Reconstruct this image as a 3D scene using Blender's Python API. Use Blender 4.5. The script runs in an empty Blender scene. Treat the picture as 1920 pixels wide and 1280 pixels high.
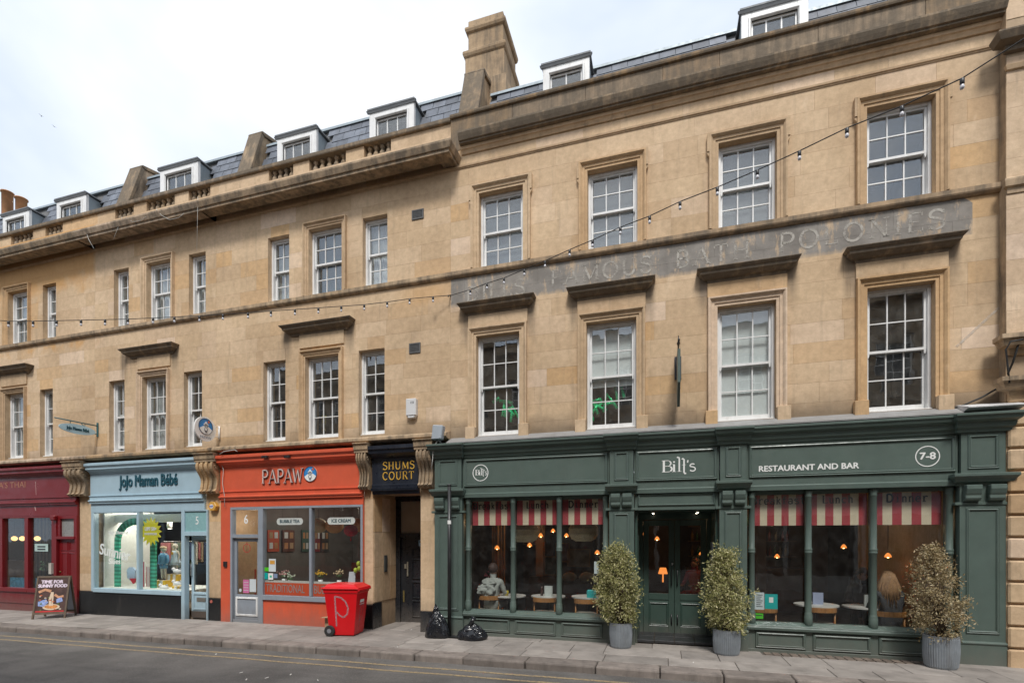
import bpy, bmesh, math, random
from mathutils import Vector, Matrix, noise
random.seed(7)
S = bpy.context.scene
COL = S.collection
R = math.radians
# ------------------------------------------------------------------ camera, world, sun, exposure
cam = bpy.data.cameras.new('camera'); camo = bpy.data.objects.new('camera', cam); COL.objects.link(camo)
PHI = math.atan2(280, 940)
camo.location = (0, -9.1, 1.85); camo.rotation_euler = (R(90), 0, PHI)
cam.sensor_width = 36; cam.lens = 36*940/1920; cam.shift_y = 368/1920
cam.clip_start = .05; cam.clip_end = 3000
S.camera = camo
w = bpy.data.worlds.new('World'); S.world = w; w.use_nodes = True
nt = w.node_tree; nt.nodes.clear()
def wn(t, **k):
    n = nt.nodes.new(t)
    for a, b in k.items(): setattr(n, a, b)
    return n
SUN_EL, SUN_ROT = 54, 200          # high soft sun behind the camera, a little to the right
sky = wn('ShaderNodeTexSky', sky_type='NISHITA', sun_disc=False, sun_elevation=R(SUN_EL), sun_rotation=R(180-14))
tc = wn('ShaderNodeTexCoord')
mp = wn('ShaderNodeMapping'); mp.inputs['Scale'].default_value = (1.0, 1.0, 1.9)
n1 = wn('ShaderNodeTexNoise'); n1.inputs['Scale'].default_value = 1.7; n1.inputs['Detail'].default_value = 5; n1.inputs['Roughness'].default_value = .48
n1.inputs['Distortion'].default_value = .25
cr = wn('ShaderNodeValToRGB'); e = cr.color_ramp.elements
e[0].position = .34; e[0].color = (.50, .60, .74, 1); e[1].position = .64; e[1].color = (1.0, 1.0, 1.0, 1)
x_ = cr.color_ramp.elements.new(.48); x_.color = (.76, .82, .91, 1)
mul = wn('ShaderNodeVectorMath', operation='SCALE'); mul.inputs['Scale'].default_value = 4.9
mx = wn('ShaderNodeMix', data_type='RGBA'); mx.inputs['Factor'].default_value = .93
bg = wn('ShaderNodeBackground'); bg.inputs['Strength'].default_value = .12
wo = wn('ShaderNodeOutputWorld')
L = nt.links.new
L(tc.outputs['Generated'], mp.inputs['Vector']); L(mp.outputs[0], n1.inputs['Vector']); L(n1.outputs['Fac'], cr.inputs['Fac'])
L(cr.outputs['Color'], mul.inputs[0]); L(sky.outputs[0], mx.inputs['A']); L(mul.outputs[0], mx.inputs['B'])
L(mx.outputs['Result'], bg.inputs['Color']); L(bg.outputs[0], wo.inputs['Surface'])
sl = bpy.data.lights.new('sun', 'SUN'); sl.energy = 1.5; sl.angle = R(13); sl.color = (1, .965, .91)
so = bpy.data.objects.new('sun', sl); COL.objects.link(so)
so.rotation_euler = (R(90-SUN_EL), 0, R(14))
S.view_settings.view_transform = 'Standard'; S.view_settings.look = 'None'
S.view_settings.exposure = 1.08; S.view_settings.gamma = 1; S.view_settings.use_curve_mapping = False
S.cycles.max_bounces = 8; S.cycles.transparent_max_bounces = 16; S.cycles.sample_clamp_indirect = 4
S.cycles.caustics_reflective = False; S.cycles.caustics_refractive = False

# ------------------------------------------------------------------ survey helpers: photo bearing -> place on a plane y=Y
def W(px, py, Y=0.0):
    r = (px-960)/940; u = (1008-py)/940
    dx = -math.sin(PHI)+r*math.cos(PHI); dy = math.cos(PHI)+r*math.sin(PHI)
    s = (Y+9.1)/dy
    return dx*s, 1.85+u*s
def fx(px, Y=0.0): return W(px, 0, Y)[0]
def fz(px, py, Y=0.0): return W(px, py, Y)[1]

# ------------------------------------------------------------------ materials
MATS = {}
def newmat(name):
    m = bpy.data.materials.new(name); m.use_nodes = True
    t = m.node_tree; b = t.nodes['Principled BSDF']
    return m, t, b
def N(t, typ, **k):
    n = t.nodes.new(typ)
    for a, v in k.items():
        if a.startswith('i_'):
            n.inputs[a[2:].replace('_', ' ')].default_value = v
        else: setattr(n, a, v)
    return n
def math_(t, op, a, b=None, clamp=False):
    n = t.nodes.new('ShaderNodeMath'); n.operation = op; n.use_clamp = clamp
    for i, v in enumerate((a, b)):
        if v is None: continue
        if isinstance(v, (int, float)): n.inputs[i].default_value = v
        else: t.links.new(v, n.inputs[i])
    return n.outputs[0]
def mixc(t, f, a, b, mode='MIX'):
    n = t.nodes.new('ShaderNodeMix'); n.data_type = 'RGBA'; n.blend_type = mode
    for s, v in (('Factor', f), ('A', a), ('B', b)):
        if isinstance(v, (int, float)): n.inputs[s].default_value = v
        elif isinstance(v, tuple): n.inputs[s].default_value = (*v[:3], 1)
        else: t.links.new(v, n.inputs[s])
    return n.outputs['Result']
def noise_(t, vec, scale, detail=4, rough=.55):
    n = t.nodes.new('ShaderNodeTexNoise'); n.inputs['Scale'].default_value = scale
    n.inputs['Detail'].default_value = detail; n.inputs['Roughness'].default_value = rough
    if vec is not None: t.links.new(vec, n.inputs['Vector'])
    return n.outputs['Fac']
def ramp(t, f, p0, p1, v0=0., v1=1.):
    n = t.nodes.new('ShaderNodeMapRange'); n.inputs[1].default_value = p0; n.inputs[2].default_value = p1
    n.inputs[3].default_value = v0; n.inputs[4].default_value = v1; t.links.new(f, n.inputs[0]); return n.outputs[0]
def scaled(t, vec, s):
    n = t.nodes.new('ShaderNodeMapping'); n.inputs['Scale'].default_value = s; t.links.new(vec, n.inputs['Vector']); return n.outputs[0]
def pm(name, col, rough=.55, var=.12, scale=3., bump=.15, bscale=60., metal=0., dirt=None, dirt_amt=.35, dscale=5., coat=0, rnd=0., spec=.5):
    if name in MATS: return MATS[name]
    m, t, b = newmat(name)
    pos = N(t, 'ShaderNodeNewGeometry').outputs['Position']
    c = mixc(t, ramp(t, noise_(t, pos, scale, 5), .3, .7), tuple(v*(1-var) for v in col), tuple(min(1, v*(1+var)) for v in col))
    if dirt:
        st = noise_(t, scaled(t, pos, (1, 1, .25)), dscale, 6, .65)
        c = mixc(t, ramp(t, st, .5, .78, 0, dirt_amt), c, dirt)
    if 'paint' in name and 'road' not in name:
        sz = N(t, 'ShaderNodeSeparateXYZ'); t.links.new(pos, sz.inputs[0])
        ft = ramp(t, math_(t, 'ADD', sz.outputs[2], math_(t, 'MULTIPLY', noise_(t, scaled(t, pos, (4, 4, 1.5)), 2.2, 7, .7), -.7)), -.36, .02, .42, 0)
        c = mixc(t, ft, c, (.16, .14, .12))
        c = mixc(t, ramp(t, noise_(t, pos, 38, 3, .6), .70, .74, 0, .5), c, tuple(min(1, v*1.6+.06) for v in col))
    if rnd:
        oi = N(t, 'ShaderNodeObjectInfo').outputs['Random']
        c = mixc(t, 1., c, mixc(t, oi, (1-rnd,)*3, (1+rnd*.6,)*3), 'MULTIPLY')
    t.links.new(c, b.inputs['Base Color'])
    r = ramp(t, noise_(t, pos, scale*3, 3), .3, .7, max(0, rough-.08), min(1, rough+.1)); t.links.new(r, b.inputs['Roughness'])
    b.inputs['Metallic'].default_value = metal; b.inputs['Coat Weight'].default_value = coat; b.inputs['Specular IOR Level'].default_value = spec
    if bump:
        bn = N(t, 'ShaderNodeBump'); bn.inputs['Strength'].default_value = bump; bn.inputs['Distance'].default_value = .004
        t.links.new(noise_(t, pos, bscale, 3), bn.inputs['Height']); t.links.new(bn.outputs[0], b.inputs['Normal'])
    MATS[name] = m; return m
def band_mask(t, z, a, b, soft=.05):
    return math_(t, 'MULTIPLY', ramp(t, z, a-soft, a+soft), ramp(t, z, b-soft, b+soft, 1, 0))
def stone_mat(name, grime=.0, tint=(1, 1, 1), features=True, light=1., rnd=.5):
    light *= 1.12
    m, t, b = newmat(name)
    pos = N(t, 'ShaderNodeNewGeometry').outputs['Position']
    sep = N(t, 'ShaderNodeSeparateXYZ'); t.links.new(pos, sep.inputs[0]); X, Y, Z = sep.outputs
    oi = N(t, 'ShaderNodeObjectInfo').outputs['Random']
    rp = N(t, 'ShaderNodeValToRGB'); t.links.new(oi, rp.inputs[0]); el = rp.color_ramp.elements
    k = lambda r, g, bl: (r*light*tint[0], g*light*tint[1], bl*light*tint[2], 1)
    el[0].position = 0; el[0].color = k(.50, .355, .225); el[1].position = 1; el[1].color = k(.64, .50, .38)
    for p, c in ((.07, k(.56, .375, .205)), (.15, k(.50, .365, .24)), (.45, k(.55, .41, .27)), (.75, k(.575, .435, .30)), (.92, k(.50, .365, .235))):
        q = rp.color_ramp.elements.new(p); q.color = c
    c = rp.outputs[0]
    c = mixc(t, 1., c, mixc(t, ramp(t, noise_(t, pos, .55, 4), .3, .7), (.80, .77, .73), (1.10, 1.10, 1.09)), 'MULTIPLY')
    c = mixc(t, 1., c, mixc(t, ramp(t, noise_(t, pos, 9, 8, .7), .3, .7), (.80, .79, .77), (1.10, 1.10, 1.10)), 'MULTIPLY')
    bed = noise_(t, scaled(t, pos, (1.2, 1.2, 22)), 3, 4)
    c = mixc(t, ramp(t, bed, .55, .75, 0, .22), c, k(.40, .28, .16))
    streak = noise_(t, scaled(t, pos, (5, 5, .5)), 1.6, 7, .62)
    blot = noise_(t, pos, 2.3, 6, .6)
    pale = ramp(t, noise_(t, scaled(t, pos, (1.2, 1, .45)), 3.1, 6, .7), .62, .75, 0, .35)
    c = mixc(t, pale, c, k(.66, .54, .40))
    c = mixc(t, ramp(t, streak, .56, .72, 0, .38), c, k(.26, .20, .14))
    if features:
        # old orange iron staining on the western house
        om = math_(t, 'MULTIPLY', ramp(t, X, -13.75, -13.62, 1, 0), ramp(t, math_(t, 'ADD', Z, math_(t, 'MULTIPLY', blot, 1.4)), 8.8, 9.3))
        om2 = math_(t, 'MULTIPLY', ramp(t, X, -13.3, -14.2, 0, 1), math_(t, 'MULTIPLY', band_mask(t, Z, 6.7, 6.92, .08), ramp(t, blot, .45, .6)))
        om3 = math_(t, 'MULTIPLY', band_mask(t, X, -5.0, -3.98, .3), math_(t, 'MULTIPLY', band_mask(t, Z, 6.55, 6.9, .1), .6))
        c = mixc(t, math_(t, 'MULTIPLY', math_(t, 'MAXIMUM', math_(t, 'MAXIMUM', om, om2), om3), .6), c, (.56, .29, .085))
        # soot lines: below the sill band, on top of the shop ledge
        low = math_(t, 'MULTIPLY', ramp(t, math_(t, 'ADD', Z, math_(t, 'MULTIPLY', blot, -.5)), 3.58, 3.98, 1, 0), ramp(t, Z, 3.6, 3.7))
        c = mixc(t, math_(t, 'MULTIPLY', low, .8), c, (.17, .13, .09))
        corner = math_(t, 'MULTIPLY', ramp(t, math_(t, 'ADD', X, math_(t, 'MULTIPLY', blot, .35)), 4.6, 4.98), ramp(t, Z, 3.7, 3.8))
        c = mixc(t, math_(t, 'MULTIPLY', corner, .5), c, (.20, .155, .11))
        foot = ramp(t, math_(t, 'ADD', Z, math_(t, 'MULTIPLY', streak, -.9)), -.35, .25, 1, 0)
        c = mixc(t, math_(t, 'MULTIPLY', foot, .6), c, (.13, .105, .08))
        for hx in (-3.63, -2.38, -1.50, -.23, .70, 1.99, 2.88, 4.16, -12.68, -11.05, -7.86, -6.27):
            hz = 6.12 if hx > -5 else 6.2
            dm_ = math_(t, 'MULTIPLY', ramp(t, math_(t, 'ABSOLUTE', math_(t, 'SUBTRACT', math_(t, 'ADD', X, math_(t, 'MULTIPLY', streak, .06)), hx+.03)), .05, .16, 1, 0), math_(t, 'MULTIPLY', ramp(t, math_(t, 'ADD', Z, math_(t, 'MULTIPLY', streak, .5)), hz-.35, hz+.2), ramp(t, Z, hz+.16, hz+.26, 1, 0)))
            c = mixc(t, math_(t, 'MULTIPLY', dm_, .72), c, (.12, .095, .07))
        # painted ghost sign on the restaurant house
        gx = math_(t, 'MULTIPLY', ramp(t, X, -3.965, -3.955), ramp(t, X, 4.43, 4.44, 1, 0))
        gz = band_mask(t, Z, 6.36, 6.95, .004)
        notch = ramp(t, math_(t, 'ADD', math_(t, 'MULTIPLY', X, .9), Z), 10.82, 10.83, 1, 0)
        wear = ramp(t, math_(t, 'ADD', noise_(t, scaled(t, pos, (1, 1, .3)), 7.5, 8, .68), math_(t, 'MULTIPLY', blot, .4)), .74, .84, 1, .3)
        wear2 = ramp(t, math_(t, 'ADD', Z, math_(t, 'MULTIPLY', streak, -.22)), 6.24, 6.32, .25, 1)
        g = math_(t, 'MULTIPLY', math_(t, 'MULTIPLY', gx, gz), math_(t, 'MULTIPLY', math_(t, 'MULTIPLY', notch, wear), wear2))
        c = mixc(t, math_(t, 'MULTIPLY', g, .93), c, mixc(t, ramp(t, blot, .4, .6), (.175, .168, .158), (.26, .248, .232)))
    if grime:
        gm = ramp(t, math_(t, 'ADD', math_(t, 'MULTIPLY', streak, .55), math_(t, 'MULTIPLY', blot, .45)), .62-.35*grime, .78-.35*grime)
        c = mixc(t, math_(t, 'MULTIPLY', gm, min(.92, .5+grime*.45)), c, mixc(t, noise_(t, pos, 14, 6, .7), (.055, .047, .038), (.20, .165, .125)))
    t.links.new(c, b.inputs['Base Color']); b.inputs['Roughness'].default_value = .9; b.inputs['Specular IOR Level'].default_value = .25
    h = math_(t, 'ADD', math_(t, 'MULTIPLY', noise_(t, pos, 45, 8, .7), .6), math_(t, 'MULTIPLY', noise_(t, pos, 6, 4), 1.0))
    bn = N(t, 'ShaderNodeBump'); bn.inputs['Strength'].default_value = .5; bn.inputs['Distance'].default_value = .012
    t.links.new(h, bn.inputs['Height']); t.links.new(bn.outputs[0], b.inputs['Normal'])
    MATS[name] = m; return m
STONE = stone_mat('bath_stone')
CORE = stone_mat('lime_mortar', light=1.02)
TRIM = stone_mat('stone_trim', grime=.12, features=False, light=.95)
LEDGE = stone_mat('stone_ledge_weathered', grime=.55, features=False, light=.8)
SOOT = stone_mat('stone_sooty', grime=.78, features=False, light=.58)
PARA = stone_mat('stone_parapet_dark', grime=.66, features=False, light=.56, tint=(.95, .98, 1.05))
CORNM = stone_mat('stone_cornice', grime=.62, features=False, light=.72)
PALE = stone_mat('stone_pale', grime=.15, features=False, light=1.02, tint=(1, 1.02, 1.08))
def glass_mat(name, tint=(1, 1, 1), base=.085, rough=.0, dirt=.04):
    m = bpy.data.materials.new(name); m.use_nodes = True; t = m.node_tree; t.nodes.clear()
    o = N(t, 'ShaderNodeOutputMaterial'); tr = N(t, 'ShaderNodeBsdfTransparent'); tr.inputs[0].default_value = (*tint, 1)
    gl = N(t, 'ShaderNodeBsdfGlossy'); gl.inputs['Roughness'].default_value = rough; gl.inputs['Color'].default_value = (.93, .96, 1, 1)
    ge = N(t, 'ShaderNodeNewGeometry'); pos = ge.outputs['Position']
    vd = N(t, 'ShaderNodeVectorMath', operation='DOT_PRODUCT'); t.links.new(ge.outputs['Normal'], vd.inputs[0]); t.links.new(ge.outputs['Incoming'], vd.inputs[1])
    sch = math_(t, 'POWER', math_(t, 'SUBTRACT', 1., math_(t, 'ABSOLUTE', vd.outputs['Value']), True), 5.)     # Schlick, same from both sides of the pane
    f = math_(t, 'ADD', math_(t, 'MULTIPLY', sch, 1-base), base, True)
    bn = N(t, 'ShaderNodeBump'); bn.inputs['Strength'].default_value = .25; bn.inputs['Distance'].default_value = .004
    t.links.new(noise_(t, pos, 3.5, 1), bn.inputs['Height']); t.links.new(bn.outputs[0], gl.inputs['Normal'])
    mx = N(t, 'ShaderNodeMixShader'); t.links.new(f, mx.inputs[0]); t.links.new(tr.outputs[0], mx.inputs[1]); t.links.new(gl.outputs[0], mx.inputs[2])
    df = N(t, 'ShaderNodeBsdfDiffuse'); df.inputs[0].default_value = (.5, .5, .48, 1)
    m2 = N(t, 'ShaderNodeMixShader'); t.links.new(ramp(t, noise_(t, pos, 7, 6, .7), .4, .8, dirt*.3, dirt*2), m2.inputs[0])
    t.links.new(mx.outputs[0], m2.inputs[1]); t.links.new(df.outputs[0], m2.inputs[2]); t.links.new(m2.outputs[0], o.inputs[0])
    MATS[name] = m; return m
GLASS = glass_mat('window_glass', tint=(.94, .96, .96), base=.105)
SHOPGLASS = glass_mat('shop_glass', tint=(.97, .985, .98), base=.05, dirt=.012)
FROST = pm('frosted_green_glass', (.24, .42, .43), .25, .04, bump=0)
def emis(name, col, st):
    m = bpy.data.materials.new(name); m.use_nodes = True; b = m.node_tree.nodes['Principled BSDF']
    b.inputs['Base Color'].default_value = (*col, 1); b.inputs['Emission Color'].default_value = (*col, 1); b.inputs['Emission Strength'].default_value = st
    MATS[name] = m; return m
WHITE = pm('white_paint', (.74, .74, .73), .4, .05, 6, .2, 40, dirt=(.35, .32, .28), dirt_amt=.45, dscale=8)
WHITE2 = pm('white_clean', (.8, .8, .8), .5, .03, bump=0)
GREEN = pm('green_paint', (.088, .122, .106), .38, .07, 4, .12, 70, dirt=(.12, .14, .12), dirt_amt=.25)
GREEND = pm('green_paint_door', (.04, .07, .057), .4, .07, 4, .12, 70)
BLUE = pm('pale_blue_paint', (.36, .49, .565), .42, .05, 4, .12, 70, dirt=(.22, .3, .34), dirt_amt=.25)
ORANGE = pm('orange_paint', (.60, .10, .045), .45, .07, 4, .15, 60, dirt=(.45, .09, .04), dirt_amt=.3)
MAROON = pm('maroon_paint', (.17, .008, .011), .35, .06, 1.5, .08, 60)
GREYF = pm('grey_paint', (.25, .28, .32), .42, .07, 5, .12, 60, dirt=(.18, .18, .19), dirt_amt=.3)
BLACKP = pm('black_paint', (.012, .014, .018), .3, .1, 4, .12, 60, dirt=(.07, .07, .07), dirt_amt=.3)
def terrazzo():
    m, t, b = newmat('black_terrazzo')
    pos = N(t, 'ShaderNodeNewGeometry').outputs['Position']
    c = mixc(t, ramp(t, noise_(t, pos, 55, 2, .5), .66, .7), (.012, .013, .014), (.13, .13, .12))
    c = mixc(t, ramp(t, noise_(t, scaled(t, pos, (1, 1, .4)), 3, 7, .7), .55, .75, 0, .4), c, (.10, .095, .085))
    t.links.new(c, b.inputs['Base Color']); b.inputs['Roughness'].default_value = .28; return m
TERR = terrazzo()
SLATE = pm('roof_slate', (.135, .15, .18), .5, .2, 6, .5, 30, rnd=.35, dirt=(.07, .065, .06), dirt_amt=.5)
LEAD = pm('lead_sheet', (.30, .35, .38), .5, .12, 4, .2, 20, metal=.2, dirt=(.10, .11, .12), dirt_amt=.5)
COPING = pm('lead_coping', (.12, .12, .12), .7, .2, 5, .3, 20, dirt=(.05, .05, .045), dirt_amt=.5)
IRON = pm('black_iron', (.012, .012, .013), .4, .15, 8, .2, 40, dirt=(.2, .2, .19), dirt_amt=.25, dscale=14)
CABLE = pm('cable_rubber', (.015, .015, .015), .6, .1, bump=0)
WIREW = pm('pale_wire', (.5, .5, .47), .6, .1, bump=0)
GOLD = pm('gold_letter', (.62, .37, .06), .4, .08, bump=0)
TEAL = pm('dark_teal_letter', (.012, .075, .105), .4, .08, bump=0)
CREAM = pm('cream_cloth', (.62, .52, .38), .9, .06, 8, .3, 200)
REDC = pm('red_cloth', (.36, .045, .055), .9, .06, 8, .3, 200)
RED = pm('red_plastic', (.62, .005, .010), .38, .05, 5, .08, 50, dirt=(.4, .02, .02), dirt_amt=.2)
WOOD = pm('oak_wood', (.36, .16, .05), .4, .18, 9, .1, 40)
DWOOD = pm('dark_wood', (.07, .04, .022), .5, .25, 5, .1, 30)
TERRA = pm('terracotta', (.42, .21, .10), .85, .15, 6, .3, 30, dirt=(.2, .17, .1), dirt_amt=.5)
ZINC = pm('galvanised_zinc', (.27, .30, .33), .45, .14, 7, .15, 40, metal=.45, dirt=(.16, .15, .14), dirt_amt=.45, dscale=9)
PINKW = pm('bone_letter', (.62, .52, .48), .45, .05, bump=0)
CARD = pm('cardboard', (.36, .25, .15), .9, .1, 5, .2, 40)
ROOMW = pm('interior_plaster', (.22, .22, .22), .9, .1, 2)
ROOMD = pm('interior_dark', (.035, .028, .022), .7, .3, 2)
def mstripes(name, a, b, scale, axis=0, frac=.5, rough=.8):
    m, t, bs = newmat(name); pos = N(t, 'ShaderNodeNewGeometry').outputs['Position']
    sp = N(t, 'ShaderNodeSeparateXYZ'); t.links.new(pos, sp.inputs[0])
    fr = math_(t, 'FRACT', math_(t, 'MULTIPLY', sp.outputs[axis], scale)); f = math_(t, 'GREATER_THAN', fr, frac)
    t.links.new(mixc(t, f, a, b), bs.inputs['Base Color']); bs.inputs['Roughness'].default_value = rough; MATS[name] = m; return m
def asphalt():
    m, t, b = newmat('asphalt'); pos = N(t, 'ShaderNodeNewGeometry').outputs['Position']
    c = mixc(t, ramp(t, noise_(t, pos, 1.1, 6, .6), .35, .7), (.085, .08, .075), (.16, .15, .14))
    c = mixc(t, ramp(t, noise_(t, pos, 130, 3, .6), .35, .7), c, (.20, .185, .165), 'MIX') if False else mixc(t, ramp(t, noise_(t, pos, 60, 5, .75), .54, .66, 0, .6), c, (.30, .28, .25))
    c = mixc(t, ramp(t, noise_(t, pos, 48, 4, .7), .40, .33, 0, .6), c, (.04, .038, .036))
    c = mixc(t, ramp(t, noise_(t, scaled(t, pos, (.25, 1.6, 1)), 2.2, 5), .5, .7, 0, .45), c, (.065, .06, .057))
    t.links.new(c, b.inputs['Base Color']); b.inputs['Roughness'].default_value = .85
    bn = N(t, 'ShaderNodeBump'); bn.inputs['Strength'].default_value = .9; bn.inputs['Distance'].default_value = .01
    t.links.new(noise_(t, pos, 55, 6, .75), bn.inputs['Height']); t.links.new(bn.outputs[0], b.inputs['Normal']); return m
ASPH = asphalt()
PAVE = pm('york_stone', (.285, .255, .23), .85, .18, 2.2, .5, 50, rnd=.2, dirt=(.09, .08, .07), dirt_amt=.6, dscale=3)
KERB = pm('kerb_stone', (.20, .17, .15), .85, .22, 4, .7, 30, rnd=.2, dirt=(.05, .045, .04), dirt_amt=.7, dscale=6)
def worn(name, col, under, lo=.42, hi=.6):
    m, t, b = newmat(name); pos = N(t, 'ShaderNodeNewGeometry').outputs['Position']
    t.links.new(mixc(t, ramp(t, noise_(t, pos, 22, 8, .75), lo, hi), col, under), b.inputs['Base Color']); b.inputs['Roughness'].default_value = .85
    return m
YEL = worn('yellow_road_paint', (.36, .265, .14), (.12, .11, .10), .43, .63)
def faded(name, col, lo, hi, mx_=.8, scale=8):
    m = bpy.data.materials.new(name); m.use_nodes = True; t = m.node_tree; b = t.nodes['Principled BSDF']
    pos = N(t, 'ShaderNodeNewGeometry').outputs['Position']; b.inputs['Base Color'].default_value = (*col, 1); b.inputs['Roughness'].default_value = .9
    t.links.new(ramp(t, noise_(t, pos, scale, 7, .68), lo, hi, mx_, .06), b.inputs['Alpha']); return m
GHOST = faded('faded_white_letter_paint', (.50, .47, .42), .42, .62, .78, 6)

# ------------------------------------------------------------------ mesh helpers
class MB:
    def __init__(s): s.v = []; s.f = []; s.sm = []
    def add(s, vs, fs, smooth=False):
        o = len(s.v); s.v += [tuple(p) for p in vs]
        for f in fs: s.f.append(tuple(i+o for i in f)); s.sm.append(smooth)
        return s
    def box(s, x0, x1, y0, y1, z0, z1):
        if x1 < x0: x0, x1 = x1, x0
        if y1 < y0: y0, y1 = y1, y0
        if z1 < z0: z0, z1 = z1, z0
        return s.add([(x0,y0,z0),(x1,y0,z0),(x1,y1,z0),(x0,y1,z0),(x0,y0,z1),(x1,y0,z1),(x1,y1,z1),(x0,y1,z1)],
              [(0,3,2,1),(4,5,6,7),(0,1,5,4),(1,2,6,5),(2,3,7,6),(3,0,4,7)])
    def prism(s, poly, y0, y1, smooth=False):      # poly in (x,z), extruded along y (y0 front)
        n = len(poly); a = sum(poly[i][0]*poly[(i+1)%n][1]-poly[(i+1)%n][0]*poly[i][1] for i in range(n))
        if a < 0: poly = poly[::-1]
        vs = [(x,y0,z) for x,z in poly]+[(x,y1,z) for x,z in poly]
        return s.add(vs, [tuple(range(n)), tuple(range(2*n-1, n-1, -1))]+[(i, i+n, (i+1)%n+n, (i+1)%n) for i in range(n)], smooth)
    def xprism(s, poly, x0, x1):                   # poly in (y,z), extruded along x
        n = len(poly); a = sum(poly[i][0]*poly[(i+1)%n][1]-poly[(i+1)%n][0]*poly[i][1] for i in range(n))
        if a < 0: poly = poly[::-1]
        vs = [(x1,y,z) for y,z in poly]+[(x0,y,z) for y,z in poly]
        return s.add(vs, [tuple(range(n)), tuple(range(2*n-1, n-1, -1))]+[(i, i+n, (i+1)%n+n, (i+1)%n) for i in range(n)])
    def lathe(s, prof, c=(0,0,0), n=16, smooth=True, a0=0, cap=True, wav=None):
        vs = []; m = len(prof)
        for r, z in prof:
            for k in range(n):
                a = 2*math.pi*k/n+a0; rr = r if wav is None else r*(1+wav*((k % 2)-.5))
                vs.append((c[0]+rr*math.cos(a), c[1]+rr*math.sin(a), c[2]+z))
        fs = [(i*n+k, i*n+(k+1)%n, (i+1)*n+(k+1)%n, (i+1)*n+k) for i in range(m-1) for k in range(n)]
        if cap: fs += [tuple(range(n-1, -1, -1)), tuple((m-1)*n+k for k in range(n))]
        return s.add(vs, fs, smooth)
    def tube(s, pts, r, n=6, smooth=True):
        pts = [Vector(p) for p in pts]; vs = []; m = len(pts)
        rr = r if isinstance(r, (list, tuple)) else [r]*m
        for i, p in enumerate(pts):
            d = (pts[min(i+1, m-1)]-pts[max(i-1, 0)]).normalized()
            u = d.cross(Vector((0,0,1)) if abs(d.z) < .9 else Vector((0,1,0))).normalized(); v = d.cross(u)
            for k in range(n):
                a = 2*math.pi*k/n; vs.append(p+(u*math.cos(a)+v*math.sin(a))*rr[i])
        fs = [(i*n+k, (i+1)*n+k, (i+1)*n+(k+1)%n, i*n+(k+1)%n) for i in range(m-1) for k in range(n)]
        fs += [tuple(range(n)), tuple((m-1)*n+k for k in range(n-1, -1, -1))]
        return s.add(vs, fs, smooth)
    def ball(s, c, r, n=12, m=8, sc=(1,1,1)):
        prof = [(max(.001, math.sin(math.pi*i/m))*r, -math.cos(math.pi*i/m)*r) for i in range(m+1)]
        o = len(s.v); s.lathe(prof, (0,0,0), n)
        for i in range(o, len(s.v)):
            x, y, z = s.v[i]; s.v[i] = (c[0]+x*sc[0], c[1]+y*sc[1], c[2]+z*sc[2])
        return s
    def cornice(s, x0, x1, prof, L_=True, R_=True, y=0., back=None, side=1.):   # prof [(projection, z)] bottom->top, returns at both ends
        vs = []
        yb = y+.0045 if back is None else back
        for p, z in prof:
            xl = x0-(p*side if L_ else 0); xr = x1+(p*side if R_ else 0)
            vs += [(xl, yb, z), (xl, y-p, z), (xr, y-p, z), (xr, yb, z)]
        m = len(prof); fs = []
        for i in range(m-1):
            for k in range(3): fs.append((i*4+k, i*4+k+1, (i+1)*4+k+1, (i+1)*4+k))
            fs.append((i*4+3, i*4, (i+1)*4, (i+1)*4+3))
        fs += [(3, 2, 1, 0), tuple((m-1)*4+k for k in range(4))]
        return s.add(vs, fs)
    def frame(s, x0, x1, z0, z1, prof, y=0., closed=True):
        # mitred moulding round a rectangle; prof [(offset outward from the opening, projection)]
        vs = []; m = len(prof)
        for o, p in prof:
            vs += ([(x0-o, y-p, z0-o if closed else z0), (x0-o, y-p, z1+o), (x1+o, y-p, z1+o), (x1+o, y-p, z0-o if closed else z0)])
        fs = []
        for i in range(m-1):
            for k in range(4 if closed else 3):
                k2 = (k+1) % 4; fs.append((i*4+k, i*4+k2, (i+1)*4+k2, (i+1)*4+k))
        if not closed:
            fs += [tuple(i*4 for i in range(m)), tuple(i*4+3 for i in range(m-1, -1, -1))]
        return s.add(vs, fs)
    def ribbon(s, pts, wd, y0, y1):               # flat stroke in the xz plane with thickness
        n = len(pts); Lp = []; Rp = []
        for i in range(n):
            a = pts[max(i-1, 0)]; b = pts[min(i+1, n-1)]; dx, dz = b[0]-a[0], b[1]-a[1]; l = math.hypot(dx, dz) or 1
            nx, nz = -dz/l*wd/2, dx/l*wd/2
            Lp.append((pts[i][0]+nx, pts[i][1]+nz)); Rp.append((pts[i][0]-nx, pts[i][1]-nz))
        for i in range(n-1):
            q = [Rp[i], Rp[i+1], Lp[i+1], Lp[i]]; s.prism(q, y0, y1)
        return s
def build(name, mb, mat, parent=None, org=None, bevel=0, smooth_all=False, kind=None):
    me = bpy.data.meshes.new(name); o = (0,0,0)
    if org is not None: o = org
    elif parent is not None: o = parent['_o'] if '_o' in parent else (0,0,0)
    me.from_pydata([(x-o[0], y-o[1], z-o[2]) for x, y, z in mb.v], [], mb.f)
    for p, sm in zip(me.polygons, mb.sm): p.use_smooth = sm or smooth_all
    if isinstance(mat, (list, tuple)):
        for m_ in mat: me.materials.append(m_)
    else: me.materials.append(mat)
    ob = bpy.data.objects.new(name, me); COL.objects.link(ob)
    if parent is not None: ob.parent = parent
    else: ob.location = o
    ob['_o'] = tuple(float(a) for a in o)
    if bevel:
        b = ob.modifiers.new('bevel', 'BEVEL'); b.width = bevel; b.segments = 1; b.limit_method = 'ANGLE'; b.angle_limit = R(40)
    if kind: ob['kind'] = kind
    return ob
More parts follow.
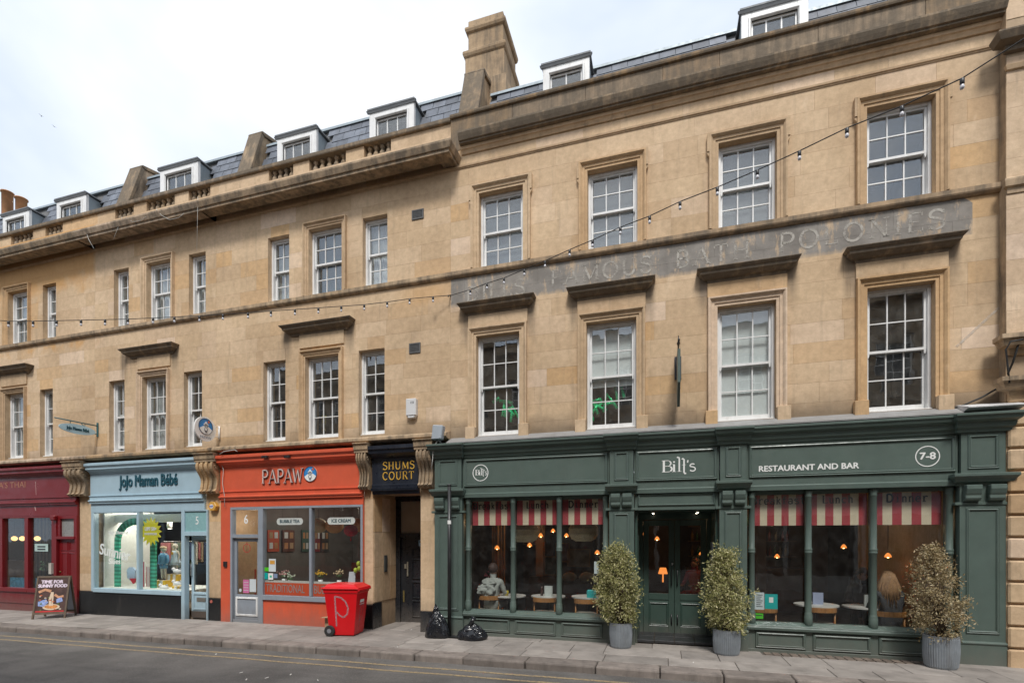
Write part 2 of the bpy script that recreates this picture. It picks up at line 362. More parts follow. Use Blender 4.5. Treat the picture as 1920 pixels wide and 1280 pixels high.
def thing(name, label, cat, loc=(0,0,0), group=None):
    o = bpy.data.objects.new(name, None); COL.objects.link(o); o.location = loc; o.empty_display_size = .2
    o['label'] = label; o['category'] = cat; o['_o'] = tuple(float(a) for a in loc)
    if group: o['group'] = group
    return o
def tag(o, label, cat, group=None):
    o['label'] = label; o['category'] = cat
    if group: o['group'] = group
    return o
def copytree(o, loc, rz=None, label=None, sc=None, parent=None):
    c = o.copy(); COL.objects.link(c); c.location = loc
    if rz is not None: c.rotation_euler[2] = rz
    if label: c['label'] = label
    if sc: c.scale = sc
    def rec(src, dst):
        for ch in list(src.children):
            d = ch.copy(); COL.objects.link(d); d.parent = dst; rec(ch, d)
    rec(o, c); return c
def struct(name, mb, mat, **k): return build(name, mb, mat, kind='structure', **k)
def text_mb(s, size, x, z, y, depth=.004, align='CENTER', sx=1., bold=0., rot=0., shear=0.):
    cu = bpy.data.curves.new('t', 'FONT'); cu.body = s; cu.size = size; cu.align_x = align; cu.align_y = 'CENTER'
    cu.extrude = depth/2; cu.resolution_u = 3; cu.shear = shear
    ob = bpy.data.objects.new('t', cu); COL.objects.link(ob)
    bpy.context.view_layer.update(); dg = bpy.context.evaluated_depsgraph_get()
    me = bpy.data.meshes.new_from_object(ob.evaluated_get(dg)); mb = MB()
    ca, sa = math.cos(rot), math.sin(rot); vs = []
    for v in me.vertices:
        a, b = v.co.x*sx, v.co.y; vs.append((x+a*ca-b*sa, y-depth/2-v.co.z, z+a*sa+b*ca))
    fs = [tuple(p.vertices) for p in me.polygons]
    if bold:      # heavier weight: three staggered layers so no two faces share a plane
        for k, dx in enumerate((-bold, 0, bold)): mb.add([(a+dx*1.3*ca, b-.0005*k, c+dx*1.3*sa) for a, b, c in vs], fs)
        for k, dz in enumerate((-bold, bold)): mb.add([(a, b-.0005*(k+3), c+dz) for a, b, c in vs], fs)
    else: mb.add(vs, fs)
    bpy.data.objects.remove(ob); bpy.data.curves.remove(cu); bpy.data.meshes.remove(me); return mb
# --- own stroke alphabet: each stroke (weight, points); box 0..1 high, widths vary
def arc(cx, cy, rx, ry, a0, a1, n=10): return [(cx+rx*math.cos(R(a0+(a1-a0)*i/n)), cy+ry*math.sin(R(a0+(a1-a0)*i/n))) for i in range(n+1)]
T_, H_ = .55, 1.35   # thin and thick weights
GL = {
 'S': (.62, [(H_, arc(.31,.74,.25,.25,20,200)+arc(.31,.26,.27,.26,120,-160)[2:])], [(.57,.80,.57,.98),(.04,.02,.04,.2)]),
 'H': (.82, [(H_,[(.14,0),(.14,1)]),(H_,[(.68,0),(.68,1)]),(T_,[(.14,.5),(.68,.5)])], 'bt'),
 'U': (.80, [(H_,[(.14,1),(.14,.35)]+arc(.40,.32,.26,.31,180,360)),(T_,[(.66,.32),(.66,1)])], 't'),
 'M': (.98, [(T_,[(.14,0),(.14,1)]),(H_,[(.14,1),(.49,.1)]),(T_,[(.49,.1),(.84,1)]),(H_,[(.84,1),(.84,0)])], 'bt'),
 'C': (.76, [(H_, arc(.42,.5,.34,.49,48,312,14))], [(.68,.72,.68,.95)]),
 'O': (.86, [(H_, arc(.43,.5,.36,.49,90,450,20))], []),
 'R': (.76, [(H_,[(.14,0),(.14,1)]),(T_,[(.14,1),(.38,1)]+arc(.40,.75,.22,.25,90,-90,8)+[(.14,.5)]),(H_,[(.38,.5),(.68,0)])], 'b'),
 'T': (.72, [(H_,[(.36,0),(.36,1)]),(T_,[(.03,.98),(.69,.98)])], [(.05,.8,.05,1),(.67,.8,.67,1)]),
 'D': (.82, [(H_,[(.14,0),(.14,1)]),(H_,[(.14,.98),(.32,.98)]+arc(.34,.5,.38,.48,90,-90,12)+[(.14,.02)])], []),
 'I': (.30, [(H_,[(.15,0),(.15,1)])], 'bt'),
 'L': (.62, [(H_,[(.14,0),(.14,1)]),(T_,[(.14,.02),(.58,.02)])], [(.57,0,.57,.2)]),
 'F': (.62, [(H_,[(.14,0),(.14,1)]),(T_,[(.14,.98),(.58,.98)]),(T_,[(.14,.52),(.46,.52)])], [(.57,.8,.57,1)]),
 'A': (.80, [(T_,[(.06,0),(.40,1)]),(H_,[(.40,1),(.74,0)]),(T_,[(.18,.34),(.62,.34)])], 'b'),
 'B': (.72, [(H_,[(.14,0),(.14,1)]),(H_,[(.14,.98),(.34,.98)]+arc(.36,.75,.22,.23,90,-90,8)+[(.14,.52)]),(H_,[(.36,.52)]+arc(.38,.27,.25,.25,90,-90,8)+[(.14,.02)])], []),
 'P': (.68, [(H_,[(.14,0),(.14,1)]),(H_,[(.14,.98),(.36,.98)]+arc(.38,.72,.24,.26,90,-90,8)+[(.14,.46)])], 'b'),
 'N': (.84, [(T_,[(.14,0),(.14,1)]),(H_,[(.14,1),(.70,0)]),(T_,[(.70,0),(.70,1)])], 'bt'),
 'E': (.66, [(H_,[(.14,0),(.14,1)]),(T_,[(.14,.98),(.60,.98)]),(T_,[(.14,.52),(.48,.52)]),(T_,[(.14,.02),(.62,.02)])], [(.59,.82,.59,1),(.61,0,.61,.2)]),
 'W': (1.0, [(H_,[(.06,1),(.28,0)]),(T_,[(.28,0),(.5,.9)]),(H_,[(.5,.9),(.72,0)]),(T_,[(.72,0),(.94,1)])], 't'),
 'r': (.6, [(1,[(.2,0),(.2,.66)]),(1,[(.2,.45)]+arc(.42,.46,.2,.2,150,40,6))], [(.05,.02,.4,.02),(.06,.66,.2,.66)]),
 'e': (.6, [(1,[(.08,.35),(.52,.35)]+arc(.3,.33,.23,.33,5,310,14))], []),
 'a': (.6, [(1,arc(.3,.5,.19,.16,150,0,8)+[(.49,.1),(.57,.02)]),(1,arc(.28,.18,.21,.18,60,350,12))], []),
 'k': (.6, [(1,[(.16,0),(.16,1)]),(1,[(.46,.62),(.18,.3)]),(1,[(.27,.4),(.5,.02)])], [(.02,.98,.16,.98),(.02,.02,.28,.02),(.38,.02,.58,.02),(.34,.64,.54,.64)]),
 'f': (.6, [(1,[(.25,0),(.25,.8)]+arc(.41,.8,.16,.18,180,40,6)),(1,[(.08,.64),(.48,.64)])], [(.08,.02,.45,.02)]),
 's': (.6, [(1,arc(.3,.49,.2,.15,30,200,8)+arc(.3,.17,.22,.17,100,-150,10))], []),
 't': (.6, [(1,[(.25,.9),(.25,.2)]+arc(.4,.18,.15,.17,180,330,6)),(1,[(.08,.64),(.5,.64)])], []),
 'u': (.6, [(1,[(.15,.65),(.15,.2)]+arc(.3,.2,.15,.18,180,320,6)),(1,[(.48,.66),(.48,0)])], [(.02,.65,.15,.65),(.36,.65,.48,.65),(.48,.02,.58,.02)]),
 'n': (.6, [(1,[(.14,0),(.14,.65)]),(1,[(.14,.44)]+arc(.3,.46,.16,.2,150,0,8)+[(.46,0)])], [(.02,.02,.26,.02),(.36,.02,.57,.02),(.02,.65,.14,.65)]),
 'c': (.6, [(1,arc(.32,.33,.23,.32,50,310,12))], [(.48,.45,.48,.65)]),
 'h': (.6, [(1,[(.14,0),(.14,1)]),(1,[(.14,.44)]+arc(.3,.46,.16,.2,150,0,8)+[(.46,0)])], [(.02,.02,.26,.02),(.36,.02,.57,.02),(.02,.98,.14,.98)]),
 'i': (.6, [(1,[(.3,0),(.3,.65)]),(1.3,[(.27,.88),(.34,.88)])], [(.1,.65,.3,.65),(.08,.02,.52,.02)]),
 'l': (.42, [(1.6,[(.2,0),(.2,1)])], [(.05,.98,.2,.98)]),
 "'": (.25, [(1.4,[(.14,1),(.08,.75)])], []),
 ' ': (.5, [], []),
}
def strokes(s, h, x, z, y0, y1, wt=.09, sx=1., align='C', track=.08, slab=True, mono=False):
    wd = [GL[c][0] for c in s]; tot = (sum(wd)+track*(len(s)-1))*h*sx
    cx = x-tot/2 if align == 'C' else x; mb = MB()
    for c, wv in zip(s, wd):
        g = GL[c]; yy = 0
        for wgt, pts in g[1]:
            mb.ribbon([(cx+p[0]*h*sx, z+p[1]*h) for p in pts], wt*h*wgt, y0, y1-yy); yy += .0002
        if slab:
            se = g[2]
            if isinstance(se, str):
                ends = []
                for wgt, pts in g[1]:
                    for p in (pts[0], pts[-1]):
                        if 'b' in se and p[1] <= .01: ends.append((p[0]-.12, .015, p[0]+.12, .015))
                        if 't' in se and p[1] >= .99: ends.append((p[0]-.12, .985, p[0]+.12, .985))
                se = ends
            for a, b, c2, d in se: mb.ribbon([(cx+a*h*sx, z+b*h), (cx+c2*h*sx, z+d*h)], wt*h*.55, y0, y1-yy-.0003); yy += .0001
        cx += (wv+track)*h*sx
    return mb
def disc(mb, cx, cz, rx, rz, y0, y1, n=32): return mb.prism([(cx+rx*math.cos(2*math.pi*k/n), cz+rz*math.sin(2*math.pi*k/n)) for k in range(n)], y0, y1)
def ring(mb, cx, cz, r, wd, y0, y1, n=40): return mb.ribbon([(cx+r*math.cos(2*math.pi*k/n), cz+r*math.sin(2*math.pi*k/n)) for k in range(n+1)], wd, y0, y1)

# ================================================================== GROUND
def gz(x): return .005*max(-20, min(0, x))
RZ = -.12
mb = MB(); mb.add([(-400,-7.45,RZ-.1),(400,-7.45,RZ),(400,-1.78,RZ),(-400,-1.78,RZ-.1)], [(0,1,2,3)])
mb.add([(-400,60,RZ-.35),(400,60,RZ-.35),(400,-400,RZ-.35),(-400,-400,RZ-.35)], [(3,2,1,0)])
mb = MB()
xs = [-400, -20, 0, 400]
for a, b in zip(xs[:-1], xs[1:]):
    mb.add([(a,-7.6,RZ+gz(a)),(b,-7.6,RZ+gz(b)),(b,-1.76,RZ+gz(b)),(a,-1.76,RZ+gz(a))], [(0,1,2,3)])
road = struct('road', mb, ASPH)
struct('ground', MB().add([(-600,-600,-.6),(600,-600,-.6),(600,600,-.6),(-600,600,-.6)], [(0,1,2,3)]), ASPH)
# double yellow lines
for yy in (-2.12, -2.40):
    mb = MB(); prev = None
    n = 60; pts = [(-22+30*i/n, yy+.012*math.sin(i*1.7)+.02*noise.noise((i*.3, yy, 0))) for i in range(n+1)]
    for (a, ya), (b, yb) in zip(pts[:-1], pts[1:]):
        mb.add([(a,ya-.035,RZ+gz(a)+.004),(b,yb-.035,RZ+gz(b)+.004),(b,yb+.035,RZ+gz(b)+.004),(a,ya+.035,RZ+gz(a)+.004)], [(0,1,2,3)])
    struct('yellow_line', mb, YEL)
# pavement: bed + slabs + kerb
mb = MB(); mb.add([(-22,-1.45,gz(-22)-.018),(0,-1.45,-.018),(0,1.2,-.018),(-22,1.2,gz(-22)-.018)], [(0,1,2,3)])
mb.add([(0,-1.45,-.018),(9,-1.45,-.018),(9,1.2,-.018),(0,1.2,-.018)], [(0,1,2,3)])
pav = struct('pavement', mb, pm('joint_grit', (.13,.11,.095), .95))
rs = random.Random(3)
def slab(x0, x1, y0, y1, name='paving_slab', mat=PAVE, par=pav, top=0., g=.0045, th=.05):
    cx, cy = (x0+x1)/2, (y0+y1)/2; hx, hy = (x1-x0)/2-g, (y1-y0)/2-g
    m = MB().box(-hx, hx, -hy, hy, -th, 0)
    me = bpy.data.meshes.new(name); me.from_pydata(m.v, [], m.f); me.materials.append(mat)
    o = bpy.data.objects.new(name, me); COL.objects.link(o); o.parent = par
    o.location = (cx, cy, gz(cx)+top+rs.uniform(-.003, .003)); o.rotation_euler = (R(rs.uniform(-.15,.15)), R(rs.uniform(-.15,.15))+ (-.005 if cx < 0 else 0), 0)
    b = o.modifiers.new('b', 'BEVEL'); b.width = .006; b.segments = 1
    return o
yb = [(-1.45,-.98), (-.98,-.36), (-.36,.03)]
for ri, (a, b) in enumerate(yb):
    x = -21.3+ri*.3
    while x < 8:
        wd = rs.choice((.55,.75,.95,1.2)); 
        if ri == 2 and x+wd > 1.55 and x < 4.0:
            if x < 1.55: slab(x, 1.55, a, b)
            x = 4.02; continue
        slab(x, x+wd, a, b); x += wd
# passage and doorway floors
for i in range(3): slab(-5.7+i*.36, -5.34+i*.36, .03, 1.2, top=.004)
for i in range(4):
    for j in range(2): slab(-.46+i*.34, -.12+i*.34, .03+j*.42, .45+j*.42, mat=pm('dark_entrance_tile', (.035,.035,.037), .35, .3, 5, rnd=.3), name='entrance_tile', top=.062)
# cellar light grid of setts in front of the right-hand window
gmat = pm('cellar_sett', (.16,.125,.10), .8, .25, 8, .5, 40, rnd=.3)
for i in range(19):
    for j in range(3):
        slab(1.58+i*.126, 1.70+i*.126, -.345+j*.115, -.235+j*.115, name='sett', mat=gmat, g=.010, top=-.002)
x = -21.5
while x < 8:
    wd = rs.uniform(.8, 1.1); m = MB().box(-wd/2+.006, wd/2-.006, -.17, .17, -.35, 0)
    me = bpy.data.meshes.new('kerb_stone'); me.from_pydata(m.v, [], m.f); me.materials.append(KERB)
    o = bpy.data.objects.new('kerb_stone', me); COL.objects.link(o); o.parent = pav; o.location = (x+wd/2, -1.62+rs.uniform(-.012,.012), gz(x+wd/2)+rs.uniform(-.004,.004))
    o.rotation_euler = (R(rs.uniform(-1, 1.)), 0, R(rs.uniform(-.4,.4)))
    b = o.modifiers.new('b', 'BEVEL'); b.width = .028; b.segments = 2
    x += wd
gr = thing('gully_grate', 'small iron gully grate in the gutter beside the kerb', 'drain', (2.15,-1.98,RZ))
build('frame', MB().box(1.92,2.38,-2.10,-1.84,RZ,RZ+.008), IRON, gr)
for i in range(7): build('bar', MB().box(1.95+i*.06,1.985+i*.06,-2.08,-1.86,RZ+.009,RZ+.014), IRON, gr)
struct('road_patch', MB().add([(-3.2,-4.9,RZ-.012),(1.9,-4.7,RZ+.005),(1.8,-3.6,RZ+.005),(-3.1,-3.7,RZ-.011)], [(0,1,2,3)]), pm('newer_asphalt', (.10,.097,.092), .85, .3, 40, .9, 70))
# far pavement where the photographer stands
struct('far_pavement', MB().box(-40, 30, -10.6, -7.6, -.4, 0.0), PAVE)

# ================================================================== HOUSES
def cut(rect, ops):
    out = [rect]
    for ox0, ox1, oz0, oz1 in ops:
        nx = []
        for x0, x1, z0, z1 in out:
            if ox1 <= x0 or ox0 >= x1 or oz1 <= z0 or oz0 >= z1: nx.append((x0, x1, z0, z1)); continue
            if ox0 > x0: nx.append((x0, ox0, z0, z1))
            if ox1 < x1: nx.append((ox1, x1, z0, z1))
            a, b = max(x0, ox0), min(x1, ox1)
            if oz0 > z0: nx.append((a, b, z0, oz0))
            if oz1 < z1: nx.append((a, b, oz1, z1))
        out = nx
    return [r for r in out if r[1]-r[0] > .02 and r[3]-r[2] > .02]
def core(thg, x0, x1, z0, z1, ops, y0=.007, y1=.34, mat=CORE, name='wall_core'):
    xs = sorted({x0, x1, *[v for o in ops for v in o[:2] if x0 < v < x1]}); zs = sorted({z0, z1, *[v for o in ops for v in o[2:] if z0 < v < z1]})
    mb = MB()
    for za, zb in zip(zs[:-1], zs[1:]):
        run = None
        for xa, xb in zip(xs[:-1], xs[1:]):
            cx, cz = (xa+xb)/2, (za+zb)/2; inside = any(o[0] < cx < o[1] and o[2] < cz < o[3] for o in ops)
            if inside:
                if run is not None: mb.box(run, xa, y0, y1, za, zb); run = None
            elif run is None: run = xa
        if run is not None: mb.box(run, x1, y0, y1, za, zb)
    return build(name, mb, mat, thg)
def stones(thg, x0, x1, z0, z1, ops, course=.315, seed=1, y=0., mat=STONE, wmin=.55, wmax=1.05, g=.0012, depth=.03, jit=.0008):
    r = random.Random(seed); n = max(1, round((z1-z0)/course)); h = (z1-z0)/n; org = thg['_o']; cnt = 0
    for i in range(n):
        x = x0; first = True
        while x < x1-.01:
            wd = r.uniform(wmin, wmax)*(0.5 if first and i % 2 else 1); first = False
            xe = x+wd
            if x1-xe < .3: xe = x1
            pcs = cut((x+g, xe-g, z0+i*h+g, z0+(i+1)*h-g), ops)
            if pcs:
                dy = r.uniform(-jit, jit)
                for a, b, c, d in pcs: build('stone', MB().box(a, b, y+dy, y+min(depth,.0062), c, d), mat, thg); cnt += 1
            x = xe
    return cnt
ROT = random.Random(11)
CURT = pm('net_curtain', (.55,.56,.56), .9, .08, 20); CURTD = pm('grey_curtain', (.30,.32,.33), .9, .1, 9)
BLINDW = pm('white_blind', (.88,.90,.89), .8, .02, bump=0); BLINDB = pm('blue_blind', (.05,.16,.26), .7, .1, bump=0)
def pleated(x0, x1, z0, z1, y, amp=.025, per=.09):
    n = max(4, int((x1-x0)/per*4)); vs = []
    for i in range(n+1):
        x = x0+(x1-x0)*i/n; yy = y+amp*math.sin(2*math.pi*(x-x0)/per)+.01*math.sin(x*37); vs += [(x, yy, z0), (x, yy, z1)]
    return MB().add(vs, [(2*i, 2*i+2, 2*i+3, 2*i+1) for i in range(n)], True)
def sash(thg, x0, x1, z0, z1, cols=3, y=.11, cover=None, horn=True, open_=0.):
    o = thg['_o']; fr = MB(); ft = .045
    fr.box(x0, x0+ft, y, y+.15, z0, z1); fr.box(x1-ft, x1, y, y+.15, z0, z1); fr.box(x0+ft, x1-ft, y+.001, y+.15, z1-.05, z1)
    fr.xprism([(y-.045, z0), (y-.045, z0+.03), (y+.15, z0+.065), (y+.15, z0)], x0+.001, x1-.001)
    win = build('window', fr, WHITE, thg, bevel=.004)
    zi0, zi1 = z0+.055, z1-.045; zm = (zi0+zi1)/2; xi0, xi1 = x0+ft+.001, x1-ft-.001
    for k, (a, b, yy) in enumerate(((zm-.02, zi1, y+.035), (zi0+open_, zm+.02+open_, y+.085))):
        s = MB(); st = .036
        lo = .065 if k == 1 else .038; hi = .038
        s.box(xi0, xi0+st, yy, yy+.04, a, b); s.box(xi1-st, xi1, yy, yy+.04, a, b)
        s.box(xi0+st, xi1-st, yy+.001, yy+.04, a, a+lo); s.box(xi0+st, xi1-st, yy+.001, yy+.04, b-hi, b)
        gx0, gx1, gz0, gz1 = xi0+st, xi1-st, a+lo, b-hi; bw = .009
        cw = (gx1-gx0)/cols; rh = (gz1-gz0)/2
        for c in range(1, cols): s.box(gx0+c*cw-bw, gx0+c*cw+bw, yy+.006, yy+.034, gz0, gz1)
        s.box(gx0, gx1, yy+.009, yy+.031, gz0+rh-bw, gz0+rh+bw)
        if k == 0 and horn:
            for hx in (xi0, xi1-st): s.prism([(hx, a), (hx+st, a), (hx+st*.7, a-.06), (hx+st*.3, a-.06)], yy+.002, yy+.035)
        so_ = build('sash', s, WHITE, win)
        pme = bpy.data.meshes.new('pane'); hx, hz = cw/2-bw+.002, rh/2-bw+.002
        pb = MB().box(-hx, hx, -.0015, .0015, -hz, hz); pme.from_pydata(pb.v, [], pb.f); pme.materials.append(GLASS)
        for c in range(cols):
            for r_ in range(2):
                p = bpy.data.objects.new('pane', pme); COL.objects.link(p); p.parent = win
                p.location = (gx0+(c+.5)*cw-o[0], yy+.02-o[1], gz0+(r_+.5)*rh-o[2])
                p.rotation_euler = (R(ROT.gauss(0,.35)), 0, R(ROT.gauss(0,.35)))
    yc = y+.19
    if cover == 'net': build('curtain', pleated(x0+.03, x1-.03, z0+.03, z1-.03, yc), CURT, win)
    elif cover == 'lace': build('curtain', pleated(x0+.03, x1-.03, z0+.03, z1-.03, yc, .015, .05), CURT, win)
    elif cover == 'sides':
        build('curtain', pleated(x0+.02, x0+(x1-x0)*.3, z0+.03, z1-.03, yc), CURTD, win); build('curtain', pleated(x1-(x1-x0)*.22, x1-.02, z0+.03, z1-.03, yc), CURTD, win)
    elif cover == 'left': build('curtain', pleated(x0+.02, x0+(x1-x0)*.42, z0+.03, z1-.03, yc), CURT, win)
    elif cover == 'blind': build('roller_blind', MB().box(x0+.04, x1-.04, yc-.05, yc-.045, z0+.05, z1-.05), BLINDW, win)
    elif cover == 'halfblind': build('roller_blind', MB().box(x0+.04, x1-.04, yc-.05, yc-.045, z0+(z1-z0)*.42, z1-.05), BLINDW, win)
    elif cover == 'grey': build('roller_blind', MB().box(x0+.04, x1-.04, yc-.03, yc-.025, z0+.05, z1-.05), pm('grey_blind', (.11,.12,.13), .8, .05, bump=0), win)
    elif cover in ('venetian', 'bluevenetian'):
        s = MB(); zt = z1-.05; zb_ = z0+.06
        if cover == 'bluevenetian': zt = z1-.05
        k = 0
        while zt > zb_: s.add([(x0+.05, yc-.03, zt), (x1-.05, yc-.03, zt), (x1-.05, yc-.005, zt-.012), (x0+.05, yc-.005, zt-.012)], [(0,3,2,1)]); zt -= .022
        build('venetian_blind', s, BLINDB if cover == 'bluevenetian' else BLINDW, win)
    return win
ARCH = [(.001,-.006), (.001,.012), (.035,.012), (.04,.03), (.075,.03), (.085,.045), (.10,.07), (.12,.07), (.125,.0)]
ARCHW = [(.001,-.006), (.001,.015), (.045,.015), (.05,.032), (.09,.032), (.10,.05), (.125,.078), (.15,.078), (.155,.0)]
def arch_ops(x0, x1, z0, z1): return (x0, x1, z0, z1)
def hood(thg, x0, x1, z, big=1.):
    p = [(.0, z-.20*big), (.03, z-.195*big), (.05, z-.15*big), (.09, z-.14*big), (.12, z-.115*big), (.155*big, z-.09*big), (.165*big, z-.05*big), (.185*big, z-.04*big), (.21*big, z-.01), (.21*big, z), (0, z+.03)]
    return build('hood', MB().cornice(x0+.20*big, x1-.20*big, p, True, True), SOOT, thg)
def balusters(thg, x0, x1, n, z0, z1, y):
    prof = [(.052,0), (.052,.04), (.03,.05), (.045,.10), (.05,.18), (.058,.25), (.062,.29), (.03,.345), (.028,.36), (.05,.38), (.05,.42)]
    k = (z1-z0)/.42; me = None
    for i in range(n):
        if me is None:
            mb = MB().lathe([(r, z*k) for r, z in prof], (0,0,0), 10)
            me = bpy.data.meshes.new('baluster'); me.from_pydata(mb.v, [], mb.f); me.materials.append(CORNM)
            for p in me.polygons: p.use_smooth = True
        o = bpy.data.objects.new('baluster', me); COL.objects.link(o); o.parent = thg; q = thg['_o']
        o.location = (x0+(x1-x0)*(i+.5)/n-q[0], y-q[1], z0-q[2])
def slates(roof, x0, x1, y0, z0, y1, z1, skip=(), seed=0, w_=.30, rows=None):
    r = random.Random(seed); ln = math.hypot(y1-y0, z1-z0); rows = rows or max(1, round(ln/.22)); ang = math.atan2(z1-z0, y1-y0)
    me = bpy.data.meshes.new('slate'); b = MB().box(-w_/2+.004, w_/2-.004, 0, ln/rows+.05, -.006, .006); me.from_pydata(b.v, [], b.f); me.materials.append(SLATE)
    q = roof['_o']; n = 0
    for i in range(rows):
        x = x0+(w_/2 if i % 2 else 0)
        while x < x1:
            cx = x+w_/2
            if cx < x1+.05 and not any(a < cx < b_ for a, b_ in skip):
                t = i/rows; o = bpy.data.objects.new('slate', me); COL.objects.link(o); o.parent = roof
                o.location = (cx-q[0], y0+(y1-y0)*t-q[1]-.012, z0+(z1-z0)*t-q[2]); o.rotation_euler = (ang-R(2.2+r.uniform(-.6,.8)), R(r.uniform(-.8,.8)), 0); n += 1
            x += w_
    return n
def dormer(thg, x0, x1, z0, z1, y=.55, panes=3, yb=1.15, double=False):
    d = MB(); fw = (x1-x0)*.155; ht = .20
    gx0, gx1, gz1 = x0+fw, x1-fw, z1-ht
    d.box(x0, gx0, y, y+.08, z0, z1); d.box(gx1, x1, y, y+.08, z0, z1); d.box(gx0, gx1, y+.001, y+.08, gz1, z1)
    d.frame(gx0, gx1, z0, gz1, [(0,-.03), (0,.0), (.02,.03), (.05,.03), (.055,0)], y, closed=False)
    dm = build('dormer', d, WHITE, thg, bevel=.005)
    c = MB().box(x0+.02, x0+.045, y+.08, yb+.7, z0, z1-.02).box(x1-.045, x1-.02, y+.08, yb+.7, z0, z1-.02); build('cheek', c, LEAD, dm)
    rf = MB().box(x0-.03, x1+.03, y-.045, yb+.9, z1, z1+.03).cornice(x0-.02, x1+.02, [(0,z1-.05),(.02,z1-.045),(.04,z1-.001)], True, True, y=y); build('dormer_roof', rf, pm('dormer_lead', (.17,.18,.19), .6, .12, 4), dm)
    s = MB(); n = panes; wd = (gx1-gx0)/n; st = .03
    s.box(gx0, gx0+st, y+.04, y+.075, z0, gz1); s.box(gx1-st, gx1, y+.04, y+.075, z0, gz1); s.box(gx0+st, gx1-st, y+.041, y+.075, gz1-st, gz1)
    for i in range(1, n): s.box(gx0+i*wd-.012, gx0+i*wd+.012, y+.045, y+.07, z0, gz1-st)
    build('sash', s, WHITE, dm)
    for i in range(n): build('pane', MB().box(gx0+i*wd+.005, gx0+(i+1)*wd-.005, y+.055, y+.058, z0, gz1-.01), GLASS, dm)
    build('dormer_room', MB().box(gx0-.1, gx1+.1, y+.5, y+.52, z0-.3, z1-.03), ROOMW, dm)
    return dm
def party_wall(thg, x0, x1, zb=10.5, zt=12.1, yf=.42, yt=.98):
    pts = [(yf, 9.6), (yf, zb-.4), (yt-.06, zt), (yt+.12, zt+.04), (2.6, zt+.4), (2.6, 9.6)]
    build('party_wall', MB().xprism(pts, x0+.02, x1-.02), LEDGE, thg, bevel=.01)
    sl = MB(); a = (yf-.05, zb-.45); b = (yt-.09, zt+.03)
    sl.add([(x0-.02,a[0],a[1]),(x1+.02,a[0],a[1]),(x1+.02,b[0],b[1]),(x0-.02,b[0],b[1]),(x0-.02,a[0]+.06,a[1]-.01),(x1+.02,a[0]+.06,a[1]-.01),(x1+.02,b[0]+.1,b[1]-.03),(x0-.02,b[0]+.1,b[1]-.03)],
           [(0,1,2,3),(7,6,5,4),(0,4,5,1),(1,5,6,2),(2,6,7,3),(3,7,4,0)])
    sl.xprism([(b[0], b[1]), (b[0]+.02, b[1]+.05), (2.6, zt+.49), (2.6, zt+.41), (b[0]+.1, b[1]-.02)], x0-.03, x1+.03)
    build('coping', sl, SOOT, thg, bevel=.008)
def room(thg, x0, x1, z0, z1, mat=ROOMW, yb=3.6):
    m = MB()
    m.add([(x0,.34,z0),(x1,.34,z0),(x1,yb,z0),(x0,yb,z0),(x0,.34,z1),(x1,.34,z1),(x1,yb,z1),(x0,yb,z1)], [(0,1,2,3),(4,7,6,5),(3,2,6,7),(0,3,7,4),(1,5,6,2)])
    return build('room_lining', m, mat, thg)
BAND0, BAND1 = 6.92, 7.045
XA, XB, XC, XD, XE = -20.4, -13.67, -9.80, -3.97, 4.76
ZW0, ZW1 = 3.84, 9.10
def upper(thg, x0, x1, wins, seed, noband=False, zl=ZW0):
    ops = [(a, b, c, d) for a, b, c, d, *_ in wins]
    core(thg, x0, x1, 3.6, 9.75, ops)
    stones(thg, x0, x1, zl, BAND0, ops, .308, seed)
    stones(thg, x0, x1, BAND1, 9.04, ops, .3325, seed+50)
    stones(thg, x0, x1, 9.10, 9.28, [], .18, seed+90)
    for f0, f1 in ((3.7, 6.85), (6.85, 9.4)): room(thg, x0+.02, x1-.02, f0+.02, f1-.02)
    build('floor_slab', MB().box(x0+.02, x1-.02, .34, 3.7, 3.5, 3.69), ROOMW, thg)
    build('string_course', MB().cornice(x0, x1, [(0,BAND0),(.03,BAND0+.004),(.06,BAND0+.03),(.07,BAND0+.05),(.07,BAND1-.01),(.0,BAND1+.006)], False, False), LEDGE, thg)
    build('moulding', MB().cornice(x0, x1, [(0,9.04),(.012,9.042),(.014,9.06),(.03,9.065),(.035,9.095),(0,9.10)], False, False), TRIM, thg)
    for a, b, c, d, cols, cov, *r in wins:
        sash(thg, a, b, c, d, cols, cover=cov, open_=(r[0] if r else 0))
def mans(thg, x0, x1, skips, seed, top=11.5, ytop=1.05):
    rf = MB().xprism([(.60,9.7),(ytop+.03,top-.03),(3.2,top+.5),(3.2,9.7)], x0+.02, x1-.02)
    roof = build('roof', rf, COPING, thg)
    n = slates(roof, x0+.03, x1-.03, .58, 9.95, ytop, top, skips, seed)
    rd = MB().xprism([(ytop-.05,top-.03),(ytop-.04,top+.03),(ytop+.1,top+.06),(ytop+.1,top)], x0+.03, x1-.03); build('ridge_flashing', rd, LEAD, roof)
    return roof
def cor_left(thg, x0, x1, endR=False):
    p = [(0,9.245),(.10,9.21),(.13,9.16),(.15,9.115),(.40,9.11),(.40,9.09),(.43,9.095),(.43,9.145),(.46,9.155),(.50,9.245),(.50,9.28),(.12,9.40),(0,9.40)]
    build('cornice', MB().cornice(x0, x1, p, False, False) if not endR else MB().cornice(x0, x1-.27, p, False, True), CORNM, thg)
    z0, z1 = 9.43, 10.0
    build('coping', MB().cornice(x0, x1, [(0,10.035),(.04,10.04),(.05,10.06),(.05,10.12),(0,10.135)], False, False, y=.05, back=.33), SOOT, thg)
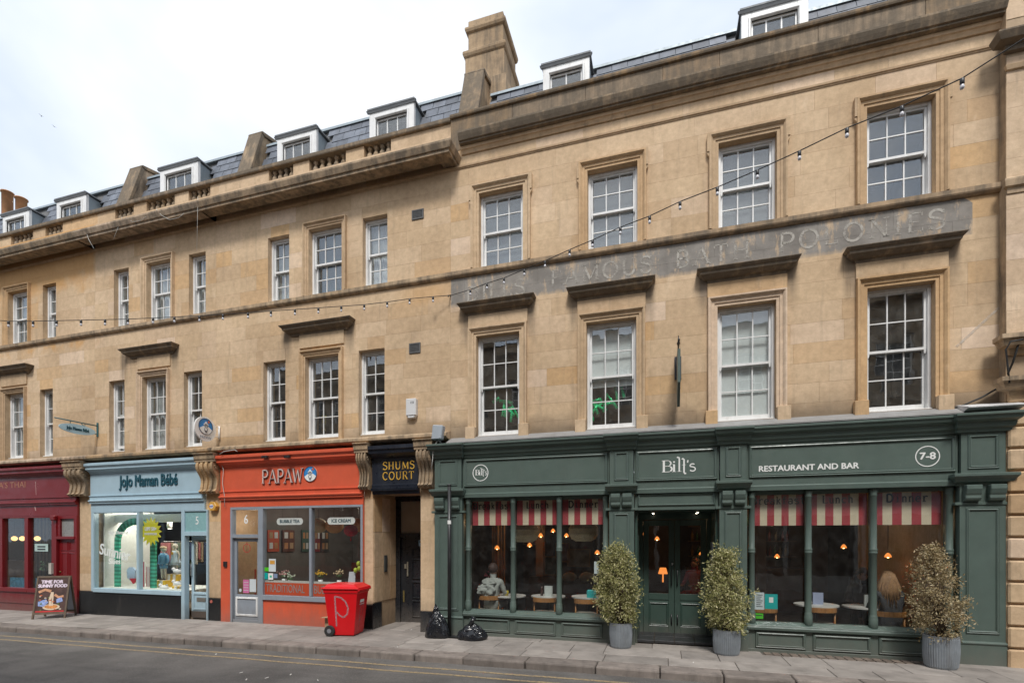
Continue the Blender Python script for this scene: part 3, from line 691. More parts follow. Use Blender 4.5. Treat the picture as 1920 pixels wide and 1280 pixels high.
def balustrade(thg, x0, x1, gaps):
    edges = [x0]+[v for g in gaps for v in g[:2]]+[x1]
    for a, b in zip(edges[::2], edges[1::2]):
        if b > a: build('parapet_panel', MB().box(a, b, .06, .30, 9.38, 10.035), TRIM, thg, bevel=.004)
    for a, b, n in gaps:
        a, b = max(a, x0), min(b, x1)
        build('plinth', MB().box(a, b, .08, .28, 9.38, 9.50), TRIM, thg); balusters(thg, a+.02, b-.02, n, 9.50, 10.035, .15)
def gap(px0, px1, n): return (fx(px0), fx(px1), n)
def triple(xm, cov_up=(None,)*3, cov_lo=(None,)*3, lo=3.98):
    # pale three-window group centred on xm
    return None
UZ = (7.055, 8.48); LZ = (3.985, 5.745)
def group_windows(ub, lb, cu, cl, o=0):
    w = []
    for i, ((a, b), c) in enumerate(zip(ub, cu)): w.append((a, b, *UZ, 3 if i == 1 else 2, c))
    for i, ((a, b), c) in enumerate(zip(lb, cl)): w.append((a, b, *LZ, 3 if i == 1 else 2, c, o if i == 0 else 0))
    return w
def centre_trim(thg, ub, lb):
    build('architrave', MB().frame(ub[0], ub[1], UZ[0]-.008, UZ[1], ARCH, closed=False), TRIM, thg)
    build('architrave', MB().frame(lb[0], lb[1], LZ[0]-.1, LZ[1], ARCH, closed=False), TRIM, thg)
    build('frieze', MB().box(lb[0]-.14, lb[1]+.14, -.028, 0, LZ[1]+.19, 6.235), TRIM, thg, bevel=.004)
    hood(thg, lb[0]-.52, lb[1]+.40, 6.41)
def ledge_left(thg, x0, x1):
    build('shop_ledge', MB().cornice(x0, x1, [(0,3.77),(.06,3.775),(.20,3.80),(.22,3.82),(.22,3.87),(.20,3.89),(0,3.945)], False, False), LEDGE, thg)

# ---- house A (far left)
A = thing('terrace_house', 'leftmost stone terrace house with orange stained wall above the maroon restaurant front', 'house', (XA,0,0), 'houses of the stone terrace')
uA = [(-17.93,-17.42),(-16.93,-16.15),(-15.57,-15.07)]; lA = [(-18.1,-17.55),(-17.04,-16.3),(-15.68,-15.19)]
upper(A, XA, XB, group_windows(uA, lA, ('left','sides','left'), (None,'net','grey'))+[(-19.9,-19.3,*UZ,2,None)], 10)
centre_trim(A, uA[1], lA[1]); ledge_left(A, XA, XB); cor_left(A, XA, XB)
balustrade(A, XA, XB, [gap(-52,-14,5), gap(15,57,5), gap(80,112.5,4)])
dA = [(fx(5,.55), fx(54,.55)), (fx(106,.55), fx(161,.55))]
mans(A, XA, XB, [(a-.05, b+.05) for a, b in dA], 1)
for a, b in dA: dormer(A, a, b, 9.9, 11.12)
party_wall(A, XB-.03, XB+.37, zt=11.72)
ch = build('chimney', MB().box(-20.3, -17.55, 2.2, 3.2, 9.7, 12.05).cornice(-20.3,-17.55,[(0,11.85),(.06,11.87),(.1,11.93),(.1,12.0),(0,12.06)],True,True,y=2.2,back=3.2), LEDGE, A)
for px, t in ((-25,360),(14,361),(40,373)):
    zt_ = fz(px, t, 2.6); build('chimney_pot', MB().lathe([(.16,12.05),(.15,12.3),(.155,zt_-.04),(.185,zt_-.03),(.185,zt_),(.13,zt_),(.13,zt_-.2)], (fx(px,2.6),2.6,0), 16), TERRA, ch)
# ---- house B
B = thing('terrace_house', 'stone terrace house with net curtains above the pale blue baby clothes shop', 'house', (XB,0,0), 'houses of the stone terrace')
uB = [(-13.02,-12.52),(-11.93,-11.17),(-10.615,-10.11)]; lB = [(-13.18,-12.66),(-12.07,-11.31),(-10.77,-10.22)]
upper(B, XB, XC, group_windows(uB, lB, ('net','net','net'), ('left','left',None), .06), 20)
centre_trim(B, uB[1], lB[1]); ledge_left(B, XB, XC); cor_left(B, XB, XC)
balustrade(B, XB, XC, [gap(211,246,4), gap(270,323,5), gap(349,390,4)])
dB = (fx(300,.55), fx(371,.55)); mans(B, XB+.4, XC, [(dB[0]-.05, dB[1]+.05)], 2); dormer(B, dB[0], dB[1], 9.9, 11.19)
party_wall(B, XC+.06, XC+.42, zt=11.72)
# ---- house C
C = thing('terrace_house', 'stone terrace house with two dormers above the orange bubble tea shop', 'house', (XC,0,0), 'houses of the stone terrace')
uC = [(-8.35,-7.785),(-7.275,-6.45),(-5.95,-5.37)]; lC = [(-8.475,-7.885),(-7.365,-6.53),(-6.045,-5.435)]
upper(C, XC, XD, group_windows(uC, lC, ('venetian','bluevenetian','lace'), (None,None,None)), 30)
centre_trim(C, uC[1], lC[1]); ledge_left(C, XC, XD); cor_left(C, XC, XD-.01, True)
balustrade(C, XC, XD, [gap(500,546,4), gap(576,645,5), gap(679,730,4)])
dC = [(fx(519.5,.55), fx(593,.55)), (fx(692.5,.55), fx(776,.55))]
mans(C, XC+.45, XD-.1, [(a-.05, b+.05) for a, b in dC], 3)
for a, b in dC: dormer(C, a, b, 9.9, 11.18)
for (a, b, c, d) in ((-4.81,-4.55,8.235,8.425), (-4.87,-4.62,5.56,5.76)):
    g = MB().frame(a+.02, b-.02, c+.02, d-.02, [(0,.0),(0,.018),(.02,.018),(.02,-.002)])
    v = build('vent_grille', MB().box(a, b, -.004, 0, c, d), pm('vent_grey', (.05,.05,.052), .6), C)
    build('grille_frame', g, pm('vent_frame', (.10,.10,.10), .6), v)
    bars = MB()
    for i in range(8): bars.box(a+.03+i*(b-a-.06)/7-.004, a+.03+i*(b-a-.06)/7+.004, -.014, -.005, c+.02, d-.02)
    for i in range(6): bars.box(a+.02, b-.02, -.012, -.006, c+.03+i*(d-c-.06)/5-.003, c+.03+i*(d-c-.06)/5+.003)
    build('grille_bars', bars, pm('vent_frame', (.1,.1,.1), .6), v)
# ---- house D
D = thing('terrace_house', 'large stone house with faded painted lettering above the green restaurant front', 'house', (XD,0,0), 'houses of the stone terrace')
uD = [(-3.375,-2.495),(-1.283,-.405),(.925,1.81),(3.08,3.975)]; lD = [(-3.43,-2.565),(-1.303,-.424),(.908,1.80),(3.085,3.97)]
wD = []
for i, (a, b) in enumerate(uD): wD.append((a, b, 7.055, 8.49 if i < 3 else 8.56, 3, 'grey' if i in (1,2) else (None if i else 'grey')))
for i, (a, b) in enumerate(lD): wD.append((a, b, 3.81, 5.745, 3, (None,'halfblind','blind',None)[i]))
upper(D, XD, XE, wD, 40, zl=3.7)
for (a, b), zt_ in zip(uD, (8.49,8.49,8.49,8.56)):
    build('architrave', MB().frame(a, b, 7.048, zt_, ARCHW, closed=False), TRIM, D)
    for s_, xx in ((-1, a-.155), (1, b+.155)):
        build('ear', MB().box(xx-.03 if s_ < 0 else xx-.01, xx+.01 if s_ < 0 else xx+.03, -.074, 0, zt_-.14, zt_+.153).prism([(xx+s_*.03, zt_-.14), (xx+s_*.03, zt_-.17), (xx+s_*.0, zt_-.22), (xx-s_*.01, zt_-.14)], -.06, 0), TRIM, D)
for i, (a, b) in enumerate(lD):
    build('architrave', MB().frame(a, b, 3.98, 5.745, ARCHW, closed=False), TRIM, D)
    for s_ in (-1, 1):
        xx = a-.155 if s_ < 0 else b+.0; build('plinth_block', MB().box(xx-.04 if s_ < 0 else xx+.005, xx+.15 if s_ < 0 else xx+.20, -.10, 0, 3.72, 3.985), TRIM, D, bevel=.006)
    build('frieze', MB().box(a-.16, b+.16, -.03, 0, 5.902, 6.145), TRIM, D, bevel=.004)
    hood(D, a-.325, b+.315, 6.34)
build('moulding', MB().cornice(XD+.24, XE, [(.0,9.421),(.15,9.425),(.15,9.45),(.18,9.46),(.21,9.52),(.23,9.57),(.23,9.60),(0,9.66)], False, False), SOOT, D)
build('moulding', MB().cornice(XD+.24, XE, [(0,9.30),(.02,9.305),(.03,9.33),(.05,9.36),(.07,9.37),(.08,9.419),(0,9.42)], False, False), TRIM, D)
def parapet_stones():
    x = XD+.0; r = random.Random(5)
    while x < XE-.05:
        wd = r.uniform(.9, 1.5); xe = min(XE, x+wd)
        if XE-xe < .4: xe = XE
        build('parapet_stone', MB().box(x+.002, xe-.002, .0+r.uniform(-.002,.002), .34, 9.42, 10.05), PARA, D, bevel=.004); x = xe
parapet_stones()
build('coping', MB().cornice(XD+.0, XE, [(0,10.05),(.04,10.055),(.05,10.08),(.05,10.115),(0,10.14)], False, False, y=.0, back=.36), SOOT, D)
dD = [(fx(1018,.55), fx(1105,.55)), (fx(1390,.55), fx(1516,.55))]
mans(D, XD+.45, XE, [(a-.05, b+.05) for a, b in dD], 4, top=11.28)
for i, (a, b) in enumerate(dD): dormer(D, a, b, 9.9, 11.13, panes=2 if i == 0 else 3)
party_wall(D, XD-.05, XD+.35, zt=11.72)
cy0, cy1 = 2.0, 3.15; cx0, cx1 = -4.47, -3.5
chm = build('chimney', MB().box(cx0, cx1, cy0, cy1, 9.7, 13.30).box(cx0+.06, cx1-.04, cy0+.05, cy1-.05, 13.30, 14.14)
      .cornice(cx0, cx1, [(0,13.22),(.03,13.25),(.05,13.30),(.05,13.36),(-.05,13.42)], True, True, y=cy0, back=cy1)
      .cornice(cx0+.04, cx1-.02, [(0,13.84),(.03,13.86),(.05,13.91),(.05,13.96),(-.02,13.98)], True, True, y=cy0+.04, back=cy1-.04), stone_mat('chimney_stone', grime=.42, features=False, light=.72), D, bevel=.01)
build('chimney_base', MB().box(cx0+.3, cx1+.25, 1.35, cy1, 9.7, 12.0), LEDGE, chm)
build('white_patch_repair', MB().add([(4.22,-.006,4.72),(4.25,-.006,4.70),(4.76,-.006,5.21),(4.74,-.006,5.24)], [(0,1,2,3)]), faded('lime_smear', (.6,.55,.48), .4, .7, .7, 12), D)
# ghost lettering
for s_, p0, p1 in (('DILLS',874,984), ('FAMOUS',1032,1222), ('BATH',1266,1406), ('POLONIES',1460,1772)):
    x0, x1 = fx(p0), fx(p1); base = sum(GL[c][0] for c in s_)+.16*(len(s_)-1); h = .29; sx = (x1-x0)/(base*h)
    zc = {'D':6.43, 'F':6.50, 'B':6.50, 'P':6.52}[s_[0]]
    build('painted_lettering', strokes(s_, h, (x0+x1)/2, zc, -.004, .0, wt=.10, sx=sx, track=.16), GHOST, D)
# ---- house E (right edge, stands forward)
E_ = thing('rusticated_house', 'pale stone building with rough coursed ground floor at the right edge', 'house', (XE,-.15,0))
build('wall_core', MB().box(XE+.002, 9.5, -.143, .3, -.3, 13.0).box(XE+.003, 9.5, .3, 6, 3, 12.9), CORE, E_)
stones(E_, XE, 7.6, 4.75, 8.75, [], .36, 71, y=-.15, mat=PALE, wmin=.7, wmax=1.2)
stones(E_, XE, 7.6, 9.3, 12.9, [], .4, 72, y=-.15, mat=PALE, wmin=.7, wmax=1.2)
build('side_return', MB().box(XE-.004, XE+.004, -.15, .02, 3.7, 12.9), LEDGE, E_)
r = random.Random(8); z = -.05; i = 0
RUST = stone_mat('rusticated_stone', grime=.22, features=False, light=1.0)
while z < 3.95:
    x = XE+(.0 if i % 2 else .0); 
    while x < 7.6:
        wd = r.uniform(.5,.9); build('stone', MB().box(x+.008, x+wd-.008, -.15-.045, -.11, z+.012, z+.305), RUST, E_, bevel=.022); x += wd
    z += .318; i += 1
for z, p, m_ in ((9.0,.22,SOOT), (6.98,.07,LEDGE)):
    build('cornice', MB().cornice(XE+.02, 9.5, [(0,z-.2),(p*.25,z-.19),(p*.3,z-.12),(p*.8,z-.1),(p,z-.02),(p,z),(0,z+.05)], True, False, y=-.15), m_, E_)
build('moulding', MB().cornice(XE+.02, 9.5, [(0,8.55),(.03,8.56),(.05,8.62),(0,8.66)], True, False, y=-.15), TRIM, E_)
for z in (4.72, 4.12): build('cornice', MB().cornice(XE+.06, 9.5, [(0,z-.26),(.04,z-.25),(.07,z-.17),(.16,z-.15),(.19,z-.08),(.22,z-.06),(.22,z),(0,z+.05)], True, False, y=-.15), LEDGE, E_)

# ================================================================== PIERS, CONSOLES, PASSAGE
def console(thg, x0, x1, zb, zt):
    h = zt-zb; w3 = (x1-x0)
    cap = MB().cornice(x0+.01, x1-.01, [(.02,zt-.20),(.24,zt-.195),(.24,zt-.16),(.26,zt-.13),(.27,zt-.03),(.30,zt-.02),(.30,zt),(0,zt)], True, True, y=0, back=.0, side=.12)
    c = build('console', cap, LEDGE, thg, bevel=.005)
    z1 = zt-.20
    def prof(k):
        pts = []
        for i in range(15):
            t = i/14; z = z1-(z1-zb-.0)*t
            y = .235-.13*(1-math.cos(math.pi*min(1, t*1.15)))/2+.03*math.sin(t*9.)+k
            if t > .86: y += .035*math.sin((t-.86)/.14*math.pi)+.015
            pts.append((-y, z))
        return pts+[(0, zb), (0, z1)]
    n = 7; mb = MB(); dw = (w3-.06)/n
    for i in range(n):
        k = (.0, -.03, .012, -.028, .012, -.03, .0)[i]
        mb.xprism(prof(k), x0+.03+i*dw, x0+.03+(i+1)*dw)
    build('scroll', mb, LEDGE, c)
    # side volute
    s = MB()
    for sgn, xx in ((-1, x0+.03), (1, x1-.03)):
        pts = [(xx+sgn*.008, -.13-.075*(1-i/26)*math.cos(i*.55), z1-.12+.075*(1-i/26)*math.sin(i*.55)) for i in range(26)]; s.tube(pts, .009, 5)
    build('volute', s, LEDGE, c)
    return c
def pier(thg, x0, x1, z1, plinth=.52, y1=1.2, dark=TERR, con=None):
    core(thg, x0, x1, -.3, z1, [], y0=.006, y1=y1, name='pier_core')
    stones(thg, x0, x1, plinth-.02, z1-.02, [], .45, int(x0*-100) % 97, wmin=2, wmax=3, depth=.02)
    if dark is not None: build('plinth_panel', MB().box(x0+.004, x1-.004, -.022, .004, -.2, plinth-.03), dark, thg, bevel=.004)
    if con: console(thg, con[0], con[1], con[2], con[3])
pier(A, -14.20, -13.735, 3.55, .54, con=(-14.42,-13.80,2.90,3.76))
pier(B, -10.09, -9.62, 3.55, .50, con=(-10.16,-9.62,2.86,3.76))
pier(C, -5.905, -5.70, 3.55, .50, con=(-5.98,-5.70,2.84,3.77))
pier(C, -4.62, -4.25, 3.55, .42, dark=BLACKP, con=(-4.63,-4.27,2.84,3.77))
build('wall_core', MB().box(XE-.5, XE+.001, .03, 4, -.3, 3.49), CORE, D)
# dividing walls between the shops
for t_, x in ((A, -20.3), (B, -13.85), (C, -9.8), (C, -4.4)):
    build('dividing_wall', MB().box(x-.05, x+.05, 1.21 if x > -5 or x == -9.8 or x == -13.85 else .1, 6.0, -.3, 3.49), ROOMW, t_)
# passage side walls, soffit, inner door
core(C, -5.905, -5.70, -.3, 2.80, [], y0=1.2, y1=1.5, name='passage_wall')
for i in range(9): build('stone', MB().box(-5.70, -5.688, .02+(i % 3)*.32, .33+(i % 3)*.32, .52+(i//3)*.73, 1.24+(i//3)*.73), STONE, C)
build('plinth_panel', MB().box(-5.70, -5.682, -.02, .30, -.1, .50), BLACKP, C)
build('soffit', MB().box(-5.70, -4.60, .02, 1.05, 2.78, 3.4), PALE, C)
ps = thing('passage_sign', 'black fascia board with gold capitals over the narrow covered passage', 'sign', (-5.2,0,2.8))
pb = MB().cornice(-5.69, -4.64, [(.0,2.74),(.05,2.745),(.06,2.80),(.10,2.81),(.115,2.86),(.07,2.87),(.075,2.93),(.06,2.94),(.06,3.47),(.12,3.50),(.20,3.55),(.22,3.62),(.24,3.63),(.24,3.70),(0,3.74)], False, False)
build('board', pb, pm('blueblack_paint', (.014,.018,.028), .33, .1, 5, .1, dirt=(.08,.085,.1), dirt_amt=.35), ps)
x0_, x1_ = fx(718,-.07), fx(777,-.07)
build('lettering', strokes('SHUMS', .155, (x0_+x1_)/2, 3.235, -.075, -.06, wt=.085, sx=(x1_-x0_)/(.155*(sum(GL[c][0] for c in 'SHUMS')+.15*4)), track=.15), GOLD, ps)
build('lettering', strokes('COURT', .155, (x0_+x1_)/2-.01, 3.03, -.075, -.06, wt=.085, sx=(x1_-x0_)/(.155*(sum(GL[c][0] for c in 'COURT')+.15*4)), track=.15), GOLD, ps)
pd = thing('passage_door', 'black panelled door with worn latch set back inside the passage', 'door', (-5.1,.94,0))
build('frame', MB().box(-5.70,-5.585,.90,1.02,-.05,2.78).box(-5.585,-4.62,.901,1.02,2.66,2.78).box(-5.585,-4.62,.902,1.02,1.86,1.96), BLACKP, pd)
build('fanlight_panel', MB().box(-5.585,-4.62,.95,.97,1.96,2.66), pm('cream_panel', (.30,.26,.20), .7), pd)
dr = MB().box(-5.585,-4.62,.955,.99,-.05,1.86); dl = build('door', dr, BLACKP, pd)
for a, b, c, d in ((-5.30,-4.98,1.44,1.62),(-5.30,-4.98,.95,1.38),(-5.30,-4.98,.52,.88),(-5.30,-4.98,.10,.46),(-4.88,-4.68,.95,1.38)):
    build('door_panel', MB().frame(a+.02, b-.02, c+.02, d-.02, [(0,-.0),(.0,.006),(.012,.022),(.03,.012),(.03,-.001)], y=.955), BLACKP, dl)
build('latch', MB().box(-5.49,-5.44,.925,.955,1.17,1.27).box(-5.43,-5.40,.93,.955,1.0,1.32), pm('worn_brass',(.3,.28,.22),.5,metal=.5), dl)
build('letter_plate', MB().box(-5.535,-5.50,.945,.955,.42,.68), pm('aged_brass',(.22,.17,.06),.5,metal=.5), dl)
build('notice', MB().box(-5.15,-4.84,.948,.954,1.67,1.80), pm('blue_notice',(.25,.42,.58),.5), dl)
build('notice_marks', MB().box(-5.13,-4.98,.945,.948,1.745,1.785).box(-4.96,-4.85,.945,.948,1.74,1.755).box(-5.08,-4.85,.945,.948,1.70,1.72), BLACKP, dl)
ent = tag(build('entry_panel', MB().box(-5.70,-5.675,.40,.52,1.12,1.48).box(-5.676,-5.668,.42,.50,1.15,1.45), pm('steel_dark',(.12,.13,.13),.4,metal=.6), org=(-5.69,.45,1.1)), 'slim grey door entry panel on the passage side wall', 'entry panel')
# ================================================================== SHOPFRONT HELPERS
def panes(thg, xs, z0, z1, y, mat=SHOPGLASS):
    for a, b in xs: build('pane', MB().box(a, b, y-.003, y+.003, z0, z1), mat, thg)
def interior(x0, x1, y1, z1, wall, floor, ceil, y0=.36, z0=None):
    z0 = gz((x0+x1)/2)+.02 if z0 is None else z0
    struct('shop_floor', MB().box(x0, x1, max(y0-.05,.06), y1, z0-.1, z0), floor)
    struct('shop_wall', MB().box(x0, x1, y1, y1+.05, z0, z1).box(x0-.04, x0, y0, y1, z0, z1).box(x1, x1+.04, y0, y1, z0, z1), wall)
    struct('shop_ceiling', MB().box(x0, x1, max(y0-.2, .02), y1, z1, z1+.05), ceil)
def lamp_pt(loc, e, col=(1,.62,.3), r=.04, name='bulb_light', parent=None):
    l = bpy.data.lights.new(name, 'POINT'); l.energy = e; l.color = col; l.shadow_soft_size = r
    o = bpy.data.objects.new(name, l); COL.objects.link(o); o.location = loc; return o
MOULD = [(0,-.004),(0,.012),(.012,.022),(.026,.012),(.036,.018),(.046,.0)]
WARM = emis('warm_bulb', (1,.50,.18), 9); WARM2 = emis('warm_shade', (1,.30,.06), .55)
# ---------------------------------------------------------------- green restaurant front
Yf = -.10
G = thing('shopfront', 'dark green timber restaurant front with striped blinds and double doors', 'shopfront', (.3,Yf,0))
pil = [(-4.245,-3.67), (-.88,-.455), (.925,1.345), (4.21,4.757)]
bays = [(-3.66,-.89), (-.445,.915), (1.355,4.20)]
CZ = [(.0,3.385),(.02,3.39),(.03,3.43),(.06,3.45),(.075,3.50),(.075,3.52),(.13,3.55),(.15,3.60),(.165,3.605),(.165,3.64),(0,3.68)]
for a, b in bays: build('cornice', MB().cornice(a-.01, b+.01, CZ, False, False, y=Yf, back=.0), GREEN, G, bevel=.003)
for a, b in bays:
    build('fascia', MB().box(a-.01, b+.01, Yf, .0, 2.70, 3.385), GREEN, G)
    build('fascia_moulding', MB().frame(a+.07, b-.07, 2.885, 3.315, [(0,.0),(0,.012),(.012,.028),(.03,.02),(.042,.03),(.052,.0)], y=Yf), GREEN, G)
    build('architrave', MB().cornice(a-.01, b+.01, [(0,2.62),(.025,2.622),(.03,2.69),(.0,2.71)], False, False, y=Yf, back=.0), GREEN, G)
for k, (a, b) in enumerate(pil):
    p = build('pilaster', MB().box(a, b, Yf-.045, .03, .33, 2.70), GREEN, G)
    build('cap', MB().cornice(a+.0, b-.0, [(q*1.15+.07, z) for q, z in CZ[:-1]]+[(0,3.70)], True, True, y=Yf, back=.0, side=.32 if k < 3 else .5), GREEN, p, bevel=.003)
    build('frieze_block', MB().box(a+.01, b-.01, Yf-.06, .03, 2.79, 3.39), GREEN, p)
    build('panel_moulding', MB().frame(a+.13, b-.13, 2.90, 3.315, MOULD, y=Yf-.06), GREEN, p)
    build('capital', MB().cornice(a+.0, b-.0, [(.045,2.615),(.05,2.65),(.10,2.665),(.12,2.70),(.155,2.735),(.165,2.745),(.165,2.785),(.06,2.80)], True, True, y=Yf, back=.0, side=.4 if k < 3 else .7), GREEN, p, bevel=.003)
    w_ = b-a; cw = min(.19, w_*.37)
    for xa in (a+.035, b-.035-cw):
        pr = [(0,2.62),(-.155,2.62),(-.16,2.56),(-.14,2.50),(-.125,2.47),(-.13,2.43),(-.115,2.40),(-.06,2.38),(0,2.38)]
        build('bracket', MB().xprism([(Yf+y, z) for y, z in pr], xa, xa+cw), GREEN, p, bevel=.008)
    build('necking', MB().cornice(a, b, [(.045,2.33),(.06,2.335),(.06,2.37),(.045,2.375)], True, True, y=Yf, back=0), GREEN, p)
    build('panel_moulding', MB().frame(a+.115, b-.115, .50, 2.25, MOULD, y=Yf-.045), GREEN, p)
    build('plinth', MB().cornice(a-.02, b+.02, [(.055,-.1),(.055,.30),(.07,.305),(.07,.325),(.045,.345)], False, False, y=Yf, back=.03), GREEN, p, bevel=.003)
cols_ = {0: [fx(960,Yf), fx(1047,Yf)], 2: [fx(1518,Yf), fx(1641,Yf)]}
def colonnette(x, half=0):
    mb = MB(); r_ = .048; prof = [(.062,.37),(.062,.60),(.056,.61),(.060,.63),(.052,.645),(r_,.66),(r_,1.60),(.058,1.61),(.058,1.63),(.05,1.64),(.058,1.655),(.058,1.675),(r_,1.69),(r_,2.50),(.058,2.51),(.05,2.53),(.06,2.56),(.066,2.62)]
    mb.lathe(prof, (x, Yf+.075, .09 if False else 0), 14); return build('colonnette', mb, GREEN, G)
for bi in (0, 2):
    a, b = bays[bi]
    xs = [a+.075]+cols_[bi]+[b-.065]
    for x in xs: colonnette(x)
    for xj in xs: build('mullion', MB().box(xj-.035, xj+.035, Yf+.11, Yf+.17, .45, 2.62), GREEN, G)
    build('window_head', MB().box(a, b, Yf+.10, .05, 2.56, 2.63), GREEN, G)
    for xa, xb in zip(xs[:-1], xs[1:]): panes(G, [(xa+.036, xb-.036)], .47, 2.57, Yf+.14)
    build('sill', MB().cornice(a-.005, b+.005, [(-.02,.355),(.035,.358),(.045,.40),(.02,.41),(.02,.43),(-.1,.475)], False, False, y=Yf, back=.1), GREEN, G, bevel=.003)
    build('stall_riser', MB().box(a, b, Yf+.02, .05, -.1, .355), GREEN, G)
    build('skirting', MB().box(a, b, Yf+.0, .02, -.1, .045), GREEN, G, bevel=.004)
    for xa, xb in zip(xs[:-1], xs[1:]):
        build('stall_panel', MB().frame(xa+.095, xb-.095, .115, .285, [(0,0),(0,.015),(.012,.03),(.028,.018),(.04,.024),(.05,0)], y=Yf+.02), GREEN, G)
    # striped blinds with typed words
    for i, (xa, xb) in enumerate(zip(xs[:-1], xs[1:])):
        xa += .04; xb -= .04; n = 7 if bi == 0 else 7; zt0, zb0 = 2.56, 2.095 if bi == 0 else 2.055
        cr_ = MB(); rd = MB(); y = Yf+.20
        for k in range(n):
            u, v = xa+(xb-xa)*k/n, xa+(xb-xa)*(k+1)/n
            (rd if k % 2 == 0 else cr_).box(u, v, y, y+.004, zb0, zt0)
        bl = build('striped_blind', rd, REDC, G); build('cream_stripes', cr_, CREAM, bl)
        s_ = ('Breakfast','Lunch','Dinner')[i]; hw = .60*(len(s_))*.135
        build('lettering', strokes(s_, .125, (xa+xb)/2, 2.41, y-.006, y, wt=.14, sx=1.02, track=.1), BLACKP, bl)
# centre bay
a, b = bays[1]
build('lower_fascia', MB().box(a, b, Yf+.02, .0, 2.335, 2.62), GREEN, G)
build('lower_fascia_moulding', MB().frame(a+.08, b-.08, 2.43, 2.585, [(0,0),(0,.012),(.012,.026),(.03,.01),(.035,0)], y=Yf+.02), GREEN, G)
build('porch_soffit', MB().box(a, b, .0, .90, 2.32, 2.40), GREEND, G)
for xx, sg in ((a, 1), (b, -1)):
    build('porch_side', MB().box(xx-.0 if sg > 0 else xx-.04, xx+.04 if sg > 0 else xx, .0, .85, -.05, 2.32), GREEND, G)
    for z0, z1 in ((.12,.42),(.55,1.9)): build('side_panel', MB().box(xx+sg*.04, xx+sg*.052, .12, .70, z0, z1), GREEND, G, bevel=.008)
for k in range(2):
    for sg in (-.38, .38): 
        sp = build('spotlight', MB().lathe([(.03,2.30),(.03,2.322)], ((a+b)/2+sg, .35+.3*k, 0), 12), pm('chrome', (.5,.5,.5), .2, metal=1), G); build('bulb', MB().lathe([(.017,2.296),(.017,2.2995)], ((a+b)/2+sg, .35+.3*k, 0), 10), emis('downlight', (1,.86,.65), 6), sp)
Yd = .82; dx0, dx1 = a+.04, b-.04; dm = (dx0+dx1)/2
build('door_frame', MB().box(dx0, dx0+.07, Yd-.02, Yd+.06, .02, 2.32).box(dx1-.07, dx1, Yd-.02, Yd+.06, .02, 2.32).box(dx0+.07, dx1-.07, Yd-.02, Yd+.06, 2.20, 2.32), GREEND, G)
for xa, xb, hs in ((dx0+.075, dm-.003, 1), (dm+.003, dx1-.075, -1)):
    d_ = MB().box(xa, xa+.10, Yd, Yd+.045, .05, 2.19).box(xb-.10, xb, Yd, Yd+.045, .05, 2.19).box(xa+.1, xb-.1, Yd+.001, Yd+.045, 2.08, 2.19).box(xa+.1, xb-.1, Yd+.001, Yd+.045, .68, .80).box(xa+.1, xb-.1, Yd+.012, Yd+.035, .16, .68).box(xa+.1, xb-.1, Yd+.001, Yd+.045, .05, .17)
    dd = build('door', d_, GREEND, G, bevel=.004)
    build('door_panel', MB().frame(xa+.14, xb-.14, .22, .60, MOULD, y=Yd+.012), GREEND, dd)
    build('pane', MB().box(xa+.1, xb-.1, Yd+.02, Yd+.025, .80, 2.08), SHOPGLASS, dd)
    hx = xb-.05 if hs > 0 else xa+.05
    build('handle', MB().tube([(hx, Yd-.01, .95),(hx, Yd-.05, .97),(hx, Yd-.05, 1.25),(hx, Yd-.01, 1.27)], .009), IRON, dd)
    build('bolt', MB().tube([(hx, Yd-.012, .22),(hx, Yd-.012, .42)], .012), IRON, dd)
build('knob', MB().ball((dm-.04, Yd-.03, 1.36), .028), pm('chrome', (.5,.5,.5), .2, metal=1), G)
build('menu_board', MB().box(b-.065, b-.041, .25, .60, 1.15, 1.78), GREYF, G)
# lead flashing on top
build('flashing', MB().xprism([(-.26,3.655),(-.26,3.675),(-.02,3.80),(.0,3.80),(0,3.64)], XD+.02, XE-.55), pm('grey_flashing', (.25,.245,.24), .6, .12, 4, dirt=(.16,.15,.13), dirt_amt=.5), G)
build('flashing', MB().xprism([(-.36,3.715),(-.36,3.73),(-.02,3.83),(.0,3.83),(0,3.64)], XE-.545, XE+.13), pm('white_flashing', (.6,.6,.6), .6, .12, 4, dirt=(.2,.18,.15), dirt_amt=.5), G)
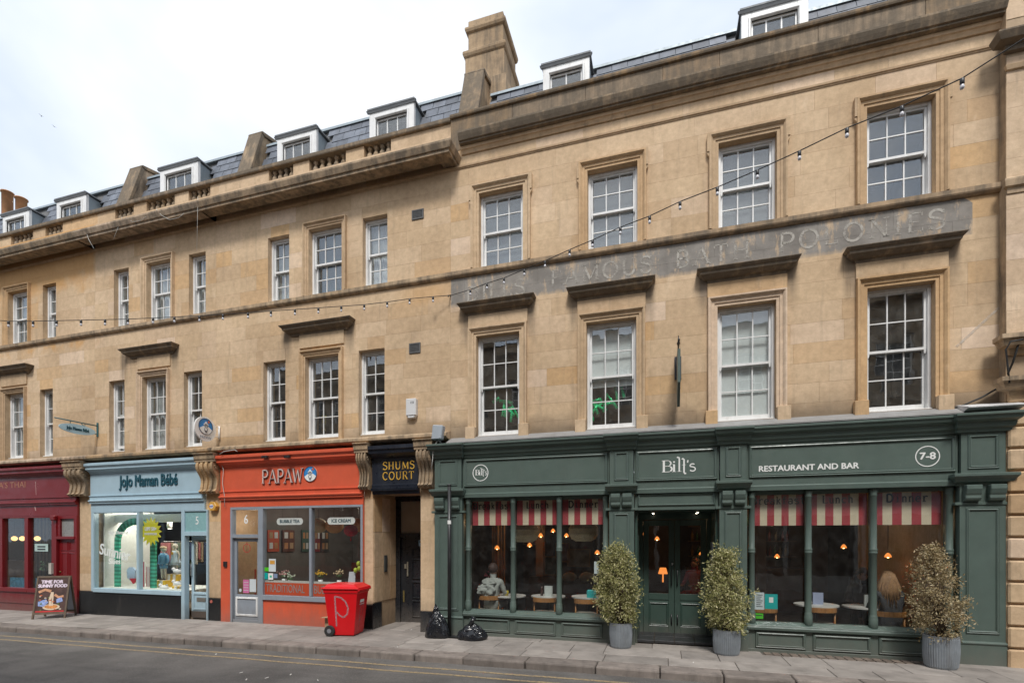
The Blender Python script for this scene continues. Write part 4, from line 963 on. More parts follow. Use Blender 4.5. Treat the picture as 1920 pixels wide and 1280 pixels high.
# signwriting
LW = pm('sign_white', (.78,.78,.76), .5, .02, bump=0)
def bills(cx, cz, h, y, sx=1.):
    mb = MB(); u = h
    def P(pts, wgt, dy): mb.ribbon([(cx+p[0]*u*sx, cz+p[1]*u) for p in pts], wgt*u, y-.004-dy, y)
    x = -.98
    P([(x+.12,.02),(x+.12,.94)], .17, 0); P([(x,.015),(x+.2,.015)], .035, .0002); P([(x,.955),(x+.2,.955)], .035, .0002)
    P([(x+.1,.955)]+arc(x+.34,.72,.19,.235,90,-90,8)+[(x+.16,.485)], .045, .0004); P(arc(x+.34,.72,.19,.2,50,-50,6), .11, .0005)
    P([(x+.16,.485)]+[(x+.36,.485)]+arc(x+.38,.25,.22,.235,90,-90,8)+[(x+.1,.015)], .045, .0006); P(arc(x+.38,.25,.21,.2,55,-55,6), .13, .0007)
    x = -.27; P([(x,.02),(x,.62)], .15, 0); P([(x-.1,.615),(x,.615)], .035, .0002); P([(x-.12,.015),(x+.12,.015)], .035, .0002); P([(x-.05,.82),(x+.05,.82)], .12, .0001)
    x = 0.0; P([(x-.1,1.15)]+[(x-.06,1.21)]+[(x+.02,1.15),(x+.03,1.0),(x+.03,.02)], .12, 0); P([(x-.08,.015),(x+.15,.015)], .035, .0002)
    x = .30; P([(x-.12,1.0),(x-.07,1.08),(x+.0,1.0),(x+.0,-.08),(x+.05,-.18),(x+.12,-.14)], .12, .0001); P([(x-.12,.55),(x+.1,.55)], .03, .0003)
    P([(.52,.93),(.5,.72)], .1, 0)
    x = .78; P(arc(x,.46,.14,.15,40,200,8)+arc(x,.18,.16,.17,90,-150,10)[1:], .09, .0001)
    return mb
build('sign_lettering', bills((fx(1238,Yf)+fx(1301,Yf))/2+.03, fz(1268,884,Yf), .205, Yf-.0, 1.38), LW, G)
cx_, cz_ = fx(901,Yf), fz(901,886,Yf)
em = build('round_emblem', ring(MB(), cx_, cz_, .152, .014, Yf-.004, Yf), LW, G); build('emblem_lettering', bills(cx_+.015, cz_-.045, .11, Yf, 1.1), LW, em)
cx_, cz_ = fx(1739,Yf), fz(1739,855,Yf)
em = build('round_emblem', ring(MB(), cx_, cz_, .15, .013, Yf-.004, Yf), LW, G); build('emblem_number', text_mb('7-8', .145, cx_, cz_, Yf, sx=1.08, bold=.004), LW, em)
xa, xb = fx(1422,Yf), fx(1610,Yf); t_ = text_mb('RESTAURANT AND BAR', .128, 0, 0, Yf, bold=.003)
wd = max(v[0] for v in t_.v)-min(v[0] for v in t_.v); build('sign_lettering', text_mb('RESTAURANT AND BAR', .128, (xa+xb)/2, fz(1516,876,Yf), Yf, sx=(xb-xa)/wd, bold=.003), LW, G)
# ---------------------------------------------------------------- restaurant interior
interior(-4.25, 4.6, 5.6, 2.95, pm('dark_brown_panelling', (.055,.036,.024), .6, .3, 2), pm('dark_boards', (.07,.05,.035), .4, .2), ROOMD, y0=.05, z0=.05)
for k in range(7): struct('wall_panel', MB().box(-4.0+k*1.2, -3.1+k*1.2, 5.55, 5.6, .3, 2.7), pm('panelling_lighter', (.10,.06,.035), .5, .2))
for x in (-2.75, 2.0): tag(build('interior_column', MB().box(x-.09, x+.09, 2.4, 2.6, .05, 2.95), pm('column_wood', (.20,.11,.05), .5), org=(x,2.5,0)), 'brown timber column inside the restaurant behind the '+('left' if x < 0 else 'right')+' windows', 'column')
def pendant(x, y, z, kind, label, px=None):
    t = thing('pendant_lamp', label, 'lamp', (x, y, z), 'lamps hanging in the restaurant')
    build('cord', MB().tube([(x,y,z+.12),(x,y,2.95)], .006, 5), CABLE, t)
    if kind == 'basket':
        m = pm('wicker', (.85,.70,.48), .9, .25, 40, .6, 80); mb = MB()
        pr = [(.16,-.17),(.24,-.13),(.29,-.03),(.30,.08),(.24,.17),(.10,.2)]
        mb.lathe(pr, (x,y,z), 30, cap=False, wav=.05)
        for q, zz in pr: mb.tube([(x+q*1.01*math.cos(R(a)), y+q*1.01*math.sin(R(a)), z+zz) for a in range(0, 361, 15)], .008, 4)
        build('shade', mb, m, t)
    else:
        build('shade', MB().lathe([(.055,-.02),(.05,.01),(.032,.04),(.012,.06)], (x,y,z), 16, cap=False), WARM2, t)
    build('bulb', MB().ball((x,y,z-.012), .020), WARM, t)
    return t
def at(px, py, Y): a, b = W(px, py, Y); return (a, Y, b)
LP = [(932,1027,1.3,'cone','small lit lamp behind the breakfast window'),(993,1022,1.7,'cone','small lit lamp left of the lunch window'),(1014,1004,2.1,'cone','bare warm bulb between two basket shades'),
      (1062,1004,2.4,'cone','warm bulb left of the basket shade in the dinner window'),(1037,995,3.0,'cone','warm bulb behind the left colonnette'),
      (984,1000,1.1,'basket','wicker basket shade hanging in the left lunch window'),(1094,998,1.1,'basket','wicker basket shade hanging in the left dinner window'),
      (1120,1036,1.6,'cone','orange lamp above the first bush'),
      (1209,1001,2.6,'cone','lamp through the left door pane, nearer the frame'),(1232,1010,2.9,'cone','lamp through the left door pane, nearer the middle'),(1315,1038,3.4,'cone','tiny lamp through the right door pane'),
      (1423,1044,3.6,'cone','left lamp of the pair in the right breakfast window'),(1457,1043,3.4,'cone','right lamp of the pair in the right breakfast window'),(1582,1025,3.2,'cone','small high lamp in the right lunch window'),
      (1665,1042,1.6,'cone','orange lamp in the right dinner window'),(1753,1042,1.6,'cone','orange lamp behind the top of the tall right bush')]
for px, py, Y, k, lb in LP:
    q = at(px, py, Y); pendant(q[0], q[1], q[2], k, lb)
for q, e in (((-3.0,1.6,2.2),2.2),((-1.4,1.9,2.3),2),((.2,3.0,2.2),1.2),((2.3,3.0,2.2),2),((3.4,1.8,2.2),1.3)): lamp_pt(q, e, r=.1, name='pendant_glow')
tg = build('table_lamp', MB().lathe([(.015,-.18),(.015,.0),(.10,.0),(.065,.13)], at(1243,1075,2.2), 16), WARM2, org=at(1243,1092,2.2)); tag(tg, 'glowing table lamp seen through the left door pane', 'lamp')
MARB = pm('marble_top', (.55,.53,.5), .35, .06)
def table(px, py, Y, lab, r_=.34):
    x, y, z = at(px, py, Y); t = thing('cafe_table', lab, 'table', (x,y,.05), 'small round cafe tables')
    build('tabletop', MB().lathe([(r_,-.012),(r_,.012)], (x,y,z), 28, smooth=False), MARB, t); build('pedestal', MB().lathe([(.2,0),(.2,.02),(.03,.05),(.025,z-.06)], (x,y,.05), 14), IRON, t); return (x, y, z)
def chair(px, py, Y, lab, rz=0, hh=None):
    x, y, z = at(px, py, Y); t = thing('dining_chair', lab, 'chair', (x,y,.05), 'curved-back oak dining chairs')
    ca, sa = math.cos(rz), math.sin(rz); T = lambda a, b, c: (x+a*ca-b*sa, y+a*sa+b*ca, c)
    pts = [T(.22*math.cos(R(a)), .02-.16*math.sin(R(-a))*-1 if False else .10-.16*math.sin(R(a)), z) for a in range(0, 181, 15)]
    mb = MB()
    for k in range(len(pts)-1):
        p, q = pts[k], pts[k+1]; mb.add([(p[0],p[1],z-.05),(q[0],q[1],z-.05),(q[0],q[1],z+.03),(p[0],p[1],z+.03)], [(0,1,2,3)])
    b_ = build('backrest', mb, WOOD, t); s = b_.modifiers.new('s', 'SOLIDIFY'); s.thickness = .025; s.offset = 0
    build('seat', MB().lathe([(.2,-.02),(.215,0),(.2,.03)], T(0,.14,z-.27), 18), pm('seat_pad', (.45,.40,.33), .9), t)
    for sx, sy in ((-.2,.08),(.2,.08),(-.17,.30),(.17,.30)): build('leg', MB().tube([T(sx*1.05,sy,.05), T(sx,sy,(z if sy < .2 else z-.28))], .015, 6), WOOD, t)
TB = [(955,1116,.75,'table behind the seated customer'),(1028,1117,.70,'table with bottle and menus in the left lunch window'),(1104,1118,.75,'table partly behind the first bush'),
      (1530,1133,.62,'table with menu holder in the right lunch window'),(1622,1137,.95,'table in front of the dim seated diner')]
TP = [table(a, b, c, 'round marble cafe '+d) for a, b, c, d in TB]
CH = [(914,1119,.42,'oak chair draped with a pale coat in the left breakfast window',0),(1019,1123,.34,'oak chair at the left lunch window',0),(1100,1126,.34,'oak chair beside the turquoise bag',.2),
      (1432,1142,.40,'oak chair behind the turquoise sticker',0),(1544,1142,.34,'oak chair at the right lunch window',.1),(1672,1150,.36,'oak chair under the long-haired diner',0)]
for a, b, c, d, e in CH: chair(a, b, c, d, e)
# ---- back bar, pictures, shelves
bb = thing('back_bar', 'dark back bar with bottles on shelves deep inside the restaurant', 'bar', (1.8,5.2,.05))
build('cabinet', MB().box(.6,3.4,4.6,5.3,.05,1.1), DWOOD, bb)
rr = random.Random(31)
for k, zz in enumerate((1.35,1.75,2.15)):
    sh = build('shelf', MB().box(.7,3.3,5.2,5.5,zz,zz+.03), pm('shelf_brown', (.16,.09,.045), .5), bb); x = .8
    while x < 3.2:
        c = rr.choice(((.30,.15,.03),(.05,.12,.04),(.35,.33,.28),(.25,.06,.03))); h = rr.uniform(.2,.3)
        build('bottle', MB().lathe([(.035,0),(.037,h*.6),(.013,h*.78),(.012,h)], (x,5.32,zz+.03), 8), pm('bottle_%d' % int(c[0]*100), c, .2, bump=0), sh); x += rr.uniform(.1,.17)
lamp_pt((2.0,4.9,2.6), 1.6, (1,.6,.3), .1, 'bar_glow')
for k, (px, py, w_, h_) in enumerate(((998,1000,.5,.6),(1030,1060,.4,.5),(1085,1045,.6,.45),(1055,1035,.35,.5))):
    q = at(px, py, 5.5); o = tag(build('picture_frame', MB().frame(q[0]-w_/2, q[0]+w_/2, q[2]-h_/2, q[2]+h_/2, [(0,0),(0,.02),(.04,.02),(.04,0)], y=5.5), pm('gilt', (.35,.2,.07), .4), org=(q[0],5.5,q[2])), 'gilt picture frame on the back wall, '+('far left','second from left','rightmost','third from left')[k]+' of four behind the left windows', 'picture')
    build('canvas', MB().box(-w_/2, w_/2, -.01, .0, -h_/2, h_/2), pm('canvas_%d' % k, ((.22,.10,.05),(.12,.14,.10),(.25,.2,.12),(.16,.05,.04))[k], .7, .4, 6), o, org=(0,0,0))
for px, lb, Yc in ((935,'left',1.9),(1750,'right',2.2)):
    q = at(px, 1040, Yc); tag(build('drape', pleated(q[0]-.16, q[0]+.16, .05, 2.9, Yc, .03, .08), pm('ochre_drape', (.34,.16,.04), .8, .2), org=(q[0],Yc,.05)), 'ochre drape inside the '+lb+' end of the restaurant', 'drape')
# ---- things on tables
x, y, z = TP[1]; z += .012
tag(build('sauce_bottle', MB().lathe([(.028,0),(.03,.10),(.014,.15),(.012,.19)], (x-.12,y-.05,z), 12), pm('dark_bottle', (.05,.02,.015), .2), org=(x-.12,y-.05,z)), 'dark sauce bottle with white label on the left lunch table', 'bottle')
tag(build('menu_holder', MB().box(x-.06,x+.10,y-.08,y-.05,z,z+.2).box(x-.05,x+.09,y-.10,y-.085,z,z+.16), pm('menu_card', (.45,.47,.45), .7), org=(x,y,z)), 'white menu holder beside the bottle on the left lunch table', 'menu holder')
x, y, z = TP[3]; z += .012
tag(build('menu_holder', MB().box(x-.06,x+.10,y-.04,y-.02,z,z+.2).box(x-.06,x-.02,y-.06,y-.045,z,z+.19), pm('menu_card_blue', (.30,.34,.48), .7), org=(x,y,z)), 'blue and white menu holder on the right lunch table', 'menu holder')
x, y, z = TP[4]; z += .012
tag(build('napkin_box', MB().box(x-.02,x+.05,y-.04,y+.0,z,z+.2), pm('menu_card', (.45,.47,.45), .7), org=(x,y,z)), 'tall pale card stand left of the right colonnette', 'card stand')
x, y, z = TP[0]; z += .012
tag(build('mug', MB().lathe([(.04,0),(.045,.10),(.038,.10),(.035,.01)], (x-.03,y-.1,z), 14), pm('yellow_mug', (.45,.34,.02), .4), org=(x,y-.1,z)), 'yellow mug on the table beside the seated customer', 'mug')
tag(build('carrier_bag', MB().box(*(at(1110,1120,.5)[0]-.10, at(1110,1120,.5)[0]+.08), .48, .54, .60, .86), pm('turquoise_bag', (.02,.36,.36), .6), bevel=.02, org=at(1110,1120,.5)), 'turquoise delivery bag beside the first bush', 'bag')
for px, lb in ((1068,'left'),(1100,'right')):
    q = at(px,1082,2.2); tag(build('cushion', MB().ball(q, .17, 14, 8, (1,.4,.75)), pm('grey_cushion', (.22,.21,.20), .9), org=q), 'grey cushion, the '+lb+' of two on the dark bench in the dinner window', 'cushion')
q = at(1072,1100,2.4); tag(build('bench', MB().box(q[0]-1.0, q[0]+1.3, 2.35, 2.5, .05, .95).box(q[0]-1.0, q[0]+1.3, 2.0, 2.35, .05, .5), DWOOD, org=(q[0],2.4,.05)), 'dark banquette bench behind the left dinner window', 'bench')
st = thing('window_stickers', 'notice, turquoise delivery sticker and green hygiene sticker in the right breakfast window', 'stickers', (fx(1430,.05), .055, .6))
def wst(px0, px1, py0, py1, name, m, par, Y=.048):
    a0, a1 = fx(px0,Y), fx(px1,Y); return build(name, MB().box(a0, a1, Y, Y+.003, fz((px0+px1)/2,py1,Y), fz((px0+px1)/2,py0,Y)), m, par)
PAPER = pm('paper', (.55,.60,.62), .8, .03, bump=0); TURQ = pm('turquoise_print', (.0,.36,.34), .5, .02, bump=0); LIME = pm('lime_print', (.07,.50,.01), .5, .02, bump=0); INK = pm('ink', (.03,.03,.04), .7, bump=0)
wst(1415,1433,1110,1142,'notice',PAPER,st); wst(1434,1458,1113,1141,'sticker',TURQ,st); wst(1411,1431,1149,1159,'sticker',LIME,st)
for i in range(7): wst(1418,1430-(i%3)*2,1114+i*3.6,1115.3+i*3.6,'print_line',INK,st,.0465)
wst(1442,1450,1119,1129,'print_mark',LW,st,.0465); wst(1413,1429,1152,1153.5,'print_line',INK,st,.0465)
tag(wst(1114,1122,1052,1075,'paper_notice',PAPER,None), 'white paper notice in the window left of the first bush', 'notice')
# ---------------------------------------------------------------- people
def figure(name, label, base, joints, edges, rad, mat, cat='person'):
    t = thing(name, label, cat, base)
    me = bpy.data.meshes.new('body'); ks = list(joints); me.from_pydata([tuple(joints[k]) for k in ks], [(ks.index(a), ks.index(b)) for a, b in edges], [])
    me.materials.append(mat); o = bpy.data.objects.new('body', me); COL.objects.link(o); o.parent = t
    m = o.modifiers.new('skin', 'SKIN'); m.use_smooth_shade = True
    for i, k in enumerate(ks):
        sv = me.skin_vertices[0].data[i]; q = rad[k]; sv.radius = q if isinstance(q, tuple) else (q, q); sv.use_root = (i == 0)
    s = o.modifiers.new('sub', 'SUBSURF'); s.levels = 1; s.render_levels = 2
    return t
SKIN_ = pm('skin', (.48,.28,.20), .6, .05, bump=0)
def seated(label, loc, rz, top, hair, hair_len, scale=1.):
    J = dict(pel=(0,0,.0), wai=(0,.0,.18), che=(0,.04,.40), nec=(0,.06,.53), hd=(0,.08,.60), hd2=(0,.09,.74), hl=(-.1,.03,-.02), kl=(-.13,.45,.0), fl=(-.13,.45,-.42), tl=(-.13,.60,-.44), hr=(.1,.03,-.02), kr=(.13,.45,0), fr=(.13,.45,-.42), tr=(.13,.60,-.44),
             sl=(-.18,.05,.46), el=(-.25,.14,.22), wl=(-.15,.36,.20), pl=(-.11,.45,.21), sr=(.18,.05,.46), er=(.25,.14,.22), wr=(.15,.36,.20), pr=(.11,.45,.21))
    E2 = [('pel','wai'),('wai','che'),('che','nec'),('nec','hd'),('hd','hd2'),('pel','hl'),('hl','kl'),('kl','fl'),('fl','tl'),('pel','hr'),('hr','kr'),('kr','fr'),('fr','tr'),('che','sl'),('sl','el'),('el','wl'),('wl','pl'),('che','sr'),('sr','er'),('er','wr'),('wr','pr')]
    Rr = dict(pel=(.16,.13), wai=(.14,.11), che=(.16,.11), nec=.05, hd=.07, hd2=.08, hl=.09, kl=.065, fl=.045, tl=.035, hr=.09, kr=.065, fr=.045, tr=.035, sl=.075, el=.045, wl=.032, pl=.038, sr=.075, er=.045, wr=.032, pr=.038)
    t = figure('person', label, (0,0,0), J, E2, Rr, top)
    t['_o'] = (0.,0.,0.)
    hd = MB().ball((0,.09,.70), .098, 14, 10, (.85,1,1.15)).prism([(-.012,.69),(.012,.69),(.006,.735),(-.006,.735)], .175, .20)
    h = build('head', hd, SKIN_, t, smooth_all=True)
    for sx in (-1, 1): build('ear', MB().ball((sx*.085,.085,.70), .022, 8, 6, (.4,.8,1.2)), SKIN_, h); build('eye', MB().ball((sx*.033,.172,.715), .012, 8, 6), INK, h)
    build('mouth', MB().box(-.022,.022,.168,.176,.648,.655), pm('lip', (.3,.1,.09), .6), h)
    hm = MB().ball((0,.070,.735), .108, 16, 10, (.92,1.02,1.05))
    if hair_len:
        for k in range(90):
            rr = random.Random(k); a = R(180+rr.uniform(-15, 195)); px_ = .10*math.cos(a); py_ = .05+.09*math.sin(a)
            pts = [(px_*.7, py_*.8+.01, .80), (px_*1.15, py_*1.1, .70), (px_*1.5+rr.uniform(-.02,.02), py_*1.2-.01, .58), (px_*1.75+rr.uniform(-.03,.03), py_*1.25-.02, .46-hair_len*rr.uniform(.0,.25))]
            hm.tube(pts, [.013,.015,.013,.004], 5)
    build('hair', hm, hair, t, smooth_all=True)
    for sx in (-1, 1):
        hb = MB()
        for k in range(4): hb.tube([(sx*.11+(k-1.5)*.02, .47, .21), (sx*.11+(k-1.5)*.022, .51+.01*(k in (1,2)), .20), (sx*.11+(k-1.5)*.02, .53+.01*(k in (1,2)), .175)], [.009,.009,.007], 6)
        hb.tube([(sx*.11-sx*.04, .45, .21), (sx*.11-sx*.06, .48, .20)], [.011,.009], 6); build('hand', hb, SKIN_, t)
    t.location = loc; t.rotation_euler[2] = rz; t.scale = (scale,)*3
    return t
GREYH = pm('grey_hoodie', (.30,.31,.29), .95, .1, 6, .5, 25)
x, y, z = at(920,1105,.62)
seated('seated customer seen from behind in a pale grey hoodie, left breakfast window', (x+.05, .52, .50), -.15, GREYH, pm('auburn_hair', (.05,.025,.02), .7, .2, 30, .4), 0, 1.0)
hoodm = MB().ball((x+.05,.50,1.0), .17, 16, 10, (1.15,.75,.62)); tag(build('draped_coat', MB().ball((x-.02,.41,.80), .19, 48, 30, (1.05,.36,.62)).ball((x+.05,.46,.93), .13, 40, 24, (1.25,.55,.45)), GREYH, org=(x,.4,.8), smooth_all=True), 'pale coat hung over the chair back of the seated customer', 'coat')
x, y, z = at(1668,1085,.66); seated('diner with long fair wavy hair seen from behind in the right dinner window', (x, .62, .46), .2, pm('dark_top', (.03,.03,.035), .9), pm('fair_hair', (.30,.165,.08), .6, .3, 40, .5), 1.0)
x, y, z = at(1627,1085,1.35); seated('dim diner facing the street beside the right colonnette', (x+.05, 1.75, .46), math.pi-.3, pm('brown_top', (.05,.035,.03), .9), pm('brown_hair', (.05,.03,.02), .6, .2, 30), .5)
x, y, z = at(1307,1075,3.4); seated('small distant guest in pink seen through the right door pane', (x, 3.6, .55), 2.6, pm('pink_top', (.35,.06,.09), .9), pm('brown_hair', (.05,.03,.02), .6), 0)
fl_ = thing('flower_vase', 'pink flowers in a vase behind the seated customer', 'flowers', at(918,1085,1.0))
mbf = MB(); rr = random.Random(4); q = at(918,1078,1.0)
for k in range(26): mbf.ball((q[0]+rr.gauss(0,.07), q[1]+rr.gauss(0,.05), q[2]+rr.gauss(0,.04)), .022, 6, 4)
build('blossom', mbf, pm('pink_petal', (.35,.07,.10), .8), fl_, kind='stuff'); build('vase', MB().lathe([(.04,-.25),(.05,-.15),(.03,-.05),(.035,-.02)], q, 12), MARB, fl_)
# ================================================================== GENERIC SMALL SHOPFRONT
def fascia(thg, x0, x1, mat, z_c0=3.46, z_c1=3.735, zf0=2.86, zb0=2.56, y=-.06, c=.16):
    build('cornice', MB().cornice(x0, x1, [(0,z_c0-.02),(.02,z_c0-.018),(.03,z_c0+.02),(.10*c/.16,z_c0+.07),(.12*c/.16,z_c0+.08),(.12*c/.16,z_c0+.13),(c,z_c0+.17),(c,z_c1-.05),(0,z_c1)], False, False, y=y, back=.0), mat, thg, bevel=.003)
    build('fascia', MB().box(x0, x1, y, .0, zf0, z_c0-.018), mat, thg)
    build('architrave', MB().cornice(x0, x1, [(0,2.70),(.03,2.702),(.03,2.735),(.045,2.74),(.06,2.76),(.06,2.785),(.02,2.80),(.02,2.87),(.04,2.885),(.04,2.90),(0,2.905)], False, False, y=y, back=.0), mat, thg, bevel=.002)
    build('lower_board', MB().box(x0, x1, y+.01, .0, zb0, 2.70), mat, thg)
tx = bpy.data.textures.new('cloth_folds', 'CLOUDS'); tx.noise_scale = .09
for o in bpy.data.objects:
    if o.type == 'MESH' and (o.name.startswith('draped_coat') or (o.name.startswith('body') and o.parent and o.parent.name.startswith('person'))):
        d = o.modifiers.new('folds', 'DISPLACE'); d.texture = tx; d.texture_coords = 'LOCAL'; d.strength = .05 if o.name.startswith('body') else .14; d.mid_level = .5
# ---------------------------------------------------------------- pale blue baby shop
Yj = -.05
J = thing('shopfront', 'pale blue timber front of the baby clothes shop with black stone riser', 'shopfront', (-11.9,Yj,-.06))
jx0, jx1 = -13.735, -10.09
fascia(J, jx0, jx1, BLUE, zb0=2.50)
t_ = text_mb('JoJo Maman Bébé', .3, 0, 0, -.06, bold=.010); xa, xb = fx(224,-.07), fx(334,-.07); wd = max(v[0] for v in t_.v)-min(v[0] for v in t_.v)
build('sign_lettering', text_mb('JoJo Maman Bébé', .385, (xa+xb)/2, fz(279,901,-.06), -.06, sx=(xb-xa)/wd*.3/.385, depth=.02, bold=.006), TEAL, J)
zb_, zt_ = .60, 2.47
xm, xr, xd = fx(257.5,Yj), fx(339.5,Yj), fx(389,Yj)
fr = MB().box(jx0, jx0+.09, Yj, .08, .52, 2.50).box(xr, xr+.10, Yj, .08, -.1, 2.50).box(xd-.04, xd+.0, Yj, .08, -.1, 2.50)
fr.box(jx0+.09, xr, Yj+.001, .08, zt_, 2.50).box(xm-.035, xm+.035, Yj+.002, .07, zb_, zt_).box(jx0+.09, xr, Yj-.02, .09, .50, zb_)
fr.box(xr+.10, xd-.04, Yj+.001, .08, 1.90, 2.0).box(xr+.10, xd-.04, Yj+.001, .08, zt_, 2.50)
build('window_frame', fr, BLUE, J, bevel=.005)
panes(J, [(jx0+.09, xm-.035), (xm+.035, xr)], zb_, zt_, .0)
tp = build('transom_panel', MB().box(xr+.10, xd-.04, Yj+.03, Yj+.036, 2.0, zt_), FROST, J)
build('number_five', text_mb('5', .27, fx(369,-.03), fz(369,976,-.03), Yj+.03, sx=.8), LW, tp)
build('stall_riser', MB().box(jx0-.02, xr+.0, Yj+.015, .06, -.3, .495), TERR, J, bevel=.006)
ddx0, ddx1 = xr+.14, xd-.05
DR = MB().box(ddx0, ddx0+.07, .10, .145, -.03, 1.89).box(ddx1-.07, ddx1, .10, .145, -.03, 1.89).box(ddx0+.07, ddx1-.07, .101, .145, 1.80, 1.89).box(ddx0+.07, ddx1-.07, .101, .145, -.03, .58)
dd = build('door', DR, BLUE, J, bevel=.004); build('pane', MB().box(ddx0+.07, ddx1-.07, .12, .125, .58, 1.80), SHOPGLASS, dd)
build('letter_plate', MB().box(ddx0+.17, ddx1-.17, .09, .10, .36, .45), pm('brushed_steel', (.3,.28,.25), .4, metal=.7), dd); build('kick_plate', MB().box(ddx0+.01, ddx1-.01, .092, .10, -.02, .13), pm('kick_steel', (.15,.12,.10), .5, metal=.6), dd)
build('door_panel', MB().frame(ddx0+.09, ddx1-.09, .20, .52, MOULD, y=.10), BLUE, dd)
build('handle', MB().tube([(ddx0+.035,.09,.95),(ddx0+.035,.05,.97),(ddx0+.035,.05,1.25),(ddx0+.035,.09,1.27)], .01), pm('chrome', (.5,.5,.5), .2, metal=1), dd)
WALLW = pm('shop_white_wall', (.62,.64,.60), .8, .04, bump=0)
interior(-13.8, -9.9, 4.6, 2.95, pm('shop_back_wall', (.10,.10,.105), .8, .2), pm('shop_wood_floor', (.28,.22,.16), .5), pm('shop_ceiling_white', (.55,.55,.52), .8, bump=0), y0=.2)
tag(build('window_side_panel', MB().box(-13.66, -13.63, .2, 1.5, .4, 2.9).box(-13.63, fx(222,1.4), 1.40, 1.43, .4, 2.9), WALLW, org=(-13.6,1.4,.4)), 'white display backdrop on the left side of the baby shop window', 'display panel')
tag(build('display_platform', MB().box(-13.65, xr-.02, .1, 1.3, .35, .60), WALLW, org=(-12.3,.7,.35)), 'low white display platform inside the baby shop window', 'platform')
tag(build('header_beam', MB().box(-13.65, xr, .45, .55, 2.25, 2.45), WALLW, org=(-12.3,.5,2.25)), 'white header beam across the top of the baby shop window', 'beam')
for k, (px, py) in enumerate(((236,985),(318,985))):
    q = at(px,py,.7); t = thing('spotlight', 'white ceiling spotlight, '+('left' if k == 0 else 'right')+' of the two in the baby shop window', 'spotlight', q)
    build('housing', MB().lathe([(.05,-.08),(.06,.0),(.06,.10)], q, 14), WHITE2, t); build('bulb', MB().lathe([(.04,-.082),(.04,-.078)], q, 12), emis('spot_white', (1,.93,.8), 8), t)
lamp_pt((-12.9,.75,2.5), 22, (1,.93,.84), .12, 'display_spot'); lamp_pt((-11.6,.9,2.5), 20, (1,.93,.84), .12, 'display_spot'); lamp_pt((-11.6,2.8,2.6), 20, (1,.9,.8), .1, 'ceiling_spot')
# candy striped arch
AG, AG2 = pm('arch_green', (.05,.42,.27), .7, bump=0), pm('arch_dark_green', (.015,.22,.13), .7, bump=0)
ar = thing('striped_arch', 'green two-tone striped arch prop behind the baby shop window', 'display arch', at(255,1107,.85))
la, lb = at(221,1050,.36)[0], at(288,1050,.36)[0]; r_ = (lb-la)/2; zsp = 1.75; z0_ = .6
path = [(la, z0_+(zsp-z0_)*i/12) for i in range(12)]+[(la+r_-r_*math.cos(math.pi*i/14), zsp+r_*math.sin(math.pi*i/14)*.85) for i in range(15)]+[(lb, zsp-(zsp-z0_)*i/12) for i in range(1, 13)]
full = []
for (a0, b0), (a1, b1) in zip(path[:-1], path[1:]): full += [(a0, b0), ((a0+a1)/2, (b0+b1)/2)]
full.append(path[-1])
for i in range(len(full)-1): build('stripe', MB().ribbon([full[i], full[i+1]], .17, .33, .38), AG if i % 2 else AG2, ar)
# starburst
sb = thing('starburst_sign', 'yellow starburst sign with white lettering in the baby shop window', 'sign', at(283,995,.05))
cx, _, cz = at(283,996,.06); pts = []
for k in range(32): a = 2*math.pi*k/32; rr_ = .36 if k % 2 == 0 else .25; pts.append((cx+rr_*.98*math.cos(a), cz+rr_*math.sin(a)*.98))
build('burst', MB().prism(pts, .055, .065), pm('burst_yellow', (.68,.62,.02), .6, bump=0), sb)
build('lettering', text_mb('UPF 50+', .12, cx, cz+.06, .055, bold=.006, sx=.9), LW, sb); build('lettering', text_mb('SWIMWEAR', .075, cx, cz-.06, .055, bold=.003), LW, sb)
vl = thing('window_lettering', 'white words High Dives for Sunnier Skies on the left pane of the baby shop', 'lettering', at(225,1000,.004))
VW = pm('vinyl_white', (.75,.78,.76), .6, bump=0)
q = at(222,998,-.004); build('line', text_mb('High Dives for', .125, q[0], q[2], -.004, bold=.002, sx=.9), VW, vl)
q = at(215,1032,-.004); build('line', text_mb('Sunnier', .38, q[0], q[2]-.05, -.004, bold=.006, rot=-.17, sx=.9), VW, vl)
q = at(215,1043,-.004); build('line', text_mb('Skies', .2, q[0], q[2]-.12, -.004, bold=.003), VW, vl)
# plinths
YELP, WHP = pm('plinth_yellow', (.68,.42,.02), .6, bump=0), WHITE2
for n_, (p0, p1, pt, Y) in enumerate(((284,310,1087,.55),(309,334,1076,.75),(322,342,1098,.42))):
    a0, a1 = fx(p0,Y), fx(p1,Y); zt_ = fz(p0,pt,Y); t = thing('striped_plinth', ('yellow and white striped plinth under the blue jacket mannequin','taller yellow and white striped plinth under the pinafore mannequin','short yellow and white plinth at the front right of the display')[n_], 'plinth', (a0,Y,.6), 'yellow and white display plinths')
    k = 5 if n_ < 2 else 4
    for i in range(k): build('stripe', MB().box(a0+(a1-a0)*i/k, a0+(a1-a0)*(i+1)/k, Y, Y+.3, .6, zt_), YELP if i % 2 == 0 else WHP, t)
